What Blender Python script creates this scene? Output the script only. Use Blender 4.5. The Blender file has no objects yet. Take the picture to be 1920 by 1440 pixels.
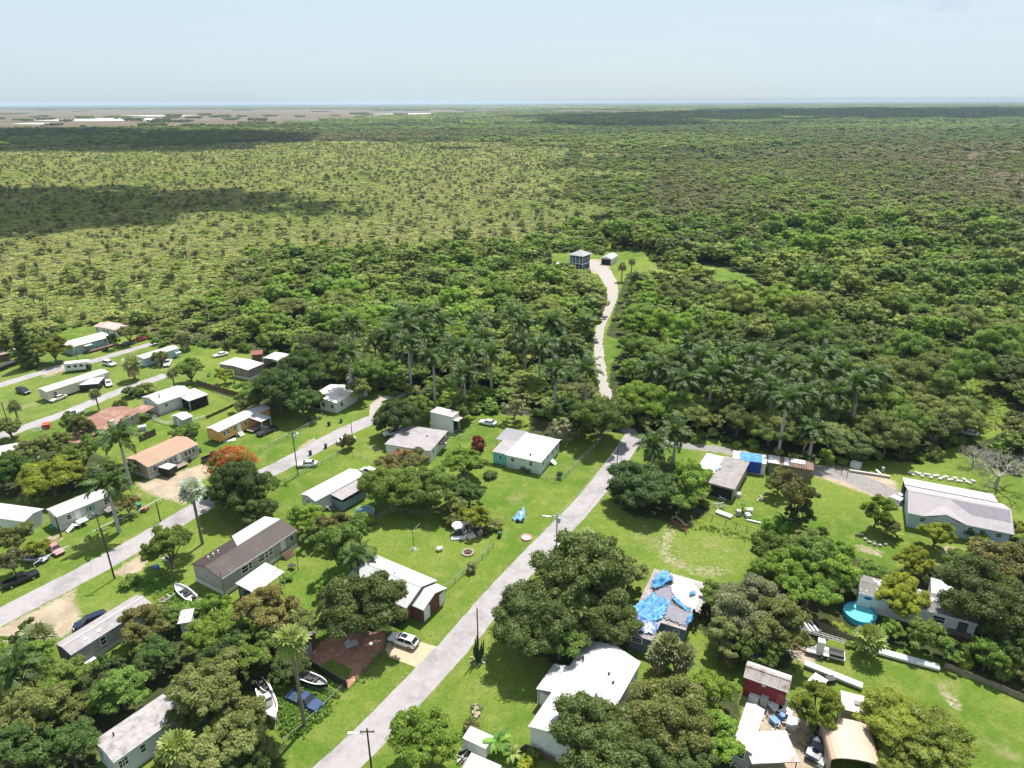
import bpy, math, random
import numpy as np
from mathutils import Vector, Matrix

R = math.radians
scene = bpy.context.scene
COL = scene.collection

# ------------------------------------------------------------------ camera
CAM_H = 78.0
FPX = 1280.0                       # focal length in pixels of a 1920 px wide picture (24 mm on 36 mm)
PITCH = math.atan((720 - 191) / FPX)
ROLL = math.atan(8.0 / 1920)
_f = np.array([0, math.cos(PITCH), -math.sin(PITCH)])
_r0 = np.array([1.0, 0, 0]); _u0 = np.array([0, math.sin(PITCH), math.cos(PITCH)])
_r = _r0 * math.cos(ROLL) - _u0 * math.sin(ROLL)
_u = _u0 * math.cos(ROLL) + _r0 * math.sin(ROLL)
cam_data = bpy.data.cameras.new('camera'); cam = bpy.data.objects.new('camera', cam_data); COL.objects.link(cam)
cam_data.sensor_width = 36.0; cam_data.lens = 36.0 * FPX / 1920; cam_data.clip_start = 0.5; cam_data.clip_end = 200000
cam.matrix_world = Matrix(((_r[0], _u[0], -_f[0], 0), (_r[1], _u[1], -_f[1], 0), (_r[2], _u[2], -_f[2], CAM_H), (0, 0, 0, 1)))
scene.camera = cam

def G(px, py, z=0.0):
    """The point at height z that the photograph shows at pixel (px, py): surveys the place from the picture."""
    d = _f + _r * ((px - 960) / FPX) + _u * ((720 - py) / FPX)
    t = (z - CAM_H) / d[2]
    return np.array([d[0] * t, d[1] * t, z])
def mpp(p):
    """metres per photograph pixel at point p"""
    return float(np.dot(np.asarray(p) - np.array([0, 0, CAM_H]), _f)) / FPX
def PX(p):
    q = np.asarray(p, float) - np.array([0, 0, CAM_H]); d = q @ _f
    return np.stack([960 + FPX * (q @ _r) / d, 720 - FPX * (q @ _u) / d], -1)

# ------------------------------------------------------------------ sky, sun, exposure
SUN_EL, SUN_AZ = R(64), R(24)      # azimuth from +Y towards +X
w = bpy.data.worlds.new('World'); scene.world = w; w.use_nodes = True
nt = w.node_tree; nt.nodes.clear()
wo = nt.nodes.new('ShaderNodeOutputWorld'); bg = nt.nodes.new('ShaderNodeBackground')
sky = nt.nodes.new('ShaderNodeTexSky'); sky.sky_type = 'NISHITA'; sky.sun_disc = False
sky.sun_elevation = SUN_EL; sky.sun_rotation = SUN_AZ
sky.air_density = 1.0; sky.dust_density = 1.6; sky.ozone_density = 2.5; sky.altitude = 50
bg.inputs['Strength'].default_value = 0.094
# a thin high veil over the blue, with a few small puffs
geo = nt.nodes.new('ShaderNodeNewGeometry')
veil = nt.nodes.new('ShaderNodeMix'); veil.data_type = 'RGBA'
nzv = nt.nodes.new('ShaderNodeTexNoise'); nzv.inputs['Scale'].default_value = 2.2; nzv.inputs['Detail'].default_value = 4
mpv = nt.nodes.new('ShaderNodeMapping'); mpv.inputs['Scale'].default_value = (1, 1, 5)
nt.links.new(geo.outputs['Incoming'], mpv.inputs['Vector']); nt.links.new(mpv.outputs[0], nzv.inputs['Vector'])
rv = nt.nodes.new('ShaderNodeMapRange'); rv.inputs[1].default_value = 0.3; rv.inputs[2].default_value = 0.7
rv.inputs[3].default_value = 0.72; rv.inputs[4].default_value = 0.88
nt.links.new(nzv.outputs[0], rv.inputs[0]); nt.links.new(rv.outputs[0], veil.inputs[0])
nt.links.new(sky.outputs[0], veil.inputs[6]); veil.inputs[7].default_value = (4.25, 5.15, 5.75, 1)
last = veil.outputs[2]
nzc = nt.nodes.new('ShaderNodeTexNoise'); nzc.inputs['Scale'].default_value = 55; nzc.inputs['Detail'].default_value = 7; nzc.inputs['Roughness'].default_value = .62
nt.links.new(geo.outputs['Incoming'], nzc.inputs['Vector'])
def puff(px, py, rad, sq, col, amt):
    """one small far cloud in the direction of that part of the sky"""
    global last
    d = _f + _r * ((px - 960) / FPX) + _u * ((720 - py) / FPX); d = d / np.linalg.norm(d)
    sub = nt.nodes.new('ShaderNodeVectorMath'); sub.operation = 'ADD'     # Incoming points from sky to eye: -d
    sub.inputs[1].default_value = tuple(d); nt.links.new(geo.outputs['Incoming'], sub.inputs[0])
    sc_ = nt.nodes.new('ShaderNodeVectorMath'); sc_.operation = 'MULTIPLY'; sc_.inputs[1].default_value = (1, 1, sq)
    nt.links.new(sub.outputs[0], sc_.inputs[0])
    ln = nt.nodes.new('ShaderNodeVectorMath'); ln.operation = 'LENGTH'; nt.links.new(sc_.outputs[0], ln.inputs[0])
    ad = nt.nodes.new('ShaderNodeMath'); ad.operation = 'MULTIPLY_ADD'
    nt.links.new(nzc.outputs[0], ad.inputs[0]); ad.inputs[1].default_value = -rad * 3.4; nt.links.new(ln.outputs['Value'], ad.inputs[2])
    mr = nt.nodes.new('ShaderNodeMapRange'); mr.interpolation_type = 'SMOOTHSTEP'
    mr.inputs[1].default_value = -rad * 0.35; mr.inputs[2].default_value = -rad * 1.9
    mr.inputs[3].default_value = 0; mr.inputs[4].default_value = amt
    nt.links.new(ad.outputs[0], mr.inputs[0])
    mx = nt.nodes.new('ShaderNodeMix'); mx.data_type = 'RGBA'
    nt.links.new(mr.outputs[0], mx.inputs[0]); nt.links.new(last, mx.inputs[6]); mx.inputs[7].default_value = (*col, 1)
    last = mx.outputs[2]
puff(1785, 8, 0.022, 2.2, (3.9, 4.7, 5.6), .85); puff(1680, 2, 0.020, 3.2, (4.0, 4.9, 5.8), .8)
puff(1752, 72, 0.013, 1.7, (4.4, 5.3, 6.2), .6); puff(1816, 69, 0.010, 1.2, (4.2, 5.0, 6.0), .7); puff(1655, 36, 0.016, 1.3, (4.8, 5.8, 6.6), .4)
nt.links.new(last, bg.inputs['Color']); nt.links.new(bg.outputs[0], wo.inputs['Surface'])

S = Vector((math.sin(SUN_AZ) * math.cos(SUN_EL), math.cos(SUN_AZ) * math.cos(SUN_EL), math.sin(SUN_EL)))
sl = bpy.data.lights.new('sun', 'SUN'); sun = bpy.data.objects.new('sun', sl); COL.objects.link(sun)
sl.energy = 4.9; sl.angle = R(0.53); sl.color = (1.0, 0.955, 0.88)
sun.rotation_mode = 'QUATERNION'; sun.rotation_quaternion = S.to_track_quat('Z', 'Y'); sun.location = (0, 0, 150)

vs = scene.view_settings
vs.view_transform = 'Standard'; vs.look = 'None'; vs.gamma = 1.0; vs.use_curve_mapping = False; vs.exposure = 0.75
cy = scene.cycles
cy.max_bounces = 6; cy.diffuse_bounces = 3; cy.glossy_bounces = 2; cy.transmission_bounces = 3; cy.transparent_max_bounces = 8; cy.volume_bounces = 0
cy.caustics_reflective = False; cy.caustics_refractive = False; cy.use_denoising = True; cy.denoiser = 'OPENIMAGEDENOISE'; cy.denoising_input_passes = 'RGB_ALBEDO_NORMAL'; cy.denoising_prefilter = 'ACCURATE'
cy.sample_clamp_indirect = 2.0

# ------------------------------------------------------------------ materials
MATS = {}
def _new(name):
    m = bpy.data.materials.new(name); m.use_nodes = True; n = m.node_tree; n.nodes.clear()
    out = n.nodes.new('ShaderNodeOutputMaterial'); return m, n, out
def mk(n, t, **k):
    x = n.nodes.new(t)
    for a, b in k.items(): setattr(x, a, b)
    return x
def M(name, col, rough=0.7, amt=0.25, scale=1.5, metal=0.0, streak=None, col2=None, cov=0.5, waves=None, spec=0.4, soft=0.12, scale2=0.6, bump=0.0):
    """painted / weathered surface. amt: tonal noise; col2+cov: stains of a second colour; waves=(axis, per metre, amount): ribs or board lines"""
    if name in MATS: return MATS[name]
    m, n, out = _new(name); L = n.links.new
    b = mk(n, 'ShaderNodeBsdfPrincipled'); b.inputs['Roughness'].default_value = rough; b.inputs['Metallic'].default_value = metal
    b.inputs['Specular IOR Level'].default_value = spec
    tc = mk(n, 'ShaderNodeTexCoord'); src = tc.outputs['Object']
    oi = mk(n, 'ShaderNodeObjectInfo')
    nz = mk(n, 'ShaderNodeTexNoise'); nz.inputs['Scale'].default_value = scale; nz.inputs['Detail'].default_value = 6; nz.inputs['Roughness'].default_value = .65
    mp = mk(n, 'ShaderNodeMapping'); mp.inputs['Scale'].default_value = streak or (1, 1, 1)
    L(src, mp.inputs[0]); L(mp.outputs[0], nz.inputs['Vector'])
    mr = mk(n, 'ShaderNodeMapRange'); mr.inputs[1].default_value = .3; mr.inputs[2].default_value = .7
    mr.inputs[3].default_value = 1 - amt; mr.inputs[4].default_value = 1 + amt * .6
    L(nz.outputs[0], mr.inputs[0])
    base = mk(n, 'ShaderNodeMix', data_type='RGBA', blend_type='MULTIPLY'); base.inputs[0].default_value = 1
    base.inputs[6].default_value = (*col, 1); L(mr.outputs[0], base.inputs[7])
    c = base.outputs[2]
    if col2:
        n2 = mk(n, 'ShaderNodeTexNoise'); n2.inputs['Scale'].default_value = scale2; n2.inputs['Detail'].default_value = 7; n2.inputs['Roughness'].default_value = .7
        mp2 = mk(n, 'ShaderNodeMapping'); mp2.inputs['Scale'].default_value = streak or (1, 1, 1); mp2.inputs['Location'].default_value = (3.1, 7.7, 1.3)
        L(src, mp2.inputs[0]); L(mp2.outputs[0], n2.inputs['Vector'])
        m2 = mk(n, 'ShaderNodeMapRange', interpolation_type='SMOOTHSTEP'); t = .5 + (.5 - cov) * .5
        m2.inputs[1].default_value = t - soft; m2.inputs[2].default_value = t + soft
        L(n2.outputs[0], m2.inputs[0])
        x = mk(n, 'ShaderNodeMix', data_type='RGBA'); L(m2.outputs[0], x.inputs[0]); L(c, x.inputs[6]); x.inputs[7].default_value = (*col2, 1); c = x.outputs[2]
    if waves:
        ax, freq, wa = waves
        wv = mk(n, 'ShaderNodeTexWave', wave_type='BANDS', bands_direction=ax, wave_profile='SAW')
        wv.inputs['Scale'].default_value = freq * 0.314
        L(src, wv.inputs['Vector'])
        m3 = mk(n, 'ShaderNodeMapRange'); m3.inputs[1].default_value = 0.0; m3.inputs[2].default_value = 0.22; m3.inputs[3].default_value = 1 - wa; m3.inputs[4].default_value = 1
        L(wv.outputs['Fac'], m3.inputs[0])
        x = mk(n, 'ShaderNodeMix', data_type='RGBA', blend_type='MULTIPLY'); x.inputs[0].default_value = 1; L(c, x.inputs[6]); L(m3.outputs[0], x.inputs[7]); c = x.outputs[2]
        bp = mk(n, 'ShaderNodeBump'); bp.inputs['Strength'].default_value = .35; bp.inputs['Distance'].default_value = .03; L(wv.outputs['Fac'], bp.inputs['Height']); L(bp.outputs[0], b.inputs['Normal'])
    elif bump:
        bp = mk(n, 'ShaderNodeBump'); bp.inputs['Strength'].default_value = bump; bp.inputs['Distance'].default_value = .08; L(nz.outputs[0], bp.inputs['Height']); L(bp.outputs[0], b.inputs['Normal'])
    L(c, b.inputs['Base Color']); L(b.outputs[0], out.inputs['Surface'])
    MATS[name] = m; return m

def LEAF(name, col, col2, spread=0.35, trans=0.35):
    """foliage: per-leaf tint, per-plant hue; light passes through the leaves"""
    if name in MATS: return MATS[name]
    m, n, out = _new(name); L = n.links.new
    at = mk(n, 'ShaderNodeAttribute', attribute_name='tint'); oi = mk(n, 'ShaderNodeObjectInfo')
    mx = mk(n, 'ShaderNodeMix', data_type='RGBA'); mx.inputs[6].default_value = (*col, 1); mx.inputs[7].default_value = (*col2, 1)
    ad = mk(n, 'ShaderNodeMath', operation='MULTIPLY_ADD'); L(at.outputs['Fac'], ad.inputs[0]); ad.inputs[1].default_value = .6
    m0 = mk(n, 'ShaderNodeMath', operation='MULTIPLY'); L(oi.outputs['Random'], m0.inputs[0]); m0.inputs[1].default_value = .5
    L(m0.outputs[0], ad.inputs[2]); L(ad.outputs[0], mx.inputs[0])
    hv = mk(n, 'ShaderNodeHueSaturation'); L(mx.outputs[2], hv.inputs['Color'])
    r2 = mk(n, 'ShaderNodeMath', operation='FRACT'); q = mk(n, 'ShaderNodeMath', operation='MULTIPLY'); q.inputs[1].default_value = 17.31; L(oi.outputs['Random'], q.inputs[0]); L(q.outputs[0], r2.inputs[0])
    v1 = mk(n, 'ShaderNodeMapRange'); v1.inputs[3].default_value = 1 - spread; v1.inputs[4].default_value = 1 + spread; L(r2.outputs[0], v1.inputs[0])
    v2 = mk(n, 'ShaderNodeMapRange'); v2.inputs[3].default_value = .72; v2.inputs[4].default_value = 1.3; L(at.outputs['Fac'], v2.inputs[0])
    v3 = mk(n, 'ShaderNodeMath', operation='MULTIPLY'); L(v1.outputs[0], v3.inputs[0]); L(v2.outputs[0], v3.inputs[1]); L(v3.outputs[0], hv.inputs['Value'])
    h1 = mk(n, 'ShaderNodeMapRange'); h1.inputs[3].default_value = .482; h1.inputs[4].default_value = .512; L(oi.outputs['Random'], h1.inputs[0]); L(h1.outputs[0], hv.inputs['Hue'])
    d = mk(n, 'ShaderNodeBsdfPrincipled'); d.inputs['Roughness'].default_value = .55; d.inputs['Specular IOR Level'].default_value = .25; L(hv.outputs[0], d.inputs['Base Color'])
    t = mk(n, 'ShaderNodeBsdfTranslucent'); 
    tg = mk(n, 'ShaderNodeMix', data_type='RGBA', blend_type='MULTIPLY'); tg.inputs[0].default_value = 1; L(hv.outputs[0], tg.inputs[6]); tg.inputs[7].default_value = (1.5, 1.6, .6, 1); L(tg.outputs[2], t.inputs['Color'])
    ms = mk(n, 'ShaderNodeMixShader'); ms.inputs[0].default_value = trans; L(d.outputs[0], ms.inputs[1]); L(t.outputs[0], ms.inputs[2])
    L(ms.outputs[0], out.inputs['Surface']); MATS[name] = m; return m

# ------------------------------------------------------------------ mesh helpers
class MB:
    def __init__(s): s.v = []; s.f = []
    def add(s, vs, fs):
        o = len(s.v); s.v += [tuple(map(float, v)) for v in vs]; s.f += [tuple(i + o for i in f) for f in fs]; return s
    def box(s, x0, x1, y0, y1, z0, z1):
        return s.add([(x0, y0, z0), (x1, y0, z0), (x1, y1, z0), (x0, y1, z0), (x0, y0, z1), (x1, y0, z1), (x1, y1, z1), (x0, y1, z1)],
                     [(0, 3, 2, 1), (4, 5, 6, 7), (0, 1, 5, 4), (1, 2, 6, 5), (2, 3, 7, 6), (3, 0, 4, 7)])
    def prism(s, pts, z0, z1):
        """pts: ccw polygon in xy"""
        n = len(pts)
        def zz(z, i): return z[i] if hasattr(z, '__len__') else z
        return s.add([(p[0], p[1], zz(z0, i)) for i, p in enumerate(pts)] + [(p[0], p[1], zz(z1, i)) for i, p in enumerate(pts)],
                     [tuple(range(n - 1, -1, -1)), tuple(range(n, 2 * n))] + [(i, (i + 1) % n, n + (i + 1) % n, n + i) for i in range(n)])
    def ext_x(s, prof, x0, x1):
        """profile of (y, z), clockwise or not, swept along x"""
        n = len(prof)
        return s.add([(x0, *p) for p in prof] + [(x1, *p) for p in prof],
                     [tuple(range(n)), tuple(range(2 * n - 1, n - 1, -1))] + [(i, n + i, n + (i + 1) % n, (i + 1) % n) for i in range(n)])
    def ext_y(s, prof, y0, y1):
        n = len(prof)
        return s.add([(p[0], y0, p[1]) for p in prof] + [(p[0], y1, p[1]) for p in prof],
                     [tuple(range(n)), tuple(range(2 * n - 1, n - 1, -1))] + [(i, n + i, n + (i + 1) % n, (i + 1) % n) for i in range(n)])
    def tube(s, pts, rad, n=6, cap=True):
        pts = [Vector(p) for p in pts]; k = len(pts)
        if not hasattr(rad, '__len__'): rad = [rad] * k
        vs = []; prev = None
        for i, p in enumerate(pts):
            d = (pts[min(i + 1, k - 1)] - pts[max(i - 1, 0)]).normalized()
            a = d.cross(Vector((0, 0, 1))) if abs(d.z) < .95 else d.cross(Vector((1, 0, 0)))
            if prev is not None and a.dot(prev) < 0: a = -a
            a.normalize(); prev = a; b = d.cross(a)
            for j in range(n):
                t = 2 * math.pi * j / n; vs.append(p + (a * math.cos(t) + b * math.sin(t)) * rad[i])
        fs = [(i * n + j, i * n + (j + 1) % n, (i + 1) * n + (j + 1) % n, (i + 1) * n + j) for i in range(k - 1) for j in range(n)]
        if cap: fs += [tuple(range(n - 1, -1, -1)), tuple((k - 1) * n + j for j in range(n))]
        return s.add(vs, fs)
    def cyl(s, x, y, z0, z1, r0, r1=None, n=12): return s.tube([(x, y, z0), (x, y, z1)], [r0, r0 if r1 is None else r1], n)
    def mesh(s, name, mat=None, smooth=False):
        me = bpy.data.meshes.new(name); me.from_pydata(s.v, [], s.f); me.update()
        if mat: me.materials.append(mat)
        if smooth: me.shade_smooth()
        return me
    def build(s, name, mat, parent=None, loc=(0, 0, 0), rz=0, smooth=False):
        return link(name, s.mesh(name, mat, smooth), parent, loc, rz)
def link(name, me, parent=None, loc=(0, 0, 0), rz=0, scale=None, mat=None):
    o = bpy.data.objects.new(name, me); COL.objects.link(o)
    if parent is not None: o.parent = parent
    o.location = loc; o.rotation_euler = (0, 0, rz)
    if scale is not None: o.scale = scale
    if mat is not None and me is not None and me.materials and me.materials[0] != mat:
        o.material_slots[0].link = 'OBJECT'; o.material_slots[0].material = mat
    return o
def tag(o, label=None, cat=None, group=None, kind=None):
    if label: o['label'] = label
    if cat: o['category'] = cat
    if group: o['group'] = group
    if kind: o['kind'] = kind
    return o
def thing(name, label, cat, loc=(0, 0, 0), rz=0, group=None):
    o = link(name, None, None, tuple(float(a) for a in loc), rz); o.empty_display_size = .3
    return tag(o, label, cat, group)
def np_mesh(name, V, F, tint=None, mat=None, smooth=False):
    """fast mesh from arrays: V (n,3), F (m,k)"""
    me = bpy.data.meshes.new(name); V = np.ascontiguousarray(V, np.float32); F = np.ascontiguousarray(F, np.int32); m, k = F.shape
    me.vertices.add(len(V)); me.vertices.foreach_set('co', V.ravel())
    me.loops.add(m * k); me.loops.foreach_set('vertex_index', F.ravel())
    me.polygons.add(m); me.polygons.foreach_set('loop_start', np.arange(0, m * k, k, dtype=np.int32))
    me.update(calc_edges=True)
    if tint is not None:
        a = me.attributes.new('tint', 'FLOAT', 'FACE'); a.data.foreach_set('value', np.ascontiguousarray(tint, np.float32))
    if mat: me.materials.append(mat)
    if smooth: me.shade_smooth()
    return me
def inpoly(x, y, poly):
    c = np.zeros(x.shape, bool); n = len(poly); j = n - 1
    for i in range(n):
        xi, yi = poly[i][:2]; xj, yj = poly[j][:2]
        if yi != yj:
            c ^= ((yi > y) != (yj > y)) & (x < (xj - xi) * (y - yi) / (yj - yi) + xi)
        j = i
    return c
def sdist(x, y, poly, closed=True):
    d = np.full(x.shape, 1e9); n = len(poly)
    for i in range(n if closed else n - 1):
        a = np.array(poly[i][:2]); b = np.array(poly[(i + 1) % n][:2]); ab = b - a; q = max(ab @ ab, 1e-9)
        t = np.clip(((x - a[0]) * ab[0] + (y - a[1]) * ab[1]) / q, 0, 1)
        d = np.minimum(d, np.hypot(x - a[0] - t * ab[0], y - a[1] - t * ab[1]))
    return d
def PXY(pts, z=0): return [tuple(G(a, b, z)[:2]) for a, b in pts]
# ------------------------------------------------------------------ the ground
ROADS = [([(560, 1500), (731, 1337), (938, 1108), (1114, 925), (1192, 812)], 2.6), ([(-60, 1190), (150, 1080), (365, 956), (530, 873), (704, 784)], 2.6), ([(-60, 838), (120, 776), (312, 703)], 2.1), ([(-60, 738), (100, 692), (300, 640)], 2.0), ([(1190, 820), (1310, 838), (1450, 862), (1530, 882), (1668, 930)], 1.8)]
VILLAGE = [(-700, 1700), (-700, 690), (-200, 668), (-60, 660), (60, 652), (128, 612), (232, 606), (300, 650), (345, 642), (440, 655), (530, 668), (650, 715), (720, 735), (850, 778), (960, 770), (1060, 790), (1130, 797), (1190, 812), (1262, 835), (1330, 822), (1440, 850), (1540, 866), (1640, 862), (1720, 868), (1800, 832), (1850, 868), (1950, 900), (2400, 950), (2400, 1700)]
CLEAR = [
    [(1105, 740), (1103, 690), (1107, 620), (1116, 600), (1136, 578), (1142, 552), (1125, 545), (1103, 518), (1090, 505), (1036, 496), (1009, 476), (1065, 472), (1128, 478), (1140, 452), (1149, 452), (1152, 466), (1219, 471), (1236, 508), (1172, 520), (1163, 546), (1150, 590), (1136, 628), (1166, 640), (1171, 651), (1147, 684), (1140, 742)],
    [(1272, 502), (1330, 496), (1400, 514), (1424, 533), (1340, 526), (1290, 516)],
    [(1808, 738), (1887, 745), (1900, 797), (1880, 815), (1830, 830), (1815, 800)],
    [(1795, 642), (1822, 650), (1840, 700), (1850, 745), (1810, 740), (1812, 713)],
    [(1688, 292), (1800, 283), (2100, 276), (2100, 370), (1860, 362), (1790, 338)],
]
THICK = [
    [(-300, 1230), (60, 1212), (105, 1235), (190, 1255), (262, 1205), (290, 1135), (340, 1140), (420, 1160), (470, 1150), (560, 1185), (586, 1262), (480, 1290), (400, 1330), (250, 1330), (190, 1400), (160, 1500), (-300, 1600)],
    [(330, 1330), (440, 1330), (530, 1400), (510, 1520), (300, 1520)],
    [(1420, 1090), (1500, 1015), (1590, 1040), (1670, 1070), (1760, 1060), (1800, 1040), (1930, 1000), (2200, 1020), (2200, 1400), (1930, 1320), (1790, 1245), (1640, 1195), (1560, 1175), (1490, 1170)],
    [(930, 1195), (960, 1105), (1080, 1060), (1180, 1150), (1170, 1230), (1130, 1225), (1050, 1250)],
    [(1050, 1440), (1100, 1350), (1250, 1290), (1390, 1290), (1380, 1520), (1050, 1520)],
    [(1310, 1180), (1330, 1110), (1430, 1110), (1510, 1180), (1480, 1260), (1400, 1240)],
    [(600, 1180), (620, 1080), (720, 1090), (760, 1170), (700, 1200)],
    [(-100, 940), (-100, 830), (60, 830), (180, 850), (240, 880), (200, 900), (120, 930)],
    [(470, 760), (460, 680), (540, 660), (640, 720), (570, 770)],
    [(1140, 930), (1150, 870), (1310, 870), (1330, 960), (1290, 985), (1180, 965)],
    [(985, 820), (1000, 775), (1100, 770), (1170, 800), (1120, 815), (1060, 812)],
]
DIRT = [
    [(-200, 1290), (-60, 1205), (0, 1174), (80, 1136), (146, 1098), (140, 1122), (154, 1152), (152, 1176), (118, 1196), (60, 1205), (0, 1205), (-80, 1260)],
    [(208, 1076), (270, 1032), (280, 1048), (262, 1078), (238, 1084)],
    [(250, 906), (318, 890), (382, 868), (420, 846), (444, 862), (400, 886), (358, 918), (352, 948), (300, 934), (266, 921)],
    [(1236, 992), (1266, 984), (1274, 1006), (1262, 1036), (1300, 1060), (1340, 1058), (1388, 1068), (1340, 1088), (1290, 1078), (1240, 1058), (1228, 1040)],
    [(1064, 1016), (1100, 982), (1128, 1000), (1110, 1026), (1080, 1044)],
    [(1756, 1286), (1770, 1283), (1806, 1326), (1796, 1334), (1774, 1314)],
    [(1592, 1022), (1612, 1020), (1656, 1035), (1656, 1046), (1620, 1036)],
    [(682, 836), (700, 834), (716, 842), (712, 848)],
    [(556, 838), (588, 820), (596, 826), (574, 842)],
    [(60, 700), (130, 678), (150, 684), (90, 706)],
    [(1398, 1280), (1500, 1320), (1560, 1450), (1380, 1450)],
    [(1496, 1200), (1556, 1218), (1522, 1252), (1488, 1240)],
    [(1490, 880), (1560, 868), (1680, 900), (1700, 960), (1660, 940), (1560, 905)],
    [(1770, 1020), (1808, 1030), (1812, 1044), (1790, 1050), (1760, 1040)],
    [(300, 1105), (345, 1115), (400, 1130), (390, 1142), (330, 1130)],
    [(1085, 505), (1105, 486), (1150, 486), (1140, 512), (1118, 514)],
    [(700, 745), (760, 738), (764, 743), (706, 751)],
    [(75, 1010), (110, 1000), (120, 1010), (95, 1020)],
]
SAV = [(-1200, 640), (0, 625), (180, 600), (330, 585), (440, 545), (560, 500), (800, 478), (960, 450), (1080, 432), (1116, 360), (1128, 300), (1118, 272), (900, 268), (560, 264), (300, 274), (-1200, 276)]
TAN = [(-1500, 250), (0, 243), (380, 240), (520, 237), (700, 223), (900, 211), (1150, 213), (1300, 210), (1150, 206.5), (900, 205.5), (600, 205), (0, 205), (-1500, 205)]
PALE = CLEAR.pop()
def smooth01(sd, wdt): return np.clip(.5 + sd / (2 * wdt), 0, 1)
def mask(x, y, polys, wdt):
    out = np.zeros(x.shape)
    for p in polys:
        q = PXY(p); a = np.array(q); m = (x > a[:, 0].min() - wdt) & (x < a[:, 0].max() + wdt) & (y > a[:, 1].min() - wdt) & (y < a[:, 1].max() + wdt)
        if not m.any(): continue
        xs, ys = x[m], y[m]; s = sdist(xs, ys, q); s = np.where(inpoly(xs, ys, q), s, -s)
        out[m] = np.maximum(out[m], smooth01(s, wdt))
    return out
rr = [8.0]
while rr[-1] < 420: rr.append(rr[-1] * 1.012 + .05)
while rr[-1] < 70000: rr.append(rr[-1] * 1.035)
rr = np.array(rr)
aa = np.concatenate([np.linspace(-180, -56, 32)[:-1], np.linspace(-56, 56, 290), np.linspace(56, 180, 32)[1:]])
AA, RR = np.meshgrid(np.radians(aa), rr)
gx = (RR * np.sin(AA)).ravel(); gy = (RR * np.cos(AA)).ravel()
na, nr_ = len(aa), len(rr)
GV = np.stack([gx, gy, np.zeros_like(gx)], 1); GV = np.vstack([GV, [[0, 0, 0]]])
I, J = np.meshgrid(np.arange(nr_ - 1), np.arange(na - 1), indexing='ij'); b0 = (I * na + J).ravel()
GF = np.stack([b0, b0 + na, b0 + na + 1, b0 + 1], 1)
gme = np_mesh('ground', GV, GF)
gx = GV[:, 0]; gy = GV[:, 1]; front = gy > 15
lawn = np.zeros(len(GV)); dirt = lawn.copy(); sav = lawn.copy(); tan = lawn.copy()
lawn[front] = np.maximum(mask(gx[front], gy[front], [VILLAGE], 2.5), mask(gx[front], gy[front], CLEAR, 2.0))
lawn[front] *= 1 - mask(gx[front], gy[front], THICK, 3.0)
dirt[front] = np.maximum(mask(gx[front], gy[front], DIRT[:3] + DIRT[5:], 1.6), .80 * mask(gx[front], gy[front], DIRT[3:5], 3.5)); dirt[front] = np.maximum(dirt[front], .40 * mask(gx[front], gy[front], [[(1110, 972), (1240, 985), (1430, 1015), (1425, 1060), (1390, 1088), (1240, 1085), (1150, 1012)], [(-150, 665), (60, 655), (330, 640), (420, 700), (330, 745), (230, 800), (-150, 860)]], 4))
sav[front] = mask(gx[front], gy[front], [SAV], 60.0)
far = gy > 1200
tan[far] = mask(gx[far], gy[far], [TAN], 300.0)
tan[front] = np.maximum(tan[front], mask(gx[front], gy[front], [PALE], 40.0))
for q, hw in ROADS:
    c_ = PXY(q); m = front & (np.hypot(gx, gy) < 330); e_ = sdist(gx[m], gy[m], c_, False) - hw; dirt[m] = np.maximum(dirt[m], np.clip(.44 - np.abs(e_) * .22, 0, .44))
for nm, arr in (('lawn', lawn), ('dirt', dirt), ('sav', sav), ('tan', tan)):
    a = gme.attributes.new(nm, 'FLOAT', 'POINT'); a.data.foreach_set('value', arr.astype(np.float32))

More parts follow.
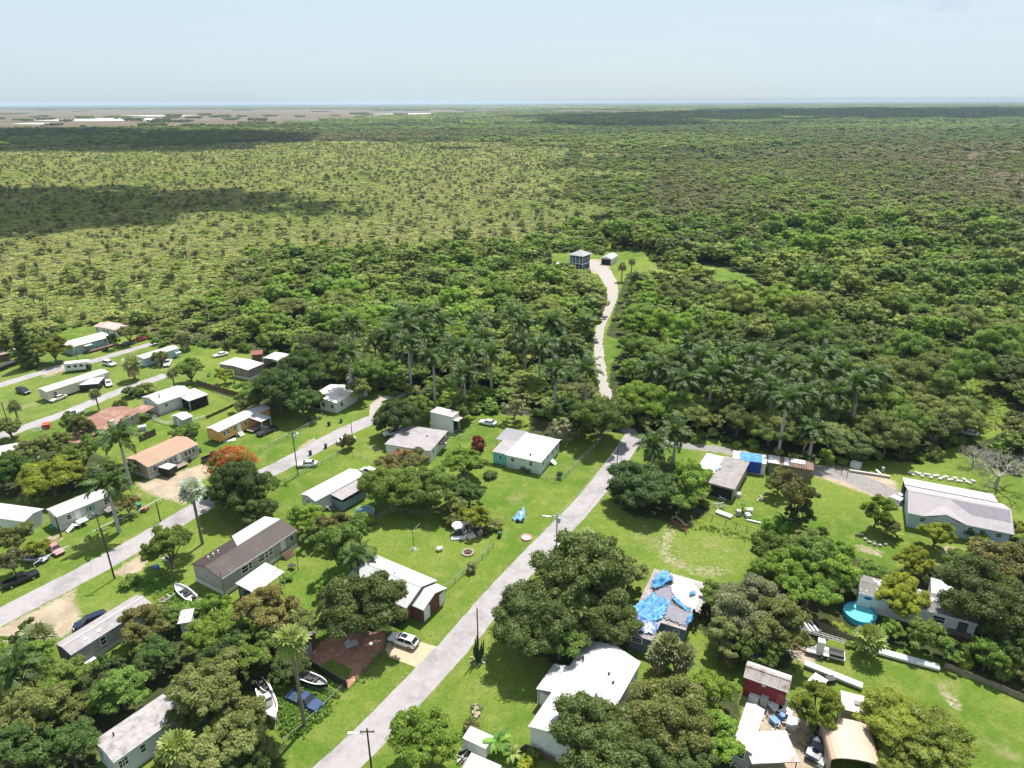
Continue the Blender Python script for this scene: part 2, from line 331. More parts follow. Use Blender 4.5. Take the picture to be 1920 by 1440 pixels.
def ground_mat():
    m, n, out = _new('ground'); L = n.links.new
    tc = mk(n, 'ShaderNodeNewGeometry'); P = tc.outputs['Position']
    def noise(s, d=5, r=.6, loc=(0, 0, 0)):
        x = mk(n, 'ShaderNodeTexNoise'); x.inputs['Scale'].default_value = s; x.inputs['Detail'].default_value = d; x.inputs['Roughness'].default_value = r
        mp = mk(n, 'ShaderNodeMapping'); mp.inputs['Location'].default_value = loc; L(P, mp.inputs[0]); L(mp.outputs[0], x.inputs['Vector']); return x.outputs[0]
    def mr(v, a, b, c, d, sm=True):
        x = mk(n, 'ShaderNodeMapRange', interpolation_type='SMOOTHSTEP' if sm else 'LINEAR')
        for i, q in zip((1, 2, 3, 4), (a, b, c, d)): x.inputs[i].default_value = q
        L(v, x.inputs[0]); return x.outputs[0]
    def mix(f, a, b, mode='MIX'):
        x = mk(n, 'ShaderNodeMix', data_type='RGBA', blend_type=mode)
        for s, q in ((0, f), (6, a), (7, b)):
            if isinstance(q, (int, float)): x.inputs[s].default_value = q
            elif isinstance(q, tuple): x.inputs[s].default_value = (*q, 1)
            else: L(q, x.inputs[s])
        return x.outputs[2]
    def attr(nm, nz, amp, lo, hi):
        a = mk(n, 'ShaderNodeAttribute', attribute_name=nm)
        q = mk(n, 'ShaderNodeMath', operation='SUBTRACT'); L(nz, q.inputs[0]); q.inputs[1].default_value = .5
        p = mk(n, 'ShaderNodeMath', operation='MULTIPLY_ADD'); L(q.outputs[0], p.inputs[0]); p.inputs[1].default_value = amp; L(a.outputs['Fac'], p.inputs[2])
        return mr(p.outputs[0], lo, hi, 0, 1)
    n_fine = noise(2.6, 6, .7); n_mid = noise(.28, 6, .62, (5, 3, 0)); n_big = noise(.035, 5, .55, (11, 2, 0)); n_huge = noise(.0016, 6, .6, (40, 7, 0)); n_edge = noise(.5, 6, .72, (1, 9, 0))
    # woodland floor and far woods
    c = mix(mr(n_mid, .35, .65, 0, 1), (.030, .042, .015), (.065, .072, .026))
    c = mix(mr(n_huge, .38, .62, 0, 1), c, (.040, .062, .022))
    # savanna scrub
    sv = mix(mr(n_big, .3, .7, 0, 1), (0.175, 0.200, 0.046), (0.260, 0.25, 0.09))
    sv = mix(mr(n_mid, .55, .8, 0, .6), sv, (0.041, 0.056, 0.015))
    sv = mix(mr(n_fine, .5, .75, 0, .45), sv, (0.045, 0.061, 0.016))
    c = mix(attr('sav', n_big, .7, .3, .7), c, sv)
    # bare marl plain
    tn = mix(mr(n_huge, .35, .65, 0, 1), (0.111, 0.086, 0.051), (0.164, 0.135, 0.094))
    ns = noise(.0031, 6, .65, (3, 3, 0)); tn = mix(mr(ns, .6, .68, 0, .7), tn, (0.049, 0.061, 0.029))
    c = mix(attr('tan', n_huge, .45, .35, .6), c, tn)
    # mown lawn
    lw = mix(mr(n_big, .32, .68, 0, 1), (0.072, 0.138, 0.014), (0.160, 0.212, 0.034))
    lw = mix(mr(n_mid, .42, .74, 0, .75), lw, (0.225, 0.232, 0.062)); nw = noise(1.15, 5, .75, (8, 1, 0)); lw = mix(mr(nw, .48, .66, 0, .6), lw, (0.062, 0.118, 0.014)); lw = mix(mr(noise(.75, 6, .75, (3, 8, 0)), .56, .70, 0, .55), lw, (0.27, 0.25, 0.10))
    lw = mix(mr(n_fine, .42, .7, 0, .55), lw, (0.039, 0.082, 0.011))
    lw = mix(mr(noise(7.5, 4, .7, (2, 2, 0)), .5, .75, 0, .35), lw, (0.131, 0.180, 0.049))
    nb = noise(.11, 7, .7, (21, 4, 0)); lw = mix(mr(nb, .56, .72, 0, .7), lw, (0.246, 0.221, 0.107))
    c = mix(attr('lawn', n_edge, 1.0, .42, .6), c, lw)
    dt = mix(mr(n_mid, .35, .65, 0, 1), (0.385, 0.316, 0.234), (0.279, 0.221, 0.156)); dt = mix(mr(n_fine, .5, .72, 0, .6), dt, (0.492, 0.426, 0.344))
    n_e2 = noise(1.3, 6, .8, (4, 4, 0)); c = mix(attr('dirt', n_e2, 1.5, .42, .74), c, dt)
    b = mk(n, 'ShaderNodeBsdfPrincipled'); b.inputs['Roughness'].default_value = .95; b.inputs['Specular IOR Level'].default_value = .1
    L(c, b.inputs['Base Color'])
    bp = mk(n, 'ShaderNodeBump'); bp.inputs['Strength'].default_value = .9; bp.inputs['Distance'].default_value = .22; L(n_fine, bp.inputs['Height']); L(bp.outputs[0], b.inputs['Normal'])
    L(b.outputs[0], out.inputs['Surface']); return m
gme.materials.append(ground_mat())
ground = tag(link('ground', gme), 'grassy yards running out into scrub, woods and flat plain to the horizon', kind='structure')

# ------------------------------------------------------------------ roads and paved pieces (sheets 4 mm apart)
asphalt = M('asphalt', (.305, .282, .288), .9, .14, .9, col2=(.205, .192, .196), cov=.34, scale2=.22, soft=.12, bump=.15)
gravel = M('gravel', (.33, .30, .28), .95, .28, 1.6, col2=(.20, .21, .09), cov=.14, scale2=.5, bump=.5)
grey_gravel = M('grey_gravel', (.23, .213, .205), .95, .28, 1.6, col2=(.17, .16, .11), cov=.25, scale2=.5, bump=.5)
def strip(name, label, pts, widths, mat, z=.004, seed=1, jit=.14, step=1.2, smooth=9):
    """a road: centre line by its pixels, widths in metres, slightly ragged edges"""
    c = np.array(PXY(pts)); rg = np.random.default_rng(seed)
    seg = np.hypot(*np.diff(c, axis=0).T); s = np.concatenate([[0], np.cumsum(seg)])
    # smooth by Catmull-like resampling
    k = max(2, int(s[-1] / step)); t = np.linspace(0, s[-1], k)
    x = np.interp(t, s, c[:, 0]); y = np.interp(t, s, c[:, 1])
    win = min(max(3, int(smooth / step)) | 1, k // 2 * 2 - 1)
    ker = np.hanning(win + 2)[1:-1]; ker /= ker.sum()
    def sm(v):
        p = win // 2; e = np.concatenate([v[0] + (v[0] - v[1:p + 1][::-1]), v, v[-1] + (v[-1] - v[-p - 1:-1][::-1])]); return np.convolve(e, ker, 'valid')
    x, y = sm(x), sm(y)
    wd = np.interp(t, np.linspace(0, s[-1], len(widths)), widths) / 2
    dx, dy = np.gradient(x), np.gradient(y); q = np.hypot(dx, dy); nx, ny = -dy / q, dx / q
    ja, jb = rg.normal(0, jit, k), rg.normal(0, jit, k)
    V = np.empty((2 * k, 3)); V[0::2, 0] = x + nx * (wd + ja); V[0::2, 1] = y + ny * (wd + ja); V[1::2, 0] = x - nx * (wd + jb); V[1::2, 1] = y - ny * (wd + jb); V[:, 2] = z
    i = np.arange(k - 1) * 2; F = np.stack([i + 1, i + 3, i + 2, i], 1)
    return tag(link(name, np_mesh(name, V, F, mat=mat)), label, kind='structure')
strip('road', 'grey asphalt street running straight through the yards past the oaks', [(560, 1500), (646, 1440), (731, 1337), (855, 1213), (938, 1108), (1076, 966), (1114, 925), (1172, 845), (1186, 822), (1192, 812)], [4.9, 4.8, 4.7, 4.6], asphalt, .012, 1, .05, smooth=32)
strip('road', 'grey asphalt street with sandy shoulder past the brown roofed mobile home', [(-330, 1330), (-60, 1190), (0, 1156), (150, 1080), (266, 1016), (365, 956), (440, 914), (530, 873), (650, 806), (704, 784)], [5.3, 5.2, 5.2], asphalt, .008, 2, .06, smooth=22)
strip('road', 'narrow grey lane between the white mobile home and the rusty roof', [(-300, 905), (-60, 838), (0, 818), (120, 776), (225, 733), (312, 703)], [4.4, 4.2], asphalt, .004, 3, .1)
strip('road', 'narrow pale lane along the teal walled house', [(-200, 765), (-60, 738), (0, 722), (100, 692), (175, 677), (232, 660), (300, 640)], [4.4, 4.2, 3.6], asphalt, .004, 4, .1)
strip('driveway', 'winding pale gravel drive through the woods to the blue house', [(1188, 818), (1170, 800), (1145, 760), (1130, 720), (1123, 670), (1122, 639), (1125, 614), (1133, 597), (1140, 582), (1148, 562), (1149, 545), (1144, 528), (1134, 511), (1121, 499), (1108, 492)], [3.4, 3.2, 3.2, 3.4, 6.5, 9], gravel, .004, 5, .2)
strip('driveway', 'grey gravel lane passing behind the blue tarpaulin building', [(1190, 820), (1250, 832), (1310, 838), (1360, 845), (1450, 862), (1530, 882), (1590, 891), (1632, 910), (1668, 930)], [3.2, 3.2, 3.6, 5.0, 6.5], grey_gravel, .004, 6, .25)
strip('footpath', 'faint dirt track leaving the end of the street', [(704, 784), (700, 765), (712, 748), (740, 741), (762, 738)], [3.0, 2.4], gravel, .004, 7, .2)
def sheet(name, label, pts, mat, z=.004, kind='structure'):
    q = PXY(pts); a = sum(q[i][0] * q[(i + 1) % len(q)][1] - q[(i + 1) % len(q)][0] * q[i][1] for i in range(len(q)))
    if a < 0: q = q[::-1]
    return tag(MB().add([(x, y, z) for x, y in q], [tuple(range(len(q)))]).build(name, mat), label, kind=kind)
pavers = M('pavers', (.33, .155, .10), .85, .3, 2.5, col2=(.45, .28, .2), cov=.3, scale2=1.2)
tan_paving = M('tan_paving', (.46, .33, .22), .85, .18, 2.0)
sheet('driveway', 'tan paved driveway under the white estate car', [(722, 1218), (727, 1205), (760, 1196), (822, 1213), (783, 1252), (730, 1232)], tan_paving, .008)
sheet('patio', 'shaded red brick terrace beside the big oak', [(573, 1235), (600, 1205), (640, 1180), (722, 1186), (722, 1212), (700, 1236), (652, 1292), (646, 1282), (662, 1254), (620, 1236), (590, 1256)], pavers, .008)
pond = M('pale_water_shine', (.62, .64, .66), .5, .1, .01)  # whitish base colour stands in for the sky's shine on water
for q in ([(60, 226), (140, 223.5), (215, 221.5), (300, 222), (292, 225), (190, 227)], [(20, 232), (60, 230.5), (110, 231), (70, 233)], [(690, 214), (820, 212), (980, 212.4), (970, 214), (800, 214.6)], [(230, 216.5), (330, 216), (380, 217), (280, 218)]): sheet('water', 'pale strip of shallow water with shine put in as colour on the far plain', q, pond, .3)
ash = M('ash_ground', (.06, .055, .05), .95, .5, 2)
sheet('burnt_ground', 'blackened patch of ground under the junk heap', [(848, 982), (866, 974), (905, 986), (915, 1002), (880, 1008), (852, 1004)], ash, .004)
# ------------------------------------------------------------------ plants: shapes shared by all copies
RG = np.random.default_rng(7)
def unit(v): return v / np.maximum(np.linalg.norm(v, axis=-1, keepdims=True), 1e-9)
def _qs():
    V, F = [], []; g = np.linspace(-1, 1, 3)
    for ax in range(3):
        for s in (-1, 1):
            o = len(V)
            for a in g:
                for b in g: p = [0, 0, 0]; p[ax] = s; p[(ax + 1) % 3] = a; p[(ax + 2) % 3] = b * s; V.append(p)
            F += [(o + i * 3 + j, o + i * 3 + 3 + j, o + i * 3 + 4 + j, o + i * 3 + 1 + j) for i in range(2) for j in range(2)]
    V = np.array(V, float); U, inv = np.unique(np.round(V, 4), axis=0, return_inverse=True); return unit(U), inv.ravel()[np.array(F)]
QSV, QSF = _qs()
def leaf_faces(rg, C, Rr, per, leaf, squash=.8, lowcut=-.35, up=.35, aspect=.66, jitter=.6, core=.86):
    V, F, t = leaf_only(rg, C, Rr, per, leaf, squash, lowcut, up, aspect, jitter)
    if not core: return V, F, t
    k, m = len(C), len(QSV); d = QSV[None] * rg.uniform(.72, 1.18, (k, m, 1)); P = C[:, None] + d * (np.asarray(Rr) * core)[:, None, None] * np.array([1, 1, squash])
    F2 = (QSF[None] + (np.arange(k) * m)[:, None, None] + len(V)).reshape(-1, 4); return np.vstack([V, P.reshape(-1, 3)]), np.vstack([F, F2]), np.concatenate([t, np.clip(np.repeat(rg.random(k), len(QSF)) * .6 + rg.random(k * len(QSF)) * .4, 0, 1)])
def leaf_only(rg, C, Rr, per, leaf, squash=.8, lowcut=-.35, up=.35, aspect=.66, jitter=.6):
    """leaf-sized quads spread through round clumps (C centres, Rr radii). Returns V, F, tint"""
    k = len(C); n = k * per; ci = np.repeat(np.arange(k), per)
    d = unit(rg.normal(size=(n, 3))); low = d[:, 2] < lowcut; d[low, 2] *= -1
    rad = Rr[ci] * (.76 + .30 * rg.random(n) + .34 * rg.random(n) ** 4)
    P = C[ci] + d * rad[:, None] * np.array([1, 1, squash])
    nrm = unit(d + rg.normal(size=(n, 3)) * jitter + np.array([0, 0, up]))
    t = unit(np.cross(nrm, rg.normal(size=(n, 3)))); b = np.cross(nrm, t)
    s = (leaf * (.6 + .8 * rg.random(n)))[:, None] * .5
    V = np.empty((n, 4, 3)); V[:, 0] = P - t * s; V[:, 1] = P + b * s * aspect - t * s * .1; V[:, 2] = P + t * s; V[:, 3] = P - b * s * aspect - t * s * .1
    F = np.arange(n * 4).reshape(n, 4)
    ct = rg.random(k); tint = np.clip(.55 * ct[ci] + .45 * rg.random(n), 0, 1)
    return V.reshape(-1, 3), F, tint
def crown_shape(rg, Rw, H, base, nl, per_lobe, top=True):
    """limb ends and the clumps of foliage round them"""
    lobes = []; ph = rg.random() * 6.28
    for i in range(nl):
        a = ph + 6.283 * i / nl + rg.normal(0, .25); q = Rw * rg.uniform(.42, .68); z = base + (H - base) * rg.uniform(.28, .66)
        lobes.append((q * math.cos(a), q * math.sin(a), z, Rw * rg.uniform(.28, .52)))
    if top:
        for i in range(max(1, nl // 3)): lobes.append((*(rg.normal(0, Rw * .2, 2)), base + (H - base) * rg.uniform(.62, .78), Rw * rg.uniform(.38, .5)))
    C, Q = [], []
    for x, y, z, r in lobes:
        d = unit(rg.normal(size=(per_lobe, 3))); d[:, 2] = np.abs(d[:, 2]) * 1.1 - .25
        C.append(np.array([x, y, z]) + unit(d) * r * rg.uniform(.55, 1.0, (per_lobe, 1)) * np.array([1, 1, .75])); Q.append(r * rg.uniform(.20, .5, per_lobe))
    return lobes, np.vstack(C), np.concatenate(Q)
def trunk_mesh(rg, lobes, base, r0, name, bare=False):
    mb = MB(); fork = base * .75
    mb.tube([(0, 0, -.1), (rg.normal(0, .1), rg.normal(0, .1), fork * .5), (0, 0, fork)], [r0 * 1.25, r0, r0 * .85], 7)
    for x, y, z, r in lobes:
        mb.tube([(0, 0, fork * .92), (x * .45 + rg.normal(0, .15), y * .45 + rg.normal(0, .15), fork + (z - fork) * .55), (x, y, z)], [r0 * .6, r0 * .4, r0 * .14], 5)
        for _ in range(2):
            d = unit(rg.normal(size=3)); d[2] = abs(d[2]); e = np.array([x, y, z]) + d * r * .8
            mb.tube([(x * .6, y * .6, fork + (z - fork) * .65), tuple(e)], [r0 * .22, r0 * .06], 4)
    return mb.mesh(name, None)
bark = M('bark', (.16, .125, .095), .9, .35, 3); pale_bark = M('pale_bark', (.36, .33, .29), .9, .25, 3)
bark_grey = M('bark_grey', (.33, .30, .275), .9, .25, 3)
LF = {
    'oak': LEAF('oak_leaf', (.072, .115, .026), (.125, .165, .046), .20, .32),
    'dark': LEAF('dark_leaf', (.046, .090, .018), (.085, .135, .030), .2, .30),
    'green': LEAF('green_leaf', (.104, .178, .028), (.172, .240, .050), .22, .36),
    'bright': LEAF('bright_leaf', (.135, .240, .028), (.215, .300, .050), .2, .4),
    'lime': LEAF('lime_leaf', (.21, .265, .022), (.31, .33, .045), .15, .4),
    'olive': LEAF('olive_leaf', (.140, .176, .042), (.220, .238, .076), .22, .34),
    'mango': LEAF('mango_leaf', (.10, .19, .020), (.24, .22, .034), .15, .34),
    'grey': LEAF('grey_leaf', (.145, .165, .068), (.225, .225, .115), .22, .3),
    'rust': LEAF('rust_leaf', (.110, .145, .038), (.215, .170, .060), .22, .34),
    'feather': LEAF('feather_leaf', (.190, .250, .034), (.285, .310, .070), .15, .45),
    'red': LEAF('red_leaf', (.12, .030, .024), (.19, .045, .032), .15, .25),
    'bloom': LEAF('bloom', (.36, .050, .022), (.45, .12, .03), .1, .4),
    'scrub': LEAF('scrub_leaf', (.275, .305, .085), (.385, .385, .160), .22, .36),
    'scrub2': LEAF('scrub_green_leaf', (.190, .255, .055), (.280, .325, .092), .22, .36),
    'scrub3': LEAF('scrub_brown_leaf', (.170, .150, .075), (.260, .215, .120), .25, .3),
    'palm': LEAF('palm_frond', (.036, .078, .016), (.080, .126, .030), .2, .25),
    'sabal': LEAF('fan_leaf', (.100, .130, .045), (.215, .220, .105), .25, .25),
    'silver': LEAF('silver_fan_leaf', (.21, .25, .20), (.33, .36, .30), .1, .25),
    'washing': LEAF('fresh_fan_leaf', (.14, .215, .040), (.26, .30, .09), .1, .3),
    'dead': LEAF('dead_frond', (.30, .21, .11), (.42, .33, .20), .15, .2),
    'banana': LEAF('banana_leaf', (.10, .24, .03), (.19, .33, .06), .1, .45),
    'vine': LEAF('weed_leaf', (.105, .215, .028), (.175, .275, .045), .15, .4),
}
def lod(name, seed, Rw, H, base, nl, pl, per, leaf, squash=.8, mat='green', r0=None):
    rg = np.random.default_rng(seed); lobes, C, Q = crown_shape(rg, Rw, H, base, nl, pl)
    V, F, t = leaf_faces(rg, C, Q, per, leaf, squash)
    cm = np_mesh(name + '_crown', V, F, t, LF[mat]); tm = trunk_mesh(rg, lobes, base, r0 or Rw * .055, name + '_trunk'); tm.materials.append(bark)
    return cm, tm
BIG = [lod('big', 100 + i, 8, 12.5, 3.2, 10, 11, 250, .43) for i in range(4)]       # radius 8
MED = [lod('mid', 200 + i, 5, 8.6, 2.2, 8, 9, 190, .35) for i in range(5)]        # radius 5
SML = [lod('low', 300 + i, 2.6, 4.6, 1.0, 6, 8, 110, .25) for i in range(4)]       # radius 2.6
FEA = [lod('fea', 350 + i, 6, 8.2, 3.4, 11, 14, 150, .32, .35) for i in range(2)]  # flat feathery
def bush_mesh(seed, Rw=1.3, H=1.7, leaf=.24, k=14, per=55):
    rg = np.random.default_rng(seed); a = rg.random(k) * 6.28; q = Rw * .7 * np.sqrt(rg.random(k))
    C = np.stack([q * np.cos(a), q * np.sin(a), H * rg.uniform(.25, .72, k) * (1.1 - .5 * q / Rw)], 1); V, F, t = leaf_faces(rg, C, Rw * rg.uniform(.25, .45, k), per, leaf)
    V[:, 2] = np.maximum(V[:, 2], .02); return np_mesh('bush', V, F, t, LF['green'])
BUSH = [bush_mesh(400 + i) for i in range(5)]
def lowtree(seed, mat, Rw=4, H=6.5, nl=8, pl=7, per=20, leaf=.62, squash=.8):
    """far tree: crown and stem in one mesh"""
    rg = np.random.default_rng(seed); lobes, C, Q = crown_shape(rg, Rw, H, 1.4, nl, pl); V, F, t = leaf_faces(rg, C, Q * 1.1, per, leaf, squash)
    return V, F, t
# ---- palms
def frond_mesh(seed, Lg=3.6, e0=45, e1=-60, leafl=.95, n=20, wid=.26):
    rg = np.random.default_rng(seed); k = 9; pts = [np.zeros(3)]
    for i in range(k):
        e = R(e0 + (e1 - e0) * ((i + .5) / k) ** 1.25); pts.append(pts[-1] + np.array([math.cos(e), 0, math.sin(e)]) * Lg / k)
    pts = np.array(pts); V, F = [], []
    def at(t): i = min(int(t * k), k - 1); f = t * k - i; return pts[i] * (1 - f) + pts[i + 1] * f, unit(pts[i + 1] - pts[i])
    for i in range(k):   # midrib
        w0 = .07 * (1 - i / k) + .015; o = len(V); a, b = pts[i], pts[i + 1]
        V += [a + [0, w0, 0], a - [0, w0, 0], b - [0, w0 * .85, 0], b + [0, w0 * .85, 0]]; F.append((o, o + 1, o + 2, o + 3))
    for i in range(n):
        t = .16 + .82 * i / (n - 1); p, d = at(t); ll = leafl * (math.sin(math.pi * min(1, .25 + t * .85)) * .75 + .3)
        for s in (-1, 1):
            v = unit(np.array([0, s, 0]) * .9 + d * .55 + np.array([0, 0, -.35 + rg.normal(0, .3)])); q = p + v * ll; m = p + v * ll * .5 + [0, 0, .06]; o = len(V)
            V += [p - d * wid * .45, m - d * wid * .6, q, m + d * wid * .6]; F.append((o, o + 1, o + 2, o + 3))
    return np.array(V), np.array(F), rg.random(len(F))
FR = [np_mesh('frond', *frond_mesh(500 + i, 3.9, e0, e1), LF['palm']) for i, (e0, e1) in enumerate([(78, -5), (62, -35), (45, -58), (25, -75), (5, -86), (40, -62)])]
FRD = np_mesh('frond', *frond_mesh(520, 3.4, -50, -89, .6), LF['dead'])
rtrunk = MB().tube([(0, 0, 0), (0, 0, .25), (0, 0, .5), (0, 0, .75), (0, 0, 1)], [.30, .26, .25, .22, .16], 8).mesh('trunk', M('palm_trunk', (.40, .385, .35), .9, .2, 3, streak=(1, 1, 6)), True)
rshaft = MB().tube([(0, 0, 0), (0, 0, .3), (0, 0, 1.3), (0, 0, 1.6)], [.17, .20, .13, .07], 8).mesh('crownshaft', M('crownshaft', (.085, .15, .035), .5, .15), True)
GOLD = 2.39996
def royal_palm(px, py, zc, label, group, seed, s=1.0, base=None):
    """crown centre at pixel (px,py) when zc metres up"""
    rg = np.random.default_rng(seed)
    if base: zc, p = solve_h(base, py)
    else: p = G(px, py, zc)
    t = thing('royal_palm', label, 'palm tree', (p[0], p[1], 0), rg.random() * 6.28, group)
    th = zc - 1.7 * s
    link('trunk', rtrunk, t, scale=(s, s, th)); link('crownshaft', rshaft, t, (0, 0, th - .1), scale=(s, s, s))
    n = 19
    for i in range(n):
        k = 0 if i < 3 else 1 if i < 6 else (2, 5)[i % 2] if i < 13 else 3 if i < 17 else 4
        f = link('frond', FR[k], t, (0, 0, th + 1.35 * s), i * GOLD + rg.normal(0, .15), (s * rg.uniform(.88, 1.12),) * 3)
    if rg.random() < .45: link('frond', FRD, t, (0, 0, th + .2 * s), rg.random() * 6.28, (s,) * 3)['label'] = 'dead brown frond hanging down'
    return t
def fan_crown(seed, n=26, Rl=.85, pet=.8, low=-.75, segs=9):
    rg = np.random.default_rng(seed); V, F, T = [], [], []
    for i in range(n):
        z = 1 - (1 - low) * (i + .5) / n; a = i * GOLD + rg.normal(0, .2); q = math.sqrt(max(0, 1 - z * z)); d = np.array([q * math.cos(a), q * math.sin(a), z])
        h = np.array([-math.sin(a), math.cos(a), 0]); up = np.cross(d, h); c = d * pet * rg.uniform(.75, 1.15); tt = rg.random()
        o = len(V); V += [h * .03, -h * .03, c - h * .03, c + h * .03]; F.append((o, o + 1, o + 2, o + 3)); T.append(tt)
        for j in range(segs):
            b = (j - (segs - 1) / 2) / (segs - 1) * R(230); b2 = .5 * R(230) / segs
            e = lambda x, r: c + (d * math.cos(x) + h * math.sin(x)) * r + up * (.12 * ((j % 2) * 2 - 1)) * r * .4 - np.array([0, 0, 1]) * (r * r) * .30
            o = len(V); V += [c, e(b - b2 * .9, Rl * .7), e(b, Rl * (1.05 - .25 * abs(b) / 2)), e(b + b2 * .9, Rl * .7)]; F.append((o, o + 1, o + 2, o + 3)); T.append(min(1, max(0, tt + rg.normal(0, .15))))
    return np.array(V), np.array(F), np.array(T)
def fan_skirt(seed, n=16):
    rg = np.random.default_rng(seed); V, F, T = [], [], []
    for i in range(n):
        a = i * GOLD; d = np.array([math.cos(a), math.sin(a), 0]); h = np.array([-d[1], d[0], 0]); z0 = rg.uniform(-.9, .1); L_ = rg.uniform(.9, 1.5)
        for j in range(4):
            x = (j - 1.5) * .22; o = len(V); p0 = d * .25 + np.array([0, 0, z0]); p1 = d * .62 + h * x + np.array([0, 0, z0 - L_ * .6]); p2 = d * .5 + h * x * 1.4 + np.array([0, 0, z0 - L_])
            V += [p0, p1 - h * .1, p2, p1 + h * .1]; F.append((o, o + 1, o + 2, o + 3)); T.append(rg.random())
    return np.array(V), np.array(F), np.array(T)
FANS = [np_mesh('crown', *fan_crown(600 + i, 30 + 4 * (i % 2)), LF['sabal']) for i in range(4)]
SKIRT = [np_mesh('dead_fronds', *fan_skirt(620 + i), LF['dead']) for i in range(2)]
strunk = MB().tube([(0, 0, 0), (0, 0, .5), (0, 0, 1)], [.22, .19, .2], 7).mesh('trunk', M('fan_trunk', (.20, .165, .125), .95, .35, 4, streak=(1, 1, 5)), True)
def solve_h(base, top_y):
    p = G(*base); return float(min(np.linspace(3, 22, 191), key=lambda h: abs(PX((p[0], p[1], h))[1] - top_y))), p
def fan_palm(px, py, zc, label, group, seed, s=1.3, mat='sabal', skirt=False, at=None):
    rg = np.random.default_rng(seed); p = G(px, py, zc) if at is None else at
    t = thing('fan_palm', label, 'palm tree', (p[0], p[1], 0), rg.random() * 6.28, group)
    link('trunk', strunk, t, scale=(s * .8, s * .8, zc)); link('crown', FANS[seed % 4], t, (0, 0, zc), scale=(s,) * 3, mat=LF[mat])
    if skirt: link('dead_fronds', SKIRT[seed % 2], t, (0, 0, zc), scale=(s * 1.15,) * 3)
    return t
_bn = {}
def tree_at(x, y, Rw, kind, label, group, seed, name='broadleaf_tree', hz=1.0, protos=None, trunkmat=None):
    """a tree of crown radius Rw at ground point x, y: trunk and crown under one Empty"""
    rg = np.random.default_rng(seed)
    if protos is None: protos, pr = (SML, 2.6) if Rw < 3.3 else (MED, 5.0) if Rw < 6.0 else (BIG, 8.0)
    else: pr = 6.0
    cm, tm = protos[seed % len(protos)]; s = Rw / pr * .93
    t = thing(name, label, 'tree', (x, y, 0), rg.random() * 6.28, group)
    sc = (s * rg.uniform(.93, 1.07), s * rg.uniform(.93, 1.07), s * hz)
    link('trunk', tm, t, scale=sc, mat=trunkmat); link('crown', cm, t, scale=sc, mat=LF[kind]); return t
def tree_px(cx, cy, wpx, kind, label, group=None, seed=None, name='broadleaf_tree', hz=1.0, protos=None, up=1.0, trunkmat=None):
    """a tree whose crown the photograph shows centred at (cx,cy) and wpx wide"""
    Rw = 4.0
    for _ in range(6):
        p = G(cx, cy, Rw * up * hz); Rw = wpx / 2 * mpp(p)
    global _seed; _seed += 1
    PLACED.append((p[0], p[1], Rw))
    return tree_at(p[0], p[1], Rw, kind, label, group, seed or _seed * 7 + 3, name, hz, protos, trunkmat)
_seed = 0; PLACED = []
def shrub_px(cx, cy, wpx, kind, label, group=None, hz=1.0, name='shrub', cat='shrub'):
    global _seed; _seed += 1
    p = G(cx, cy, .7); Rw = wpx / 2 * mpp(p); s = Rw / 1.3
    o = link(name, BUSH[_seed % 5], None, (p[0], p[1], 0), _seed * 1.7, (s, s, s * hz), LF[kind]); PLACED.append((p[0], p[1], Rw)); return tag(o, label, cat, group)
# ------------------------------------------------------------------ buildings
white = M('white_paint', (.66, .66, .65), .6, .12, 1.2, col2=(.5, .48, .44), cov=.16, scale2=.7)
white_roof = M('white_roof', (.44, .44, .445), .5, .12, .8, streak=(1, .25, 1), col2=(.33, .32, .305), cov=.34, waves=('X', .9, .12))
white_roof_y = M('white_roof_seams', (.45, .45, .455), .45, .10, .8, streak=(.25, 1, 1), col2=(.43, .42, .41), cov=.28, waves=('Y', .9, .12))
plain_white_roof = M('plain_white_roof', (.45, .45, .445), .5, .12, .8, col2=(.34, .33, .31), cov=.28, soft=.2)
dirty_white_roof = M('dirty_white_roof', (.42, .40, .39), .6, .15, .7, col2=(.48, .40, .36), cov=.34, scale2=.35)
pink_white_roof = M('pinkish_roof', (.50, .43, .42), .6, .10, .6, col2=(.56, .52, .51), cov=.35, waves=('X', 1.5, .08))
rust_roof = M('rusty_roof', (.235, .115, .085), .8, .25, .6, col2=(.34, .22, .17), cov=.35, scale2=.4, waves=('X', 1.6, .12))
red_roof = M('faded_red_roof', (.50, .20, .17), .75, .2, .8, col2=(.62, .48, .44), cov=.45, scale2=.5)
rust_white_roof = M('rust_streaked_roof', (.45, .44, .43), .6, .1, .8, col2=(.42, .13, .10), cov=.34, scale2=.45)
tan_roof = M('tan_shingles', (.36, .235, .165), .9, .16, 2, col2=(.30, .19, .13), cov=.3, waves=('Y', 2.5, .18))
brown_roof = M('brown_metal_roof', (.045, .030, .027), .65, .15, .8, col2=(.075, .052, .047), cov=.3, scale2=.3, waves=('X', 1.1, .3))
grey_roof = M('grey_felt_roof', (.30, .275, .285), .85, .16, .7, col2=(.22, .20, .20), cov=.32, scale2=.4)
grey_roof2 = M('grey_shingles', (.335, .305, .320), .9, .12, 1.4, col2=(.27, .245, .255), cov=.3, scale2=.4, waves=('Y', 3, .12))
dark_shingle = M('dark_shingles', (.205, .185, .215), .9, .14, 1.4, waves=('Y', 3, .12))
old_grey_roof = M('weathered_grey_roof', (.27, .245, .24), .9, .22, 1.0, col2=(.15, .13, .125), cov=.28, scale2=.5, waves=('Y', 1.0, .25))
metal_grey = M('corrugated_grey', (.46, .47, .48), .5, .12, .8, col2=(.30, .29, .28), cov=.3, waves=('Y', 1.8, .35))
mottled_roof = M('peeling_roof', (.17, .155, .15), .85, .2, 1.5, col2=(.76, .75, .73), cov=.30, scale2=.55, soft=.03)
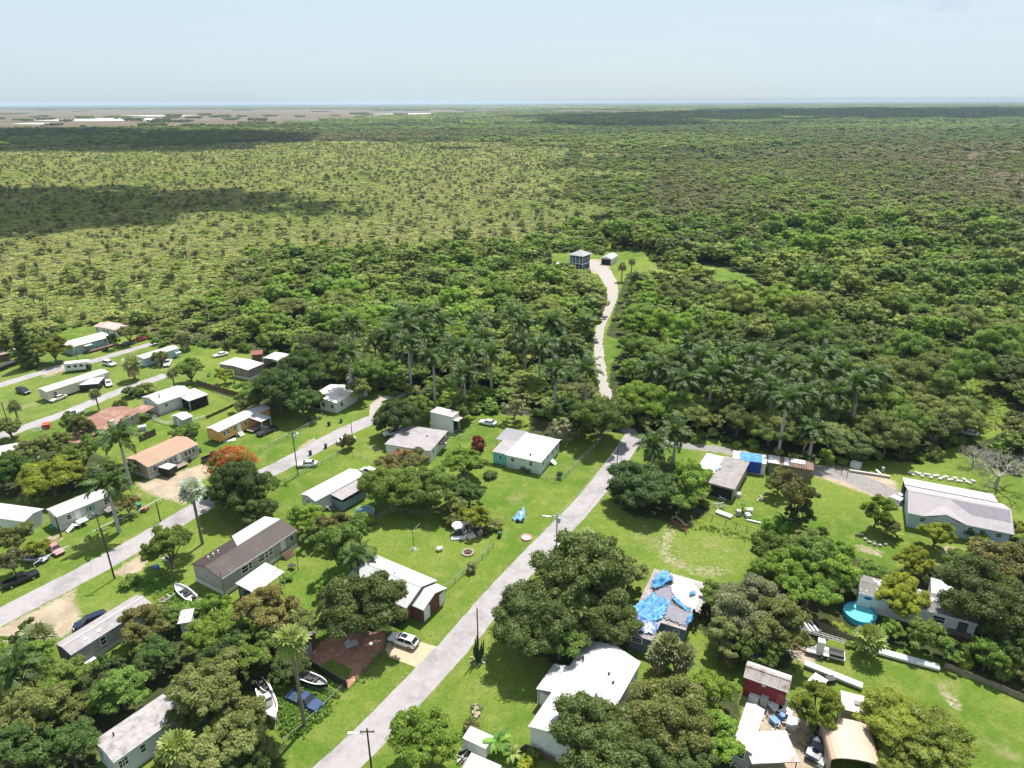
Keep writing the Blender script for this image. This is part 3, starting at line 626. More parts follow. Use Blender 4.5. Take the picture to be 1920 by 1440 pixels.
barn_roof = M('old_tin_roof', (.36, .32, .30), .7, .2, .9, col2=(.20, .12, .09), cov=.36, scale2=.7, waves=('X', 2.4, .35))
tan_metal = M('tan_metal_roof', (.46, .32, .245), .5, .08, .6, col2=(.40, .26, .2), cov=.18, waves=('X', 2.0, .10))
cream = M('cream_siding', (.55, .50, .42), .7, .10, .8, waves=('Z', 5, .08)); beige = M('beige_siding', (.40, .35, .30), .75, .12, .8, waves=('Z', 5, .1))
greige = M('grey_beige_siding', (.40, .365, .335), .75, .12, .8, waves=('Z', 5, .1)); taupe = M('taupe_siding', (.27, .235, .22), .8, .14, .8, waves=('Z', 5, .1))
grey_wall = M('grey_wall', (.33, .32, .32), .8, .18, .8, col2=(.22, .20, .19), cov=.3); lightgrey = M('light_grey_siding', (.55, .56, .58), .7, .1, .8, waves=('Z', 5, .07))
skyblue = M('pale_blue_siding', (.36, .50, .58), .7, .12, .8, waves=('Z', 5, .07)); paleblue = M('powder_blue_siding', (.46, .56, .66), .7, .08, .8, waves=('Z', 5, .07))
teal = M('teal_wall', (.16, .42, .40), .75, .2, .9, col2=(.45, .5, .45), cov=.3); turq = M('turquoise_wall', (.16, .55, .52), .7, .1, .8)
mint = M('mint_wall', (.62, .70, .66), .7, .14, .8, col2=(.36, .38, .36), cov=.22); orange = M('orange_siding', (.62, .34, .10), .7, .12, .8, waves=('Z', 5, .08))
brick = M('brick_wall', (.155, .065, .045), .9, .25, 4, waves=('Z', 6, .2)); brown_wood = M('brown_boards', (.13, .085, .06), .85, .3, 2, streak=(1, 1, .3))
bluegrey = M('blue_grey_wall', (.23, .30, .38), .75, .14, .8, waves=('Z', 4, .1)); navy = M('navy_wall', (.03, .045, .12), .6, .1); slateblue = M('slate_blue_wall', (.14, .175, .25), .8, .15, .8)
barn_red = M('barn_red', (.26, .035, .045), .8, .2, .8, waves=('X', 3, .2)); trim = M('white_trim', (.72, .72, .71), .5, .06); dark = M('opening_shade_and_dark_parts', (.012, .012, .014), .8, .3)  # near-black stands in for shade inside openings and porches; also vents and awning
black = M('black_metal', (.015, .015, .016), .45, .2); steel = M('galvanised', (.42, .43, .44), .4, .1, metal=.6); wood = M('weathered_wood', (.25, .20, .16), .9, .3, 3, streak=(1, 1, .25))
pole_wood = M('pole_wood', (.085, .065, .05), .95, .3, 3, streak=(1, 1, .2)); concrete = M('concrete', (.42, .40, .38), .9, .15, 2)
def glass_mat():
    m, n, out = _new('window_glass'); b = mk(n, 'ShaderNodeBsdfPrincipled'); b.inputs['Base Color'].default_value = (.025, .03, .035, 1); b.inputs['Roughness'].default_value = .08
    n.links.new(b.outputs[0], out.inputs['Surface']); return m
glass = glass_mat()
# unit window: frame and pane face -y
def _frame():
    m = MB(); t = .10
    m.box(-.5, .5, -.06, .02, -.5, -.5 + t); m.box(-.5, .5, -.06, .02, .5 - t, .5); m.box(-.5, -.5 + t, -.055, .02, -.5 + t, .5 - t); m.box(.5 - t, .5, -.055, .02, -.5 + t, .5 - t); m.box(-.5 + t, .5 - t, -.05, .02, -.03, .03)
    return m.mesh('window', trim)
WFR = _frame(); WPA = MB().box(-.42, .42, -.025, .015, -.42, .42).mesh('pane', glass)
DFR = MB().box(-.5, .5, -.07, .02, 0, 1).mesh('door', trim); HND = MB().box(-.04, .04, -.09, 0, -.03, .03).mesh('handle', black)
SIDE = {'f': 0, 'l': -math.pi / 2, 'r': math.pi / 2, 'b': math.pi}
class House: pass
HOUSES = []
def house(name, label, nl, nr, fl, ze, rise, style, rm, wm, wins='', o=.3, W=None, L=None, skirt=None, cat='house', doors=(), z0=0.0, wallbase=.0, fascia=trim, dy=0.0, rot=None, wwh=(1.0, 1.15), rt=.14, parts=None):
    """nl, nr: pixels of the near eave's two ends; fl: the far eave's end behind nl; ze: eave height; rise: ridge above eave"""
    P, Q, F = G(*nl, ze)[:2], G(*nr, ze)[:2], G(*fl, ze)[:2]
    u = Q - P; Lx = float(np.hypot(*u)); u = u / Lx; v = np.array([-u[1], u[0]]); Wy = float(abs((F - P) @ v))
    if L: Lx = L
    if W: Wy = W
    h = House(); h.L, h.W, h.ze, h.o, h.rise, h.style = Lx, Wy, ze, o, rise, style; rz = math.atan2(u[1], u[0]); h.P, h.u, h.v, h.rz = P, u, v, rz
    h.root = thing(name, label, cat, (P[0], P[1], 0), rz); HOUSES.append(h)
    x0, x1, y0, y1 = o, Lx - o, o, Wy - o; zt = ze - .02
    if style == 'gx':
        k = lambda y: ze + rise * (1 - abs(y - Wy / 2) / (Wy / 2)); prof = [(0, ze), (Wy / 2, ze + rise), (Wy, ze), (Wy, ze - rt), (Wy / 2, ze + rise - rt), (0, ze - rt)]
        MB().ext_x(prof, 0, Lx).build('roof', rm, h.root)
        MB().ext_x([(y0, wallbase), (y0, k(y0) - rt), (Wy / 2, ze + rise - rt), (y1, k(y1) - rt), (y1, wallbase)], x0, x1).build('wall', wm, h.root)
        MB().ext_x([(Wy / 2 - .22, ze + rise - .035), (Wy / 2, ze + rise + .05), (Wy / 2 + .22, ze + rise - .035)], -.02, Lx + .02).build('ridge_cap', rm, h.root)
    elif style == 'gy':
        k = lambda x: ze + rise * (1 - abs(x - Lx / 2) / (Lx / 2)); prof = [(0, ze), (Lx / 2, ze + rise), (Lx, ze), (Lx, ze - rt), (Lx / 2, ze + rise - rt), (0, ze - rt)]
        MB().ext_y(prof, 0, Wy).build('roof', rm, h.root)
        MB().ext_y([(x0, wallbase), (x0, k(x0) - rt), (Lx / 2, ze + rise - rt), (x1, k(x1) - rt), (x1, wallbase)], y0, y1).build('wall', wm, h.root)
        MB().ext_y([(Lx / 2 - .22, ze + rise - .035), (Lx / 2, ze + rise + .05), (Lx / 2 + .22, ze + rise - .035)], -.02, Wy + .02).build('ridge_cap', rm, h.root)
    elif style == 'hip':
        d = min(Lx, Wy) / 2; m = MB()
        if Lx >= Wy: a, b = (d, Wy / 2, ze + rise), (Lx - d, Wy / 2, ze + rise)
        else: a, b = (Lx / 2, d, ze + rise), (Lx / 2, Wy - d, ze + rise)
        vs = [(0, 0, ze), (Lx, 0, ze), (Lx, Wy, ze), (0, Wy, ze), a, b, (0, 0, ze - rt), (Lx, 0, ze - rt), (Lx, Wy, ze - rt), (0, Wy, ze - rt)]
        fs = [(0, 1, 5, 4), (1, 2, 5), (2, 3, 4, 5), (3, 0, 4)] if Lx >= Wy else [(0, 1, 4), (1, 2, 5, 4), (2, 3, 5), (3, 0, 4, 5)]
        m.add(vs, fs + [(0, 6, 7, 1), (1, 7, 8, 2), (2, 8, 9, 3), (3, 9, 6, 0), (6, 9, 8, 7)]).build('roof', rm, h.root)
        MB().box(x0, x1, y0, y1, wallbase, ze - rt).build('wall', wm, h.root)
    elif style == 'arch':
        prof = [(Lx / 2 - Lx / 2 * math.cos(math.pi * i / 10), ze + rise * math.sin(math.pi * i / 10) ** .8) for i in range(11)]
        prof += [(p[0], p[1] - rt) for p in prof[::-1]]
        n = 11; m = MB()
        for i in range(10):
            q = [prof[i], prof[i + 1], prof[2 * n - 2 - i], prof[2 * n - 1 - i]]; m.ext_y(q, 0, Wy)
        m.build('roof', rm, h.root)
        for xa in (x0, x1 - .1):
            if wm: MB().box(xa, xa + .1, y0, y1, wallbase, ze).build('wall', wm, h.root)
    else:   # flat, tilted by rise towards the far side
        MB().add([(0, 0, ze), (Lx, 0, ze), (Lx, Wy, ze + rise), (0, Wy, ze + rise), (0, 0, ze - rt), (Lx, 0, ze - rt), (Lx, Wy, ze + rise - rt), (0, Wy, ze + rise - rt)],
                 [(0, 1, 2, 3), (4, 7, 6, 5), (0, 4, 5, 1), (1, 5, 6, 2), (2, 6, 7, 3), (3, 7, 4, 0)]).build('roof', rm, h.root)
        if wm: MB().prism([(x0, y0), (x1, y0), (x1, y1), (x0, y1)], wallbase, [ze - rt + rise * y0 / Wy] * 2 + [ze - rt + rise * y1 / Wy] * 2).build('wall', wm, h.root)
    if skirt: MB().box(x0 - .03, x1 + .03, y0 - .03, y1 + .03, 0, .75).build('skirting', skirt, h.root)
    if fascia and style in ('gx', 'hip'):
        MB().box(0, Lx, -.045, -.003, ze - rt - .03, ze - .02).build('fascia', fascia, h.root)
    for spec in wins.split():
        s, n = spec[0], int(spec[1:])
        for i in range(n): window(h, s, (i + .5) / n + (.04 if i % 2 else -.03), *wwh)
    for s, t in doors: door(h, s, t)
    return h
def _spot(h, s, t):
    if s == 'f': return h.o + (h.L - 2 * h.o) * t, h.o, 0
    if s == 'b': return h.o + (h.L - 2 * h.o) * t, h.W - h.o, math.pi
    if s == 'l': return h.o, h.o + (h.W - 2 * h.o) * t, -math.pi / 2
    return h.L - h.o, h.o + (h.W - 2 * h.o) * t, math.pi / 2
def window(h, s, t, wd=1.0, ht=1.15, zc=None, shut=None):
    x, y, r = _spot(h, s, t); z = zc or h.ze - 1.15
    f = link('window', WFR, h.root, (x, y, z), r, (wd, 1, ht)); link('pane', WPA, f)
    if shut:
        for q in (-1, 1):
            c, s_ = math.cos(r), math.sin(r); d = q * (wd / 2 + .2)
            MB().box(-.17, .17, -.05, -.005, -ht / 2, ht / 2).build('shutter', shut, h.root, (x + d * c, y + d * s_, z), r)
def door(h, s, t, wd=.95, ht=2.05, mat=None, z=None):
    x, y, r = _spot(h, s, t); z = h.ze - .35 - ht if z is None else z
    d = link('door', DFR, h.root, (x, y, z), r, (wd, 1, ht), mat); link('handle', HND, d, (.36, 0, .48), scale=(1 / wd, 1, 1 / ht))
def loc(h, px, py, z):
    d = G(px, py, z)[:2] - h.P; return float(d @ h.u), float(d @ h.v)
def canopy(h, pts, z, mat, slope=0.0, posts=True, post_mat=trim, t=.1, name='porch_roof', dz_dir='y'):
    """a lean-to roof over the px corners given, in the house's own axes"""
    q = np.array([loc(h, a, b, z) for a, b in pts]); x0, y0 = q.min(0); x1, y1 = q.max(0)
    m = MB().prism([(x0, y0), (x1, y0), (x1, y1), (x0, y1)], [z - t, z - t, z - t + slope, z - t + slope], [z, z, z + slope, z + slope]); m.build(name, mat, h.root)
    if posts:
        for x in (x0 + .2, x1 - .2):
            MB().box(x - .06, x + .06, y0 + .14, y0 + .26, 0, z - t).build('post', post_mat, h.root)
    return x0, x1, y0, y1
def bx(h, name, mat, *b): return MB().box(*b).build(name, mat, h.root)
def steps(h, x, y, dirx, diry, n=4, wd=1.3, mat=wood, top=.8):
    m = MB()
    for i in range(n):
        z = top * (n - i) / n; a = i * .3
        if diry: m.box(x - wd / 2, x + wd / 2, *sorted((y + diry * a, y + diry * (a + .32))), z - .08, z)
        else: m.box(*sorted((x + dirx * a, x + dirx * (a + .32))), y - wd / 2, y + wd / 2, z - .08, z)
    m.build('steps', mat, h.root)

# -- the far row, upper part of the village
b = house('mobile_home', 'long cream mobile home with pale roof and one dark window, dark pickup at its end', (86, 735), (204, 697), (61, 730), 3.3, .35, 'gx', plain_white_roof, cream, W=4.6, wallbase=.55, o=.12)
window(b, 'f', .12, 1.3, 1.2, 2.0); window(b, 'f', .80, 1.2, 1.1); window(b, 'f', .66, .8, 1.0); door(b, 'f', .9)
b = house('mobile_home', 'light blue mobile home with white roof and dark red porch in its long wall', (269, 673), (336, 652), (252, 663), 3.0, .35, 'gx', plain_white_roof, skyblue, W=4.6, o=.15, wallbase=.3)
window(b, 'f', .22, 1.6, 1.2); window(b, 'f', .38, .9, 1.2); window(b, 'l', .5)
bx(b, 'porch_recess', M('dark_red', (.20, .04, .04), .8, .2), b.L * .5, b.L * .66, .02, .5, .3, 2.5)
for k in range(5): bx(b, 'porch_post', trim, b.L * (.86 + .03 * k), b.L * (.86 + .03 * k) + .12, -.7, -.58, 0, 1.7)
bx(b, 'porch_deck', trim, b.L * .85, b.L * 1.0, -.8, .1, 1.55, 1.7)
b = house('house', 'shabby low house with pinkish white roof and a teal wall panel', (134, 651), (212, 630), (128, 640), 3.1, .25, 'flat', M('patched_roof', (.62, .54, .50), .7, .12, .6, col2=(.78, .78, .77), cov=.4, scale2=.25), M('peeling_wall', (.40, .44, .42), .8, .2, 1, col2=(.14, .3, .3), cov=.4), W=7, o=.2)
bx(b, 'wall_panel', teal, b.L * .42, b.L * .72, .12, .19, .9, 2.8); bx(b, 'porch_deck', brown_wood, b.L * .25, b.L * 1.02, -2.2, 0, .4, .6)
for k in range(4): bx(b, 'porch_post', wood, b.L * (.3 + .2 * k), b.L * (.3 + .2 * k) + .12, -2.1, -1.98, .6, 2.6)
window(b, 'f', .30, 1.0, 1.1); window(b, 'f', .8, .9, 1.6); window(b, 'f', .9, .9, 1.6)
bx(b, 'porch_awning', plain_white_roof, b.L * .26, b.L * .44, -1.6, .15, 2.5, 2.6)
house('house', 'small white house with a faded red roof at the edge of the scrub', (175, 611), (213, 618), (180, 604), 3.0, .5, 'gx', red_roof, white, 'f4 l1', W=6, L=12)
b = house('mobile_home', 'mobile home with broad pinkish roof, taupe wall over white skirting', (410, 682), (465, 694), (427, 667), 3.4, .4, 'gy', pink_white_roof, taupe, skirt=white, o=.15)
window(b, 'f', .62, 1.3, 1.0); window(b, 'f', .2, .8, .9)
house('travel_trailer', 'rounded white travel trailer half hidden behind the pinkish roof', (490, 673), (520, 677), (497, 664), 2.6, .5, 'arch', plain_white_roof, white, W=6, cat='trailer')
house('shed', 'low shed with dark red roof beside the rounded white trailer', (470, 666), (492, 664), (476, 658), 2.4, .2, 'flat', M('dark_red_roof', (.20, .07, .06), .8, .2), brown_wood, cat='shed')
b = house('house', 'light grey house with white gable roof and a porch blacked in for shade', (295, 758), (362, 735), (254, 748), 3.5, .9, 'gx', plain_white_roof, lightgrey, 'f2 l2', o=.2, skirt=M('grey_skirt', (.40, .40, .41), .8, .1))
x0, x1, y0, y1 = canopy(b, [(336, 745), (355, 752), (387, 740), (365, 729)], 3.1, plain_white_roof, .3)
bx(b, 'porch_shade_block', dark, x0 + .3, x1 - .3, max(y0 + .35, -4), .1, .1, 2.7); bx(b, 'flue', steel, 2.0, 2.3, b.W * .3, b.W * .3 + .3, 3.9, 5.0)  # solid near-black block paints the shade under the porch roof
b = house('shed', 'small light grey garden shed with pale gable roof', (320, 780), (342, 788), (334, 770), 2.5, .6, 'gy', M('pale_shed_roof', (.55, .56, .57), .6, .08), M('shed_grey', (.40, .42, .45), .7, .1, waves=('Z', 5, .1)), cat='shed', doors=(('f', .5),))
b = house('house', 'low house under a wide rusty brown roof by the narrow lane', (192, 808), (262, 771), (158, 786), 3.0, .9, 'gx', rust_roof, beige, 'f3 l2')
bx(b, 'roof_patch', plain_white_roof, b.L * .35, b.L * .45, 1.2, 2.2, 3.38, 3.46); bx(b, 'lean_to_roof', rust_roof, -6.5, -.05, 1.0, 7, 2.5, 2.62); bx(b, 'lean_to_post', wood, -6.3, -6.15, 1.2, 1.35, 0, 2.5)
bx(b, 'lean_to_wall', grey_wall, -6, -.1, 3, 6.8, 0, 2.5); bx(b, 'carport_roof', rust_roof, b.L - .5, b.L + 4, -1.5, 3.0, 2.75, 2.87)
b = house('mobile_home', 'beige double mobile home with light brown roof and white trimmed windows', (276, 876), (372, 832), (233, 860), 3.3, .8, 'gx', tan_roof, beige, o=.2, skirt=M('beige_skirt', (.55, .52, .47), .8, .1))
for t, wd in ((.12, 1.1), (.34, 1.0), (.44, .9), (.74, 1.0), (.82, .9), (.90, .9)): window(b, 'f', t, wd, 1.3)
door(b, 'f', .6); window(b, 'f', .52, 1.0, 1.2); bx(b, 'porch_deck', wood, b.L * .38, b.L * .66, -1.8, .1, .5, .7)
for k in (0, 1): bx(b, 'corner_trim', trim, (.17, b.L - .29)[k], (.29, b.L - .17)[k], .16, .22, .7, 3.1)
b = house('mobile_home', 'orange mobile home with long white roof and small attached porch', (409, 810), (506, 764), (387, 802), 3.5, .45, 'gx', plain_white_roof, orange, W=4.6, wallbase=.7, o=.12)
for t in (.10, .17, .30, .50): window(b, 'f', t, .85, 1.3)
door(b, 'f', .38); window(b, 'l', .5, .7, .7); canopy(b, [(470, 784), (487, 776), (505, 782), (490, 791)], 3.1, plain_white_roof, .2)
for x in (.14, b.L - .3):
    for y in (.12, 4.3): bx(b, 'corner_post', wood, x, x + .14, y, y + .14, 0, 3.3)
bx(b, 'porch_deck', wood, b.L * .48, b.L * .8, -2.4, .1, .5, .65); steps(b, b.L * .36, 0, 0, -1, 4, 1.5, trim, 1.0)
b = house('house', 'white house with pink stained roof in deep shade of a huge tree', (575, 744), (630, 756), (600, 718), 3.3, .7, 'gy', M('pink_stained_roof', (.66, .60, .58), .6, .12, .7, col2=(.45, .26, .22), cov=.25, scale2=.3), white, o=.5, W=10)
for t in (.3, .52, .85): window(b, 'f', t, 1.3, 1.4, 1.8)
window(b, 'r', .25, 1.4, 1.4, 1.8); bx(b, 'porch_shade_block', dark, .6, b.L * .4, .40, .47, .2, 2.6)  # near-black panel on the wall paints the porch's shade
house('house', 'pale blue house behind trees with grey roof, beside the shaded white house', (662, 729), (690, 724), (655, 712), 3.2, 1.0, 'gy', grey_roof, paleblue, 'f1', W=9)
b = house('house', 'long white walled house with flat grey roof ending in a white block', (807, 846), (840, 808), (712, 842), 3.2, .12, 'flat', grey_roof, white, o=.25)
window(b, 'f', .18, .7, 1.2); window(b, 'f', .62, 2.6, 1.2); window(b, 'l', .3); window(b, 'l', .72); bx(b, 'roof_vent', steel, b.L * .6, b.L * .6 + .4, b.W * .3, b.W * .3 + .4, 3.25, 3.6)
bx(b, 'awning', dark, b.L * .45, b.L * .8, -1.2, .22, 2.55, 2.66)
b = house('storage_building', 'tall white block with rust streaked roof and open dark side', (806, 772), (848, 782), (824, 764), 4.6, .15, 'flat', rust_white_roof, white, o=.06, cat='building')
bx(b, 'bay_shade_panel', dark, b.L - .08, b.L - .02, .6, b.W - .5, .2, 3.6); bx(b, 'lean_to_roof', rust_white_roof, b.L, b.L + 1.4, .3, b.W - .2, 3.5, 3.6)  # dark panel on a closed wall paints the shaded inside of the bay
for k in range(3): bx(b, 'post', brown_wood, b.L + 1.2, b.L + 1.32, .4 + k * (b.W - 1) / 2, .52 + k * (b.W - 1) / 2, 0, 3.5)
b = house('house', 'white walled house with turquoise corner and broad white roof', (946, 852), (1015, 867), (992, 812), 3.4, 1.0, 'hip', plain_white_roof, mint, o=.35)
for t, wd in ((.18, .9), (.72, .9)): window(b, 'f', t, wd, 1.2)
for t in (.15, .38, .62, .85): window(b, 'r', t, 1.1, 1.5)
x0, x1, y0, y1 = canopy(b, [(925, 847), (948, 852), (968, 828), (944, 825)], 3.15, grey_roof, .1, False); x1 = .3
bx(b, 'side_wing', turq, x0 + .2, x1, y0 + .25, y1 - .2, .1, 3.0); link('pane', WPA, link('window', WFR, b.root, (x0 + (x1 - x0) * .55, y0 + .25, 2.0), 0, (.9, 1, 1.1)))
canopy(b, [(929, 823), (950, 808), (992, 811), (962, 828)], 3.1, M('slate_roof', (.235, .225, .245), .85, .12, .8, waves=('X', 1, .15)), .15, True)
steps(b, b.L, b.W * .5, 1, 0, 4, 1.4, trim, .9); bx(b, 'roof_vent', dark, b.L * .62, b.L * .62 + .3, 1.4, 1.7, 3.6, 4.1)
b = house('mobile_home', 'white single mobile home with flat grey porch roof over blue grey addition', (591, 940), (683, 890), (559, 927), 3.3, .5, 'gx', plain_white_roof, lightgrey, W=4.7, o=.15, skirt=white)
window(b, 'l', .5, 1.4, 1.1); x0, x1, y0, y1 = canopy(b, [(614, 925), (642, 937), (689, 910), (655, 898)], 2.95, grey_roof, .15, False, name='addition_roof')
bx(b, 'addition_wall', bluegrey, x0 + .3, x1 - .3, y0 + .3, .1, .1, 1.9); bx(b, 'band_shade_block', dark, x0 + .45, x1 - .45, y0 + .42, .05, 1.9, 2.8)  # black block in the open band stands in for the shade behind it
for k in range(5): bx(b, 'post', bluegrey, x0 + .3 + k * (x1 - x0 - .75) / 4, x0 + .44 + k * (x1 - x0 - .75) / 4, y0 + .29, y0 + .41, 1.9, 2.84)
steps(b, x0 - .8, -.2, 0, -1, 4, 1.3, wood, .8); bx(b, 'door_step', trim, x0 - 1.6, x0 - .1, -.4, .1, .7, .85)
b = house('mobile_home', 'long greige mobile home with ribbed dark brown roof, pale extension behind', (415, 1086), (557, 993), (349, 1063), 3.7, 1.0, 'gx', brown_roof, greige, o=.2, skirt=M('white_skirt', (.66, .65, .63), .8, .15))
door(b, 'f', .80, 1.1, 2.1); window(b, 'f', .93, 1.2, 1.2); window(b, 'l', .55, .6, 1.2)
for t in (.28, .50): window(b, 'f', t, 1.6, 1.5); window(b, 'f', t + .07, .8, 1.5)
window(b, 'f', .63, 1.0, 1.3); steps(b, b.L * .8, .1, 0, -1, 5, 2.2, brown_wood, 1.2)
yk = b.W / 2; zk = lambda y: b.ze + b.rise * (1 - abs(y - yk) / yk)
MB().add([(b.L * .40, yk + .1, zk(yk + .1) + .06), (b.L - .1, yk + .1, zk(yk + .1) + .06), (b.L - .1, b.W + .7, b.ze + .1), (b.L * .54, b.W + .7, b.ze + .1),
          (b.L * .40, yk + .1, zk(yk + .1) + .02), (b.L - .1, yk + .1, zk(yk + .1) + .02), (b.L - .1, b.W + .7, b.ze - .02), (b.L * .54, b.W + .7, b.ze - .02)],
         [(0, 1, 2, 3), (4, 7, 6, 5), (0, 4, 5, 1), (1, 5, 6, 2), (2, 6, 7, 3), (3, 7, 4, 0)]).build('roof_extension', white_roof, b.root)['label'] = 'pale metal roof over the rear extension'
bx(b, 'extension_wall', greige, b.L * .55, b.L - .4, b.W - .2, b.W + .5, 0, 3.4)
for q in range(3): MB().cyl(b.L * (.12 + .06 * q), b.W * .72, b.ze + .3, b.ze + 1.2, .14, .14, 8).build('roof_vent', trim, b.root)
b = house('carport', 'white roofed carport standing against the brown roofed mobile home', (478, 1113), (534, 1072), (437, 1099), 2.9, .25, 'flat', plain_white_roof, None, cat='carport', rt=.1)
for x in (.2, b.L * .5, b.L - .3):
    for y in (.2, b.W - .3): bx(b, 'post', trim, x, x + .1, y, y + .1, 0, 2.8)
bx(b, 'end_frame', black, .05, .15, .15, .27, 0, 2.75); bx(b, 'end_frame', black, .05, .15, b.W - .6, b.W - .48, 0, 2.9); bx(b, 'end_frame', black, .05, .15, .27, b.W - .6, 2.62, 2.74); bx(b, 'side_wall', lightgrey, .3, b.L - .3, b.W - .28, b.W - .2, .1, 2.7)
b = house('house', 'brick house with white metal gable roof and brick front wing by the street', (762, 1141), (820, 1088), (700, 1110), 3.3, 1.5, 'gy', white_roof_y, brick, o=.45, W=13.5)
x0, _ = loc(b, 792, 1143, 3.0); x1, _ = loc(b, 835, 1100, 3.0); _, y0 = loc(b, 792, 1143, 3.0); _, y1 = loc(b, 838, 1102, 3.0); y0 = min(y0, y1); cxm = (x0 + x1) / 2
MB().ext_y([(x0, 2.9), (cxm, 4.1), (x1, 2.9), (x1, 2.76), (cxm, 3.96), (x0, 2.76)], y0, .35).build('wing_roof', white_roof_y, b.root)
MB().ext_y([(x0 + .4, 0), (x0 + .4, 2.9), (cxm, 3.9), (x1 - .4, 2.9), (x1 - .4, 0)], y0 + .4, .4).build('wing_wall', brick, b.root)
for t in (.2, .84):
    x = x0 + (x1 - x0) * t; MB().box(x - .75, x + .75, y0 + .33, y0 + .41, .1, 2.5).build('door', trim, b.root)
MB().cyl(b.L * .55, b.W * .45, 4.5, 5.1, .18, .18, 8).build('roof_vent', trim, b.root)
b = house('outbuilding', 'dark grey roofed brick outbuilding facing the brick terrace', (565, 1220), (596, 1185), (520, 1196), 2.9, .9, 'gy', M('dark_grey_roof', (.12, .125, .13), .8, .2), brick, o=.3, cat='building', W=9)
bx(b, 'door', M('grey_planks', (.33, .34, .35), .8, .2, waves=('X', 3, .35)), .5, b.L * .62, .22, .29, .1, 2.3)
b = house('mobile_home', 'narrow grey mobile home with blind stained wall and one window by the gravel', (132, 1228), (285, 1131), (107, 1217), 3.3, .5, 'gx', grey_roof, grey_wall, W=4.2, o=.12, skirt=M('grey_skirt2', (.42, .42, .42), .8, .1))
window(b, 'f', .36, 1.0, 1.6); window(b, 'f', .74)
for t in (.2, .36): MB().box(b.L * t, b.L * t + .5, .7, 1.2, 3.45, 3.6).build('roof_vent', trim, b.root)
bx(b, 'gutter', trim, .1, b.L - .1, b.W * .5 - .05, b.W * .5 + .05, b.ze + .5, b.ze + .58)
b = house('mobile_home', 'weathered mobile home with mottled grey roof under the lowest trees', (212, 1430), (345, 1335), (172, 1409), 3.4, .55, 'gx', M('mottled_grey_roof', (.34, .315, .315), .9, .22, 1.2, col2=(.17, .155, .15), cov=.34, scale2=.8), lightgrey, o=.15, W=5.2)
for t in (.08, .13, .38): window(b, 'f', t, .8, 1.4)
window(b, 'l', .7, .9, 1.3); MB().cyl(b.L * .2, b.W * .65, b.ze + .4, b.ze + 1.0, .1, .1, 8).build('roof_vent', black, b.root)
# (built from its gable end, which faces the bottom of the slope)
b = house('house', 'large white house with white metal roof and grey corrugated side porch', (1101, 1200), (990, 1362), (1205, 1236), 3.9, 1.2, 'gx', white_roof, white, o=.25, fascia=None)
pts_ = [loc(b, *q, 3.2) for q in ((1032, 1299), (1006, 1290), (1039, 1242))]; xa, xb = pts_[2][0], pts_[1][0]; yo = min(pts_[1][1], pts_[2][1])
MB().prism([(xa, yo), (xb, yo), (xb, .1), (xa, .1)], [2.9, 2.9, 3.7, 3.7], [3.0, 3.0, 3.8, 3.8]).build('porch_roof', metal_grey, b.root)['label'] = 'grey corrugated lean-to roof'
bx(b, 'porch_wall', white, xa + .3, xb - .3, yo + .4, .2, .1, 2.4)
for x in (xa + .15, xb - .3): bx(b, 'post', trim, x, x + .12, yo + .15, yo + .27, 0, 2.95)
zk = lambda y: b.ze + b.rise * (1 - abs(y - b.W / 2) / (b.W / 2))
for tx, ty in ((.28, .66), (.33, .78), (.52, .66)): bx(b, 'roof_vent', dark, b.L * tx, b.L * tx + .35, b.W * ty, b.W * ty + .22, zk(b.W * ty) - .1, zk(b.W * ty) + .2)
MB().cyl(b.L * .24, b.W * .16, 4.0, 5.1, .14, .14, 8).build('roof_vent', black, b.root); bx(b, 'base_trim', trim, b.L - .26, b.L - .20, .3, b.W - .3, .5, .62)
# -- the tarpaulin house: low flat roof in pieces
b = house('house', 'low blue grey house whose flat patched roof is strewn with torn tarpaulins', (1187, 1151), (1286, 1182), (1245, 1072), 3.0, .1, 'flat', M('roof_boards', (.215, .19, .19), .85, .2, .7, col2=(.32, .30, .305), cov=.45, scale2=.3), slateblue, o=.25)
pts_ = [loc(b, *q, 3.0) for q in ((1178, 1187), (1226, 1198))]; xa, xb = pts_[0][0], pts_[1][0]; yo = min(pts_[0][1], pts_[1][1])
bx(b, 'wing_roof', MATS['roof_boards'], xa, xb, yo, -.01, 2.84, 2.98); bx(b, 'wing_wall', slateblue, xa + .25, xb - .25, yo + .25, .2, 0, 2.84)
f_ = link('window', WFR, b.root, ((xa + xb) / 2 - .6, yo + .25, 2.0), 0, (1.8, 1, 1.0)); link('pane', WPA, f_); window(b, 'f', .85, 1.0, 1.0)
TARP_HOUSE = b
b = house('house', 'long pale blue house with grey shingle roof, low front gable and porch behind', (1702, 961), (1902, 1002), (1707, 918), 3.4, 1.9, 'gx', grey_roof2, paleblue, o=.45, W=11.5)
for t in (.14, .62, .74, .9): window(b, 'f', t, 1.1, 1.0)
xm = b.L * .36; hw = b.L * .2; zr = b.ze + 1.25; yv = b.W / 2 * (1.25 / b.rise)
for sgn, nm in ((-1, 'gable_roof'), (1, 'gable_roof')):
    MB().add([(xm, -.15, zr + .05), (xm + sgn * hw, -.15, b.ze + .05), (xm + sgn * hw, .3, b.ze + .1), (xm, yv, zr + .07), (xm, -.15, zr - .09), (xm + sgn * hw, -.15, b.ze - .09), (xm + sgn * hw, .3, b.ze - .05), (xm, yv, zr - .09)],
             [(0, 1, 2, 3) if sgn > 0 else (3, 2, 1, 0), (4, 7, 6, 5), (0, 4, 5, 1), (1, 5, 6, 2), (2, 6, 7, 3), (3, 7, 4, 0)]).build(nm, grey_roof2, b.root)
MB().ext_y([(xm - hw + .2, 2.9), (xm, zr - .1), (xm + hw - .2, 2.9)], .1, .5).build('gable_wall', paleblue, b.root)
_z = lambda y: b.ze + b.rise * y / (b.W / 2) + .03
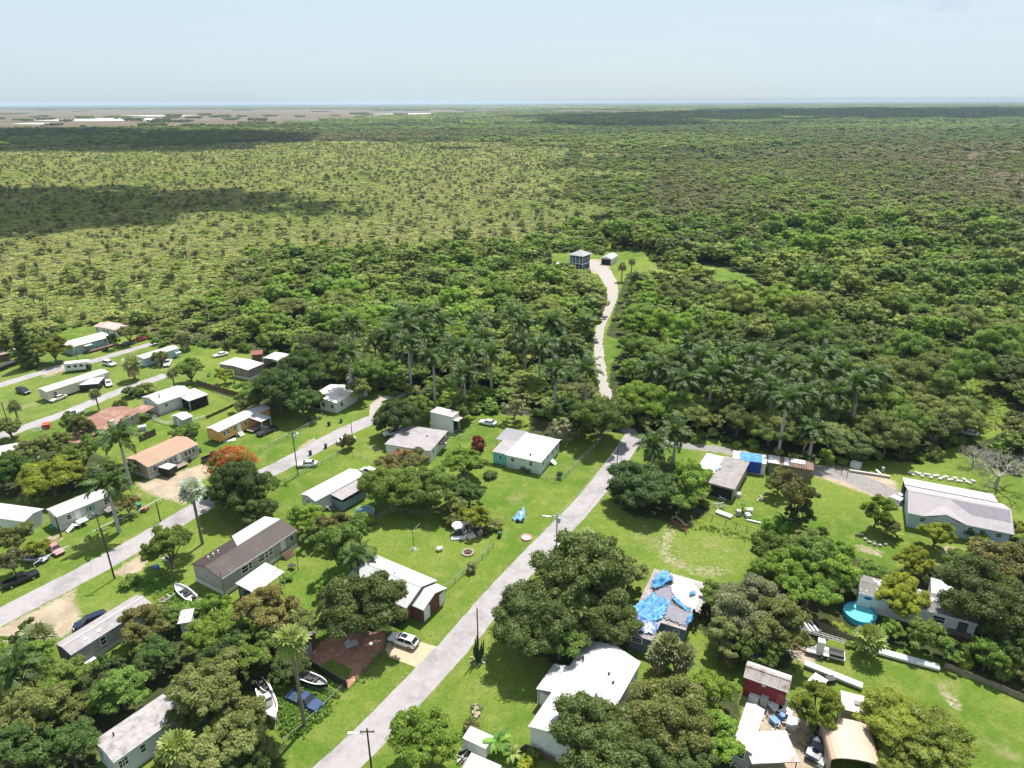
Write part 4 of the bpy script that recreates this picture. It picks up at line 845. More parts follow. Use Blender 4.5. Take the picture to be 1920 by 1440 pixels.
MB().add([(xm + 1.2, 5.4, _z(5.4)), (b.L - .3, 5.4, _z(5.4)), (b.L - .3, 2.6, _z(2.6)), (xm + 4.5, 2.6, _z(2.6)), (xm + 1.2, 5.4, _z(5.4) - .03), (b.L - .3, 5.4, _z(5.4) - .03), (b.L - .3, 2.6, _z(2.6) - .03), (xm + 4.5, 2.6, _z(2.6) - .03)],
         [(3, 2, 1, 0), (4, 5, 6, 7), (0, 1, 5, 4), (1, 2, 6, 5), (2, 3, 7, 6), (3, 0, 4, 7)]).build('roof_patch', dark_shingle, b.root)['label'] = 'darker replaced shingles'
MB().add([(0, b.W - .2, b.ze + .25), (b.L - 1, b.W - .2, b.ze + .25), (b.L - 1, b.W + 4.2, b.ze - .4), (0, b.W + 4.2, b.ze - .4), (0, b.W - .2, b.ze + .15), (b.L - 1, b.W - .2, b.ze + .15), (b.L - 1, b.W + 4.2, b.ze - .5), (0, b.W + 4.2, b.ze - .5)],
         [(0, 1, 2, 3), (4, 7, 6, 5), (0, 4, 5, 1), (1, 5, 6, 2), (2, 6, 7, 3), (3, 7, 4, 0)]).build('porch_roof', M('pale_porch_roof', (.52, .50, .50), .6, .15, .6, col2=(.2, .18, .2), cov=.22, scale2=.3, waves=('X', 1, .1)), b.root)
for k in range(6): bx(b, 'porch_post', trim, .3 + k * (b.L - 2) / 5, .42 + k * (b.L - 2) / 5, b.W + 3.8, b.W + 3.92, 0, 2.9)
bx(b, 'porch_shade_block', dark, .2, b.L - 1.5, b.W + .2, b.W + 3.7, .1, 2.4)  # near-black block fills the rear porch as painted shade
b = house('mobile_home', 'long white mobile home with peeling dark roof beside the round pool', (1610, 1110), (1834, 1170), (1617, 1084), 3.4, .5, 'gx', mottled_roof, white, o=.12, W=5.2)
window(b, 'f', .70, 2.0, 1.3); door(b, 'f', .90, 1.3, 2.1, M('grey_door', (.08, .085, .10), .6, .1)); steps(b, b.L * .88, .1, 0, -1, 5, 3.2, brown_wood, 1.2); window(b, 'f', .45); window(b, 'f', .3)
MB().tube([(0, -.03, 0), (0, .01, 0)], [.32, .32], 14).build('oval_sign', M('sign_blue', (.02, .08, .35), .5, .05), b.root, (1.5, .1, 2.55)).scale = (1.9, 1, .8)
bx(b, 'cornice', trim, -.02, b.L + .02, -.1, -.05, 3.05, 3.42)
house('shed', 'white flat roofed shed behind the long peeling roof', (1746, 1112), (1790, 1124), (1741, 1083), 3.2, .15, 'flat', plain_white_roof, white, o=.05, cat='shed', wins='f1')
b = house('barn', 'dark red barn with rusty old tin roof and pale rear slope', (1394, 1268), (1479, 1298), (1407, 1244), 3.6, .9, 'gx', barn_roof, barn_red, o=.25, cat='barn')
MB().add([(0, b.W / 2 + .25, b.ze + b.rise - .02), (b.L, b.W / 2 + .25, b.ze + b.rise - .02), (b.L, b.W + .3, b.ze + .08), (0, b.W + .3, b.ze + .08), (0, b.W / 2 + .25, b.ze + b.rise - .08), (b.L, b.W / 2 + .25, b.ze + b.rise - .08), (b.L, b.W + .3, b.ze + .02), (0, b.W + .3, b.ze + .02)],
         [(0, 1, 2, 3), (4, 7, 6, 5), (0, 4, 5, 1), (1, 5, 6, 2), (2, 6, 7, 3), (3, 7, 4, 0)]).build('roof_panel', white_roof, b.root)['label'] = 'pale ribbed metal rear slope'
bx(b, 'door', M('faded_red', (.36, .10, .10), .8, .2), b.L * .78, b.L * .94, .17, .24, .1, 2.6); bx(b, 'hatch', trim, b.L * .42, b.L * .5, .1, .2, 2.9, 3.2)
house('mobile_home', 'pinkish white roofed mobile home below the red barn', (1373, 1397), (1410, 1413), (1402, 1318), 3.3, .3, 'gy', dirty_white_roof, greige, 'f1', o=.15)
b = house('carport', 'open shelter with white roof streaked red beside the pinkish roof', (1410, 1432), (1500, 1428), (1428, 1373), 2.9, .2, 'flat', rust_white_roof, None, cat='carport', o=.1)
for x in (.2, b.L * .4, b.L - .3):
    for y in (.2, b.W - .3): bx(b, 'post', wood, x, x + .1, y, y + .1, 0, 2.8)
bx(b, 'wall', grey_wall, .2, b.L * .5, b.W * .45, b.W - .2, 0, 2.6)
b = house('carport', 'rounded tan metal carport with a dark open front', (1556, 1428), (1655, 1445), (1574, 1358), 2.8, 1.1, 'arch', tan_metal, M('tan_wall', (.42, .30, .23), .6, .1), cat='carport', o=.1)
bx(b, 'ridge_seam', tan_metal, b.L * .5 - .06, b.L * .5 + .06, 0, b.W, 3.9, 3.94)
b = house('travel_trailer', 'long tan travel trailer with flat cream roof behind the rounded carport', (1579, 1329), (1668, 1352), (1579, 1306), 3.2, .1, 'flat', M('cream_roof', (.55, .47, .38), .6, .08), M('tan_siding', (.50, .42, .33), .7, .08), cat='trailer', o=.06, W=3.2)
for t in (.5, .62, .85): window(b, 'f', t, .9, .9)
bx(b, 'roof_hatch', M('hatch', (.2, .17, .18), .6, .1), 1.6, 2.9, 1.2, 1.9, 3.28, 3.45); bx(b, 'deck_frame', black, .4, .55, -1.6, -1.45, 0, 2.6); bx(b, 'deck_frame', black, 1.5, 1.65, -1.6, -1.45, 0, 2.6); bx(b, 'deck_rail', black, 1.65, b.L, -1.6, -1.5, 1.6, 1.72)
b = house('house', 'low house with weathered grey boarded roof next to blue tarpaulin building', (1328, 905), (1378, 918), (1354, 854), 3.1, .1, 'flat', old_grey_roof, greige, o=.35, W=None)
bx(b, 'side_roof', plain_white_roof, -4.0, -.05, b.W * .35, b.W - .2, 2.9, 3.0); bx(b, 'side_wall', white, -3.7, .2, b.W * .4, b.W - .5, 0, 2.9); bx(b, 'porch_shade_block', dark, .5, b.L - .5, .28, .36, .1, 2.5)  # near-black panel on the front stands in for porch shade
b = house('storage_building', 'long low building wrapped in a bright blue tarpaulin', (1374, 861), (1437, 870), (1366, 844), 2.9, .1, 'flat', white, white, o=.06, cat='building')
BLUE_BUILDING = b
b = house('trailer', 'old flat trailer shelter with broken white roof panels on the gravel lane', (1440, 868), (1526, 882), (1442, 856), 3.0, .05, 'flat', M('rust_frame', (.17, .11, .085), .8, .25), M('rust_side', (.22, .16, .13), .8, .25), cat='trailer', W=4.0)
for k, (a, c) in enumerate(((.0, .12), (.13, .25), (.36, .46), (.50, .82))): bx(b, 'roof_panel', plain_white_roof, b.L * a, b.L * c, (.1, .1, .1, 1.9)[k], 3.9, 3.07, 3.13)
for k in range(8): bx(b, 'rafter', black, b.L * (.48 + .05 * k), b.L * (.48 + .05 * k) + .12, .05, 1.85, 3.06, 3.16)
b = house('mobile_home', 'white mobile home with white roof, teal shutters and a railed deck', (105, 970), (207, 928), (78, 961), 3.4, .5, 'gx', plain_white_roof, M('pale_grey_siding', (.52, .51, .49), .7, .1, waves=('Z', 5, .08)), o=.15, W=4.8, skirt=M('skirt_white', (.62, .62, .60), .8, .1), wallbase=.5)
window(b, 'f', .60, .8, 1.2, None, M('teal_shutter', (.03, .32, .36), .6, .1)); window(b, 'l', .6, .5, 1.3); door(b, 'f', .36); window(b, 'f', .90, .7, 1.6); window(b, 'f', .96, .5, 1.6); window(b, 'f', .2)
bx(b, 'deck', wood, b.L * .80, b.L * 1.04, -2.2, .1, .9, 1.05); bx(b, 'landing', trim, b.L * .28, b.L * .46, -1.8, .1, .95, 1.08); steps(b, b.L * .22, -1.2, -1, 0, 5, 1.2, trim, 1.0)
for k in range(7): bx(b, 'rail_post', trim, b.L * .80 + k * b.L * .04, b.L * .80 + k * b.L * .04 + .09, -2.2, -2.1, 1.05, 2.0)
bx(b, 'hand_rail', trim, b.L * .80, b.L * 1.04, -2.22, -2.1, 2.0, 2.1); bx(b, 'hand_rail', trim, b.L * .28, b.L * .46, -1.82, -1.72, 1.9, 2.0)
house('mobile_home', 'white roofed building cut by the picture edge beyond the yellow bush', (-40, 966), (46, 978), (-20, 940), 3.0, .5, 'gx', plain_white_roof, white, W=4.6)
house('mobile_home', 'white roof almost buried among dark trees by the narrow lane', (-30, 860), (68, 842), (-40, 838), 3.0, .5, 'gx', dirty_white_roof, white, W=6)
house('shed', 'mottled pale roof showing through the lowest jungle', (-30, 1300), (46, 1278), (-40, 1276), 3.0, .4, 'gx', M('mottled_pale_roof', (.5, .5, .52), .8, .2, 1.5, col2=(.2, .2, .2), cov=.3), white, cat='shed', W=6)
house('shed', 'small brown roofed shed near the picture edge by the conifer', (-12, 668), (14, 662), (-10, 656), 2.6, .5, 'gx', M('brown_shed_roof', (.30, .21, .19), .8, .15), brown_wood, cat='shed', W=5)
house('outbuilding', 'white shed roof glimpsed through leaves behind the carport', (332, 1170), (358, 1166), (336, 1158), 2.6, .2, 'flat', plain_white_roof, white, cat='shed', W=3)
# -- two storey house at the end of the drive
b = house('house', 'two storey dark blue house with white verandas and grey hip roof', (1064, 477), (1094, 481), (1074, 468), 7.2, 2.0, 'hip', M('hip_grey', (.27, .27, .28), .7, .08, 1, waves=('Y', 2, .08)), navy, o=1.0, L=9.2, W=9.5)
for z in (0, 3.0):
    for k in range(5): bx(b, 'veranda_post', trim, .5 + k * (b.L - 1.2) / 4, .7 + k * (b.L - 1.2) / 4, .3, .5, z + .3, z + 3.0 + (1.1 if z else 0))
bx(b, 'veranda_floor', trim, .3, b.L - .3, .2, b.W - .2, 3.0, 3.3); bx(b, 'ground_wall', M('pale_ground_wall', (.42, .47, .55), .7, .1), 1.1, b.L - 1.1, 1.1, b.W - 1.1, 0, 2.98); bx(b, 'hand_rail', trim, .3, b.L - .3, .22, .32, 4.2, 4.3)
for t in (.2, .5, .8): window(b, 'f', t, 1.4, 1.4, 5.0)
for t in (.3, .7): window(b, 'r', t, 1.4, 1.4, 5.0)
b = house('garage', 'open garage with white gable roof at the end of the drive', (1126, 484), (1147, 486), (1138, 475), 3.2, 1.2, 'gy', plain_white_roof, white, o=.25, cat='garage', W=11)
bx(b, 'bay_shade_panel', dark, .6, b.L - .6, .2, .28, .05, 2.9)  # garage front is closed; its inner shade is painted on this panel
# ------------------------------------------------------------------ vehicles
def paint(name, col, metal=0.0): return M('car_' + name, col, .28, .05, 1, metal=metal, spec=.6)
PAINT = {'white': paint('white', (.78, .78, .78)), 'black': paint('black', (.012, .012, .014)), 'silver': paint('silver', (.42, .43, .45), .3), 'blue': paint('blue', (.030, .055, .13)), 'rose': paint('rose', (.42, .20, .21)),
         'red': paint('red', (.22, .03, .03)), 'charcoal': paint('charcoal', (.035, .04, .05)), 'cream': paint('cream', (.60, .57, .50)), 'navy': paint('navy', (.012, .02, .05))}
rubber = M('tyre_rubber', (.018, .018, .018), .9, .2); chrome = M('rim_metal', (.5, .5, .52), .3, .05, metal=.8); lamp_white = M('headlamp', (.75, .76, .78), .15, .02); lamp_red = M('tail_lamp', (.35, .01, .01), .3, .05); plastic = M('dark_plastic', (.03, .03, .032), .6, .1)
TYRE = MB().tube([(0, -.11, 0), (0, .11, 0)], [.34, .34], 12).mesh('wheel', rubber); RIM = MB().tube([(0, -.125, 0), (0, .125, 0)], [.21, .21], 8).mesh('rim', chrome)
HL = MB().box(-.05, .05, -.2, .2, -.09, .09).mesh('headlight', lamp_white); TL = MB().box(-.05, .05, -.13, .13, -.16, .16).mesh('taillight', lamp_red)
SPEC = {  # length, half width, deck heights along the body (t from tail -.5 to nose .5), cabin (rear base, rear top, front top, front base, roof height)
    'sedan': (4.7, .90, [(-.5, .74), (-.485, .92), (-.38, .99), (-.2, .98), (.1, .95), (.22, .92), (.40, .82), (.48, .68), (.5, .5)], (-.40, -.24, .04, .21, 1.43)),
    'suv': (4.85, .95, [(-.5, .80), (-.49, 1.05), (-.38, 1.08), (-.1, 1.07), (.2, 1.04), (.28, 1.0), (.43, .92), (.485, .78), (.5, .55)], (-.485, -.42, .07, .235, 1.72)),
    'wagon': (4.9, .93, [(-.5, .76), (-.49, 1.0), (-.38, 1.03), (-.1, 1.02), (.2, .99), (.27, .96), (.43, .86), (.485, .74), (.5, .52)], (-.47, -.37, .05, .225, 1.60)),
    'pickup': (5.5, .97, [(-.5, .62), (-.495, .66), (-.3, .66), (-.115, .66), (-.105, 1.08), (.2, 1.07), (.26, 1.06), (.45, .99), (.49, .85), (.5, .6)], (-.10, -.075, .10, .215, 1.80)),
}
CARM = {}
def car_meshes(kind):
    if kind in CARM: return CARM[kind]
    Lg, hw, deck, (c0, c1, c2, c3, zr) = SPEC[kind]; mb = MB(); rings = []
    for t, z in deck:
        x = t * Lg; e = abs(t) * 2; ww = hw * (1 - .13 * max(0, e - .75) / .25); zl = .26 if e < .9 else .34
        rings.append([(x, -ww * .88, zl), (x, -ww, zl + .16), (x, -ww, z - .17), (x, -ww * .9, z - .02), (x, 0, z + .025), (x, ww * .9, z - .02), (x, ww, z - .17), (x, ww, zl + .16), (x, ww * .88, zl)])
    n = 9; vs = [v for r in rings for v in r]; fs = []
    for i in range(len(rings) - 1):
        for j in range(n): fs.append((i * n + j, i * n + (j + 1) % n, (i + 1) * n + (j + 1) % n, (i + 1) * n + j))
    fs += [tuple(range(n - 1, -1, -1)), tuple((len(rings) - 1) * n + j for j in range(n))]
    fs = [f[::-1] for f in fs]
    mb.add(vs, fs)
    if kind == 'pickup':
        mb.box(-.5 * Lg, -.105 * Lg, -hw, -hw + .12, .6, 1.07).box(-.5 * Lg, -.105 * Lg, hw - .12, hw, .6, 1.07).box(-.5 * Lg, -.5 * Lg + .1, -hw + .12, hw - .12, .6, 1.05)
    body = mb.mesh('body')
    zb = 1.0 if kind != 'sedan' else .9; zb = dict(sedan=.92, suv=1.02, wagon=.98, pickup=1.04)[kind]
    gl = MB(); q = []
    for x, w_, z in ((c0 * Lg, hw * .88, zb), (c3 * Lg, hw * .86, zb - .03), (c2 * Lg, hw * .68, zr - .05), (c1 * Lg, hw * .68, zr - .05)): q += [(x, -w_, z), (x, w_, z)]
    gl.add(q, [(0, 2, 4, 6), (1, 7, 5, 3), (2, 3, 5, 4), (0, 6, 7, 1), (6, 4, 5, 7), (0, 1, 3, 2)])
    win = gl.mesh('window', glass)
    rf = MB(); xs = (c1 * Lg - .04, c2 * Lg + .06)
    rf.prism([(xs[0], -hw * .69), (xs[1], -hw * .66), (xs[1], hw * .66), (xs[0], hw * .69)], zr - .055, [zr - .01, zr - .02, zr - .02, zr - .01])
    for s in (-1, 1):
        for (xa, za, wa), (xb, zb_, wb) in (((c0 * Lg, zb, .885), (c1 * Lg, zr - .05, .69)), ((c3 * Lg, zb - .03, .865), (c2 * Lg, zr - .05, .69)), (((c0 + c3) / 2 * Lg, zb, .885), ((c1 + c2) / 2 * Lg, zr - .05, .69))):
            rf.tube([(xa, s * hw * wa, za), (xb, s * hw * wb, zb_)], .05, 4)
    CARM[kind] = body, win, rf.mesh('roof'); return CARM[kind]
def car(px, py, fx, fy, kind, col, label, name=None, cat=None, group=None, sun=False, bed=None):
    """centre pixel, and a pixel its nose points to"""
    p, q = G(px, py), G(fx, fy); rz = math.atan2(q[1] - p[1], q[0] - p[0]); Lg, hw = SPEC[kind][:2]; bm, wm_, rm = car_meshes(kind)
    t = thing(name or dict(sedan='parked_car', suv='sport_utility_car', wagon='estate_car', pickup='pickup_truck')[kind], label, cat or dict(pickup='truck').get(kind, 'car'), (p[0], p[1], 0), rz, group)
    for me in (bm, rm):
        if not me.materials: me.materials.append(PAINT['white'])
    link('body', bm, t, mat=PAINT[col]); link('window', wm_, t); link('roof', rm, t, mat=PAINT[col])
    for sx in (-.31, .30):
        for sy in (-1, 1):
            o = link('wheel', TYRE, t, (sx * Lg, sy * (hw - .09), .34)); link('rim', RIM, o)
    for sy in (-1, 1):
        link('headlight', HL, t, (Lg * .485, sy * hw * .66, .70)); link('taillight', TL, t, (-Lg * .493, sy * hw * .78, .86))
    MB().box(-Lg * .512, -Lg * .49, -hw * .8, hw * .8, .36, .56).build('rear_bumper', plastic, t); MB().box(Lg * .485, Lg * .508, -hw * .72, hw * .72, .36, .54).build('front_bumper', plastic, t)
    if sun: MB().box(-.75, .25, -.42, .42, SPEC[kind][3][4] - .02, SPEC[kind][3][4] + .006).build('sunroof', glass, t)
    return t
car(757, 1206, 731, 1197, 'wagon', 'white', 'white estate car with dark sunroof on the tan paved driveway', sun=True)
car(576, 874, 545, 876, 'sedan', 'white', 'white saloon parked on the verge beside a utility pole and grass')
car(736, 815, 712, 820, 'suv', 'white', 'white off-road car parked behind the flat grey roofed house')
car(915, 796, 893, 792, 'sedan', 'white', 'white saloon alone on the lawn above the turquoise cornered house')
car(501, 812, 485, 819, 'pickup', 'charcoal', 'dark pickup truck with loaded bed beside the orange mobile home')
car(206, 685, 222, 689, 'suv', 'white', 'white off-road car on grass near the end of the cream mobile home')
car(315, 684, 311, 692, 'pickup', 'white', 'white pickup with its nose towards the round bushy tree')
car(414, 668, 400, 671, 'sedan', 'white', 'white saloon behind the wide pinkish roof at the wood edge')
car(45, 737, 62, 742, 'suv', 'navy', 'dark navy off-road car parked at the end of the cream mobile home')
car(110, 750, 92, 757, 'sedan', 'cream', 'cream coloured long saloon in front of the cream mobile home')
car(138, 780, 121, 786, 'pickup', 'white', 'white pickup on the narrow lane verge above the rusty roof')
car(105, 1034, 119, 1045, 'sedan', 'rose', 'faded rose coloured saloon behind the white rail fence')
car(68, 1051, 82, 1052, 'sedan', 'silver', 'silver car half under the yellow bush behind the rail fence')
car(41, 1091, 70, 1079, 'pickup', 'black', 'long black pickup truck parked along the street verge')
car(171, 1171, 152, 1178, 'suv', 'navy', 'dark blue off-road car parked tight against the narrow grey mobile home')
car(402, 860, 420, 853, 'pickup', 'black', 'black flatbed pickup on bare dirt beside the red flowering tree')
car(573, 1321, 600, 1334, 'pickup', 'blue', 'dark blue pickup with junk filled bed between two old boats')
car(1532, 1404, 1522, 1426, 'pickup', 'navy', 'dark pickup squeezed between streaked shelter and rounded tan carport')
car(262, 640, 276, 636, 'pickup', 'red', 'dark red pickup beside the low shabby house with teal panel')
car(241, 647, 254, 643, 'sedan', 'charcoal', 'dark saloon parked next to the dark red pickup')
car(34, 664, 44, 672, 'suv', 'white', 'white topped off-road car in the shade of the dark conifer')
car(650, 829, 665, 826, 'sedan', 'white', 'white car half hidden behind a round brown bush')
car(692, 889, 676, 882, 'suv', 'cream', 'rusting pale old van wreck behind the white single mobile home')
car(1814, 815, 1800, 812, 'sedan', 'cream', 'pale abandoned car lying in the overgrown clearing')
car(1046, 500, 1052, 508, 'suv', 'white', 'white car on the grass below the two storey blue house')
car(1141, 490, 1141, 497, 'sedan', 'charcoal', 'dark car parked inside the open white garage')
car(204, 722, 208, 731, 'sedan', 'white', 'pale car with red hood beside the black canopy', )
# motor home, trailers, boats
def wheels(t, pts, r=.33):
    for x, y in pts: o = link('wheel', TYRE, t, (x, y, r), scale=(r / .34,) * 3); link('rim', RIM, o)
p = G(150, 695); t = thing('motor_home', 'boxy white motor home with dark cab near the narrow pale lane', 'motor home', p, R(18))
MB().box(-3.6, 2.2, -1.2, 1.2, .7, 3.1).build('body', white, t); MB().add([(2.2, -1.1, .6), (3.4, -1.05, .6), (3.3, -1.0, 1.3), (2.7, -.95, 2.1), (2.2, -1.0, 2.2), (2.2, 1.1, .6), (3.4, 1.05, .6), (3.3, 1.0, 1.3), (2.7, .95, 2.1), (2.2, 1.0, 2.2)], [(0, 1, 2, 3, 4), (9, 8, 7, 6, 5), (1, 6, 7, 2), (2, 7, 8, 3), (3, 8, 9, 4), (0, 5, 6, 1)]).build('cab', plastic, t)
MB().box(2.2, 3.0, -1.15, 1.15, 2.22, 3.05).build('over_cab', white, t)
for x in (-2.4, -.6, 1): MB().box(x - .45, x + .45, -1.24, -1.19, 1.7, 2.4).build('window', glass, t)
wheels(t, [(-2.2, -1.05), (-2.2, 1.05), (2.6, -1), (2.6, 1)])
p = G(175, 728); t = thing('canopy', 'black square canopy with pale top standing before the cream mobile home', 'canopy', p, R(12))
MB().add([(-2.6, -2.6, 2.3), (2.6, -2.6, 2.3), (2.6, 2.6, 2.3), (-2.6, 2.6, 2.3), (0, 0, 3.2)], [(0, 1, 4), (1, 2, 4), (2, 3, 4), (3, 0, 4), (3, 2, 1, 0)]).build('roof', M('canopy_cloth', (.60, .60, .60), .8, .1), t)
for x in (-2.5, 2.5):
    for y in (-2.5, 2.5): MB().cyl(x, y, 0, 2.3, .05, None, 6).build('pole', black, t)
MB().box(-2.55, 2.55, -2.56, -2.5, .8, 2.25).build('side_cloth', black, t); MB().box(2.5, 2.56, -2.5, 2.5, .8, 2.25).build('side_cloth', black, t)
def box_trailer(px, py, fx, fy, Lx, Wy, H, body, roof, label, name='box_trailer', z0=.6):
    p, q = G(px, py), G(fx, fy); t = thing(name, label, 'trailer', p, math.atan2(q[1] - p[1], q[0] - p[0]))
    MB().box(-Lx / 2, Lx / 2, -Wy / 2, Wy / 2, z0, H).build('body', body, t); MB().box(-Lx / 2 - .05, Lx / 2 + .05, -Wy / 2 - .05, Wy / 2 + .05, H, H + .08).build('roof', roof, t)
    MB().tube([(Lx / 2, -.5, .5), (Lx / 2 + 1.1, 0, .5), (Lx / 2, .5, .5)], .05, 5).build('hitch', black, t); wheels(t, [(-.4, -Wy / 2 + .05), (-.4, Wy / 2 - .05), (.45, -Wy / 2 + .05), (.45, Wy / 2 - .05)], .3); return t
box_trailer(317, 890, 300, 886, 3.4, 2.2, 2.2, black, plain_white_roof, 'black box trailer with white roof in front of the beige mobile home')
box_trailer(1514, 1188, 1508, 1180, 3.4, 2.2, 1.9, plastic, black, 'black box trailer with white stripes near the lift machine'); 
p = G(1514, 1188); t = bpy.data.objects.get('box_trailer.001')
for y in (-.5, .1, .7): MB().box(-1.6, 1.2, y - .12, y + .12, 1.985, 2.01).build('stripe', trim, t)
box_trailer(12, 690, 30, 683, 8, 2.4, 1.3, black, plastic, 'long low black trailer by the edge of the clearing', 'flat_trailer')
box_trailer(897, 1407, 880, 1399, 3.4, 2.0, 2.3, white, plain_white_roof, 'small white box trailer behind the white roof at the bottom')
def boat(px, py, fx, fy, Lg, hullm, inm, label, console=True, trailer=True, rim=trim):
    p, q = G(px, py), G(fx, fy); t = thing('motor_boat', label, 'boat', p, math.atan2(q[1] - p[1], q[0] - p[0])); hb = Lg * .16; z0 = .55 if trailer else .1
    st = [(-.5, .92, .0), (-.3, 1.0, 0), (0, 1.0, .02), (.2, .88, .06), (.36, .56, .14), (.46, .2, .22), (.5, .02, .30)]; V, F = [], []
    for s, wf, up in st:
        x = s * Lg; w_ = hb * wf; V += [(x, 0, z0 + up), (x, w_ * .75, z0 + .22 + up), (x, w_, z0 + .95 + up * .7), (x, w_ * .82, z0 + .95 + up * .7), (x, w_ * .72, z0 + .45 + up), (x, -w_ * .72, z0 + .45 + up), (x, -w_ * .82, z0 + .95 + up * .7), (x, -w_, z0 + .95 + up * .7), (x, -w_ * .75, z0 + .22 + up)]
    n = 9
    hull = [(i * n + j, (i + 1) * n + j, (i + 1) * n + (j + 1) % n, i * n + (j + 1) % n) for i in range(len(st) - 1) for j in (0, 1, 7, 8)]; dk = [(i * n + j, (i + 1) * n + j, (i + 1) * n + (j + 1) % n, i * n + (j + 1) % n) for i in range(len(st) - 1) for j in (3, 4, 5)]
    gun = [(i * n + j, (i + 1) * n + j, (i + 1) * n + (j + 1) % n, i * n + (j + 1) % n) for i in range(len(st) - 1) for j in (2, 6)]
    MB().add(V, hull + [(8, 7, 6, 5, 4, 3, 2, 1, 0)]).build('hull', hullm, t); MB().add(V, dk).build('deck', inm, t); MB().add(V, gun).build('gunwale', rim, t)
    MB().add([V[2 * n + 27], V[2 * n + 30], V[5 * n + 6], V[5 * n + 3]], [(0, 1, 2, 3)]).build('foredeck', rim, t) if console else None
    if console:
        MB().box(-.6, .5, -.5, .5, z0 + .45, z0 + 1.5).build('console', white, t); MB().box(.4, .5, -.45, .45, z0 + 1.5, z0 + 1.95).build('windscreen', glass, t); MB().box(-1.6, -1.0, -.55, .55, z0 + .45, z0 + 1.0).build('seat', white, t)
    else:
        for x in (-.22, .05): MB().box(x * Lg, x * Lg + .5, -hb * .7, hb * .7, z0 + .5, z0 + .8).build('seat', plastic, t)
        MB().box(-.1 * Lg, .02 * Lg, -.4, .2, z0 + .5, z0 + .95).build('console', plastic, t)
    MB().box(-.5 * Lg - .6, -.5 * Lg - .05, -.25, .25, z0 + .2, z0 + 1.5).build('engine', plastic, t)
    if trailer:
        MB().tube([(-.4 * Lg, -hb * .6, .45), (.2 * Lg, -hb * .55, .45), (.68 * Lg, 0, .45), (.2 * Lg, hb * .55, .45), (-.4 * Lg, hb * .6, .45)], .06, 5).build('trailer_frame', steel, t); wheels(t, [(-.15 * Lg, -hb - .1), (-.15 * Lg, hb + .1)], .3)
    return t
boat(506, 1330, 518, 1360, 6.6, white, M('boat_deck', (.62, .58, .52), .7, .15), 'white centre console boat on a trailer, bow towards the street', True)
boat(587, 1286, 615, 1297, 5.6, black, M('skiff_deck', (.25, .24, .23), .7, .4, 2), 'black hulled open boat with pale rim beside the dark fence', False)
boat(447, 1335, 462, 1346, 4.5, white, M('old_deck', (.45, .44, .42), .7, .3), 'old white boat almost hidden under the low olive trees', False, False)
boat(498, 1300, 506, 1310, 3.6, plastic, plastic, 'dark small boat with grey motor behind the white console boat', False)
boat(347, 1117, 335, 1107, 6.0, white, M('canoe_deck', (.55, .55, .55), .7, .2), 'long narrow white boat lying beside the greige mobile home', False, False)
p = G(1545, 1228); t = thing('lift_trailer', 'white trailer mounted lift with long lattice boom on the junk lawn', 'machine', p, R(-22))
MB().box(-2.6, 2.8, -1.0, 1.0, .55, .75).build('chassis', M('dirty_white', (.52, .51, .49), .7, .3, 2), t); MB().box(-1.2, -.2, -.5, .5, .75, 2.6).build('mast', white, t); wheels(t, [(-.4, -1.05), (.5, -1.05), (-.4, 1.05), (.5, 1.05)], .36); MB().box(.6, 2.6, -.8, .8, .75, 1.2).build('engine_box', plastic, t)
bm_ = MB()
for yy, zz in ((-.2, 2.5), (.2, 2.5), (-.2, 2.9), (.2, 2.9)): bm_.tube([(2.6, yy + .9, zz), (-7.5, yy + 1.2, zz + .5)], .05, 4)
for k in range(15):
    x = 2.4 - k * .68; bm_.tube([(x, .7, 2.5 + .03 * k), (x - .34, 1.1, 2.9 + .035 * k)], .035, 4)
bm_.build('boom', M('boom_grey', (.55, .54, .52), .6, .15), t)

# ------------------------------------------------------------------ poles, wires
POLES = {}
def pole(key, bx_, by_, tx, ty, label, mat=pole_wood, r=.14, arm=None, cross=True, trans=False, H=None):
    p = G(bx_, by_)
    # height from the pixel of the top
    best = min(np.linspace(3, 16, 131), key=lambda h: abs(PX((p[0], p[1], h))[1] - ty)); H = H or float(best)
    t = thing('utility_pole', label, 'utility pole', p, 0); MB().tube([(0, 0, -.1), (0, 0, H)], [r, r * .72], 8).build('pole', mat, t); POLES[key] = (p[0], p[1], H)
    if cross: MB().box(-.9, .9, -.07, .07, H - .62, H - .48).build('crossarm', mat, t)
    for x in (-.8, .8) if cross else (): MB().cyl(x, 0, H - .48, H - .26, .05, .04, 6).build('insulator', steel, t)
    if trans: MB().cyl(.38, -.1, H - 2.0, H - 1.0, .26, None, 10).build('transformer', M('transformer_grey', (.5, .52, .53), .5, .05), t)
    if arm:
        q = G(arm[0], arm[1], H - .9) - np.array([p[0], p[1], 0]); q[2] = H - .6
        MB().tube([(0, 0, H - 1.1), (q[0] * .5, q[1] * .5, H - .7), tuple(q)], .04, 5).build('lamp_arm', steel, t); a = math.atan2(q[1], q[0])
        MB().box(-.15, .5, -.16, .16, -.08, .08).build('lamp_head', M('lamp_shell', (.62, .64, .65), .4, .05), t, tuple(q), a)
    return t
pole('a', 697, 1445, 688, 1366, 'dark utility pole with street lamp arm at the near end of the street', arm=(660, 1378))
pole('b', 897, 1228, 896, 1141, 'dark slender pole rising from the tall cactus clump', cross=False, r=.12)
pole('c', 1043, 1030, 1042, 962, 'pale concrete utility pole with lamp arm halfway along the straight street', mat=concrete, arm=(1022, 970), r=.17, trans=True)
pole('d', 1156, 882, 1159, 836, 'thin pole at the far bend of the straight street', cross=False, r=.11)
pole('e', 559, 891, 545, 808, 'utility pole with transformer near the white saloon', trans=True, arm=(556, 815))
pole('f', 662, 832, 658, 790, 'thin pole beside the round brown bush', cross=False, r=.11)
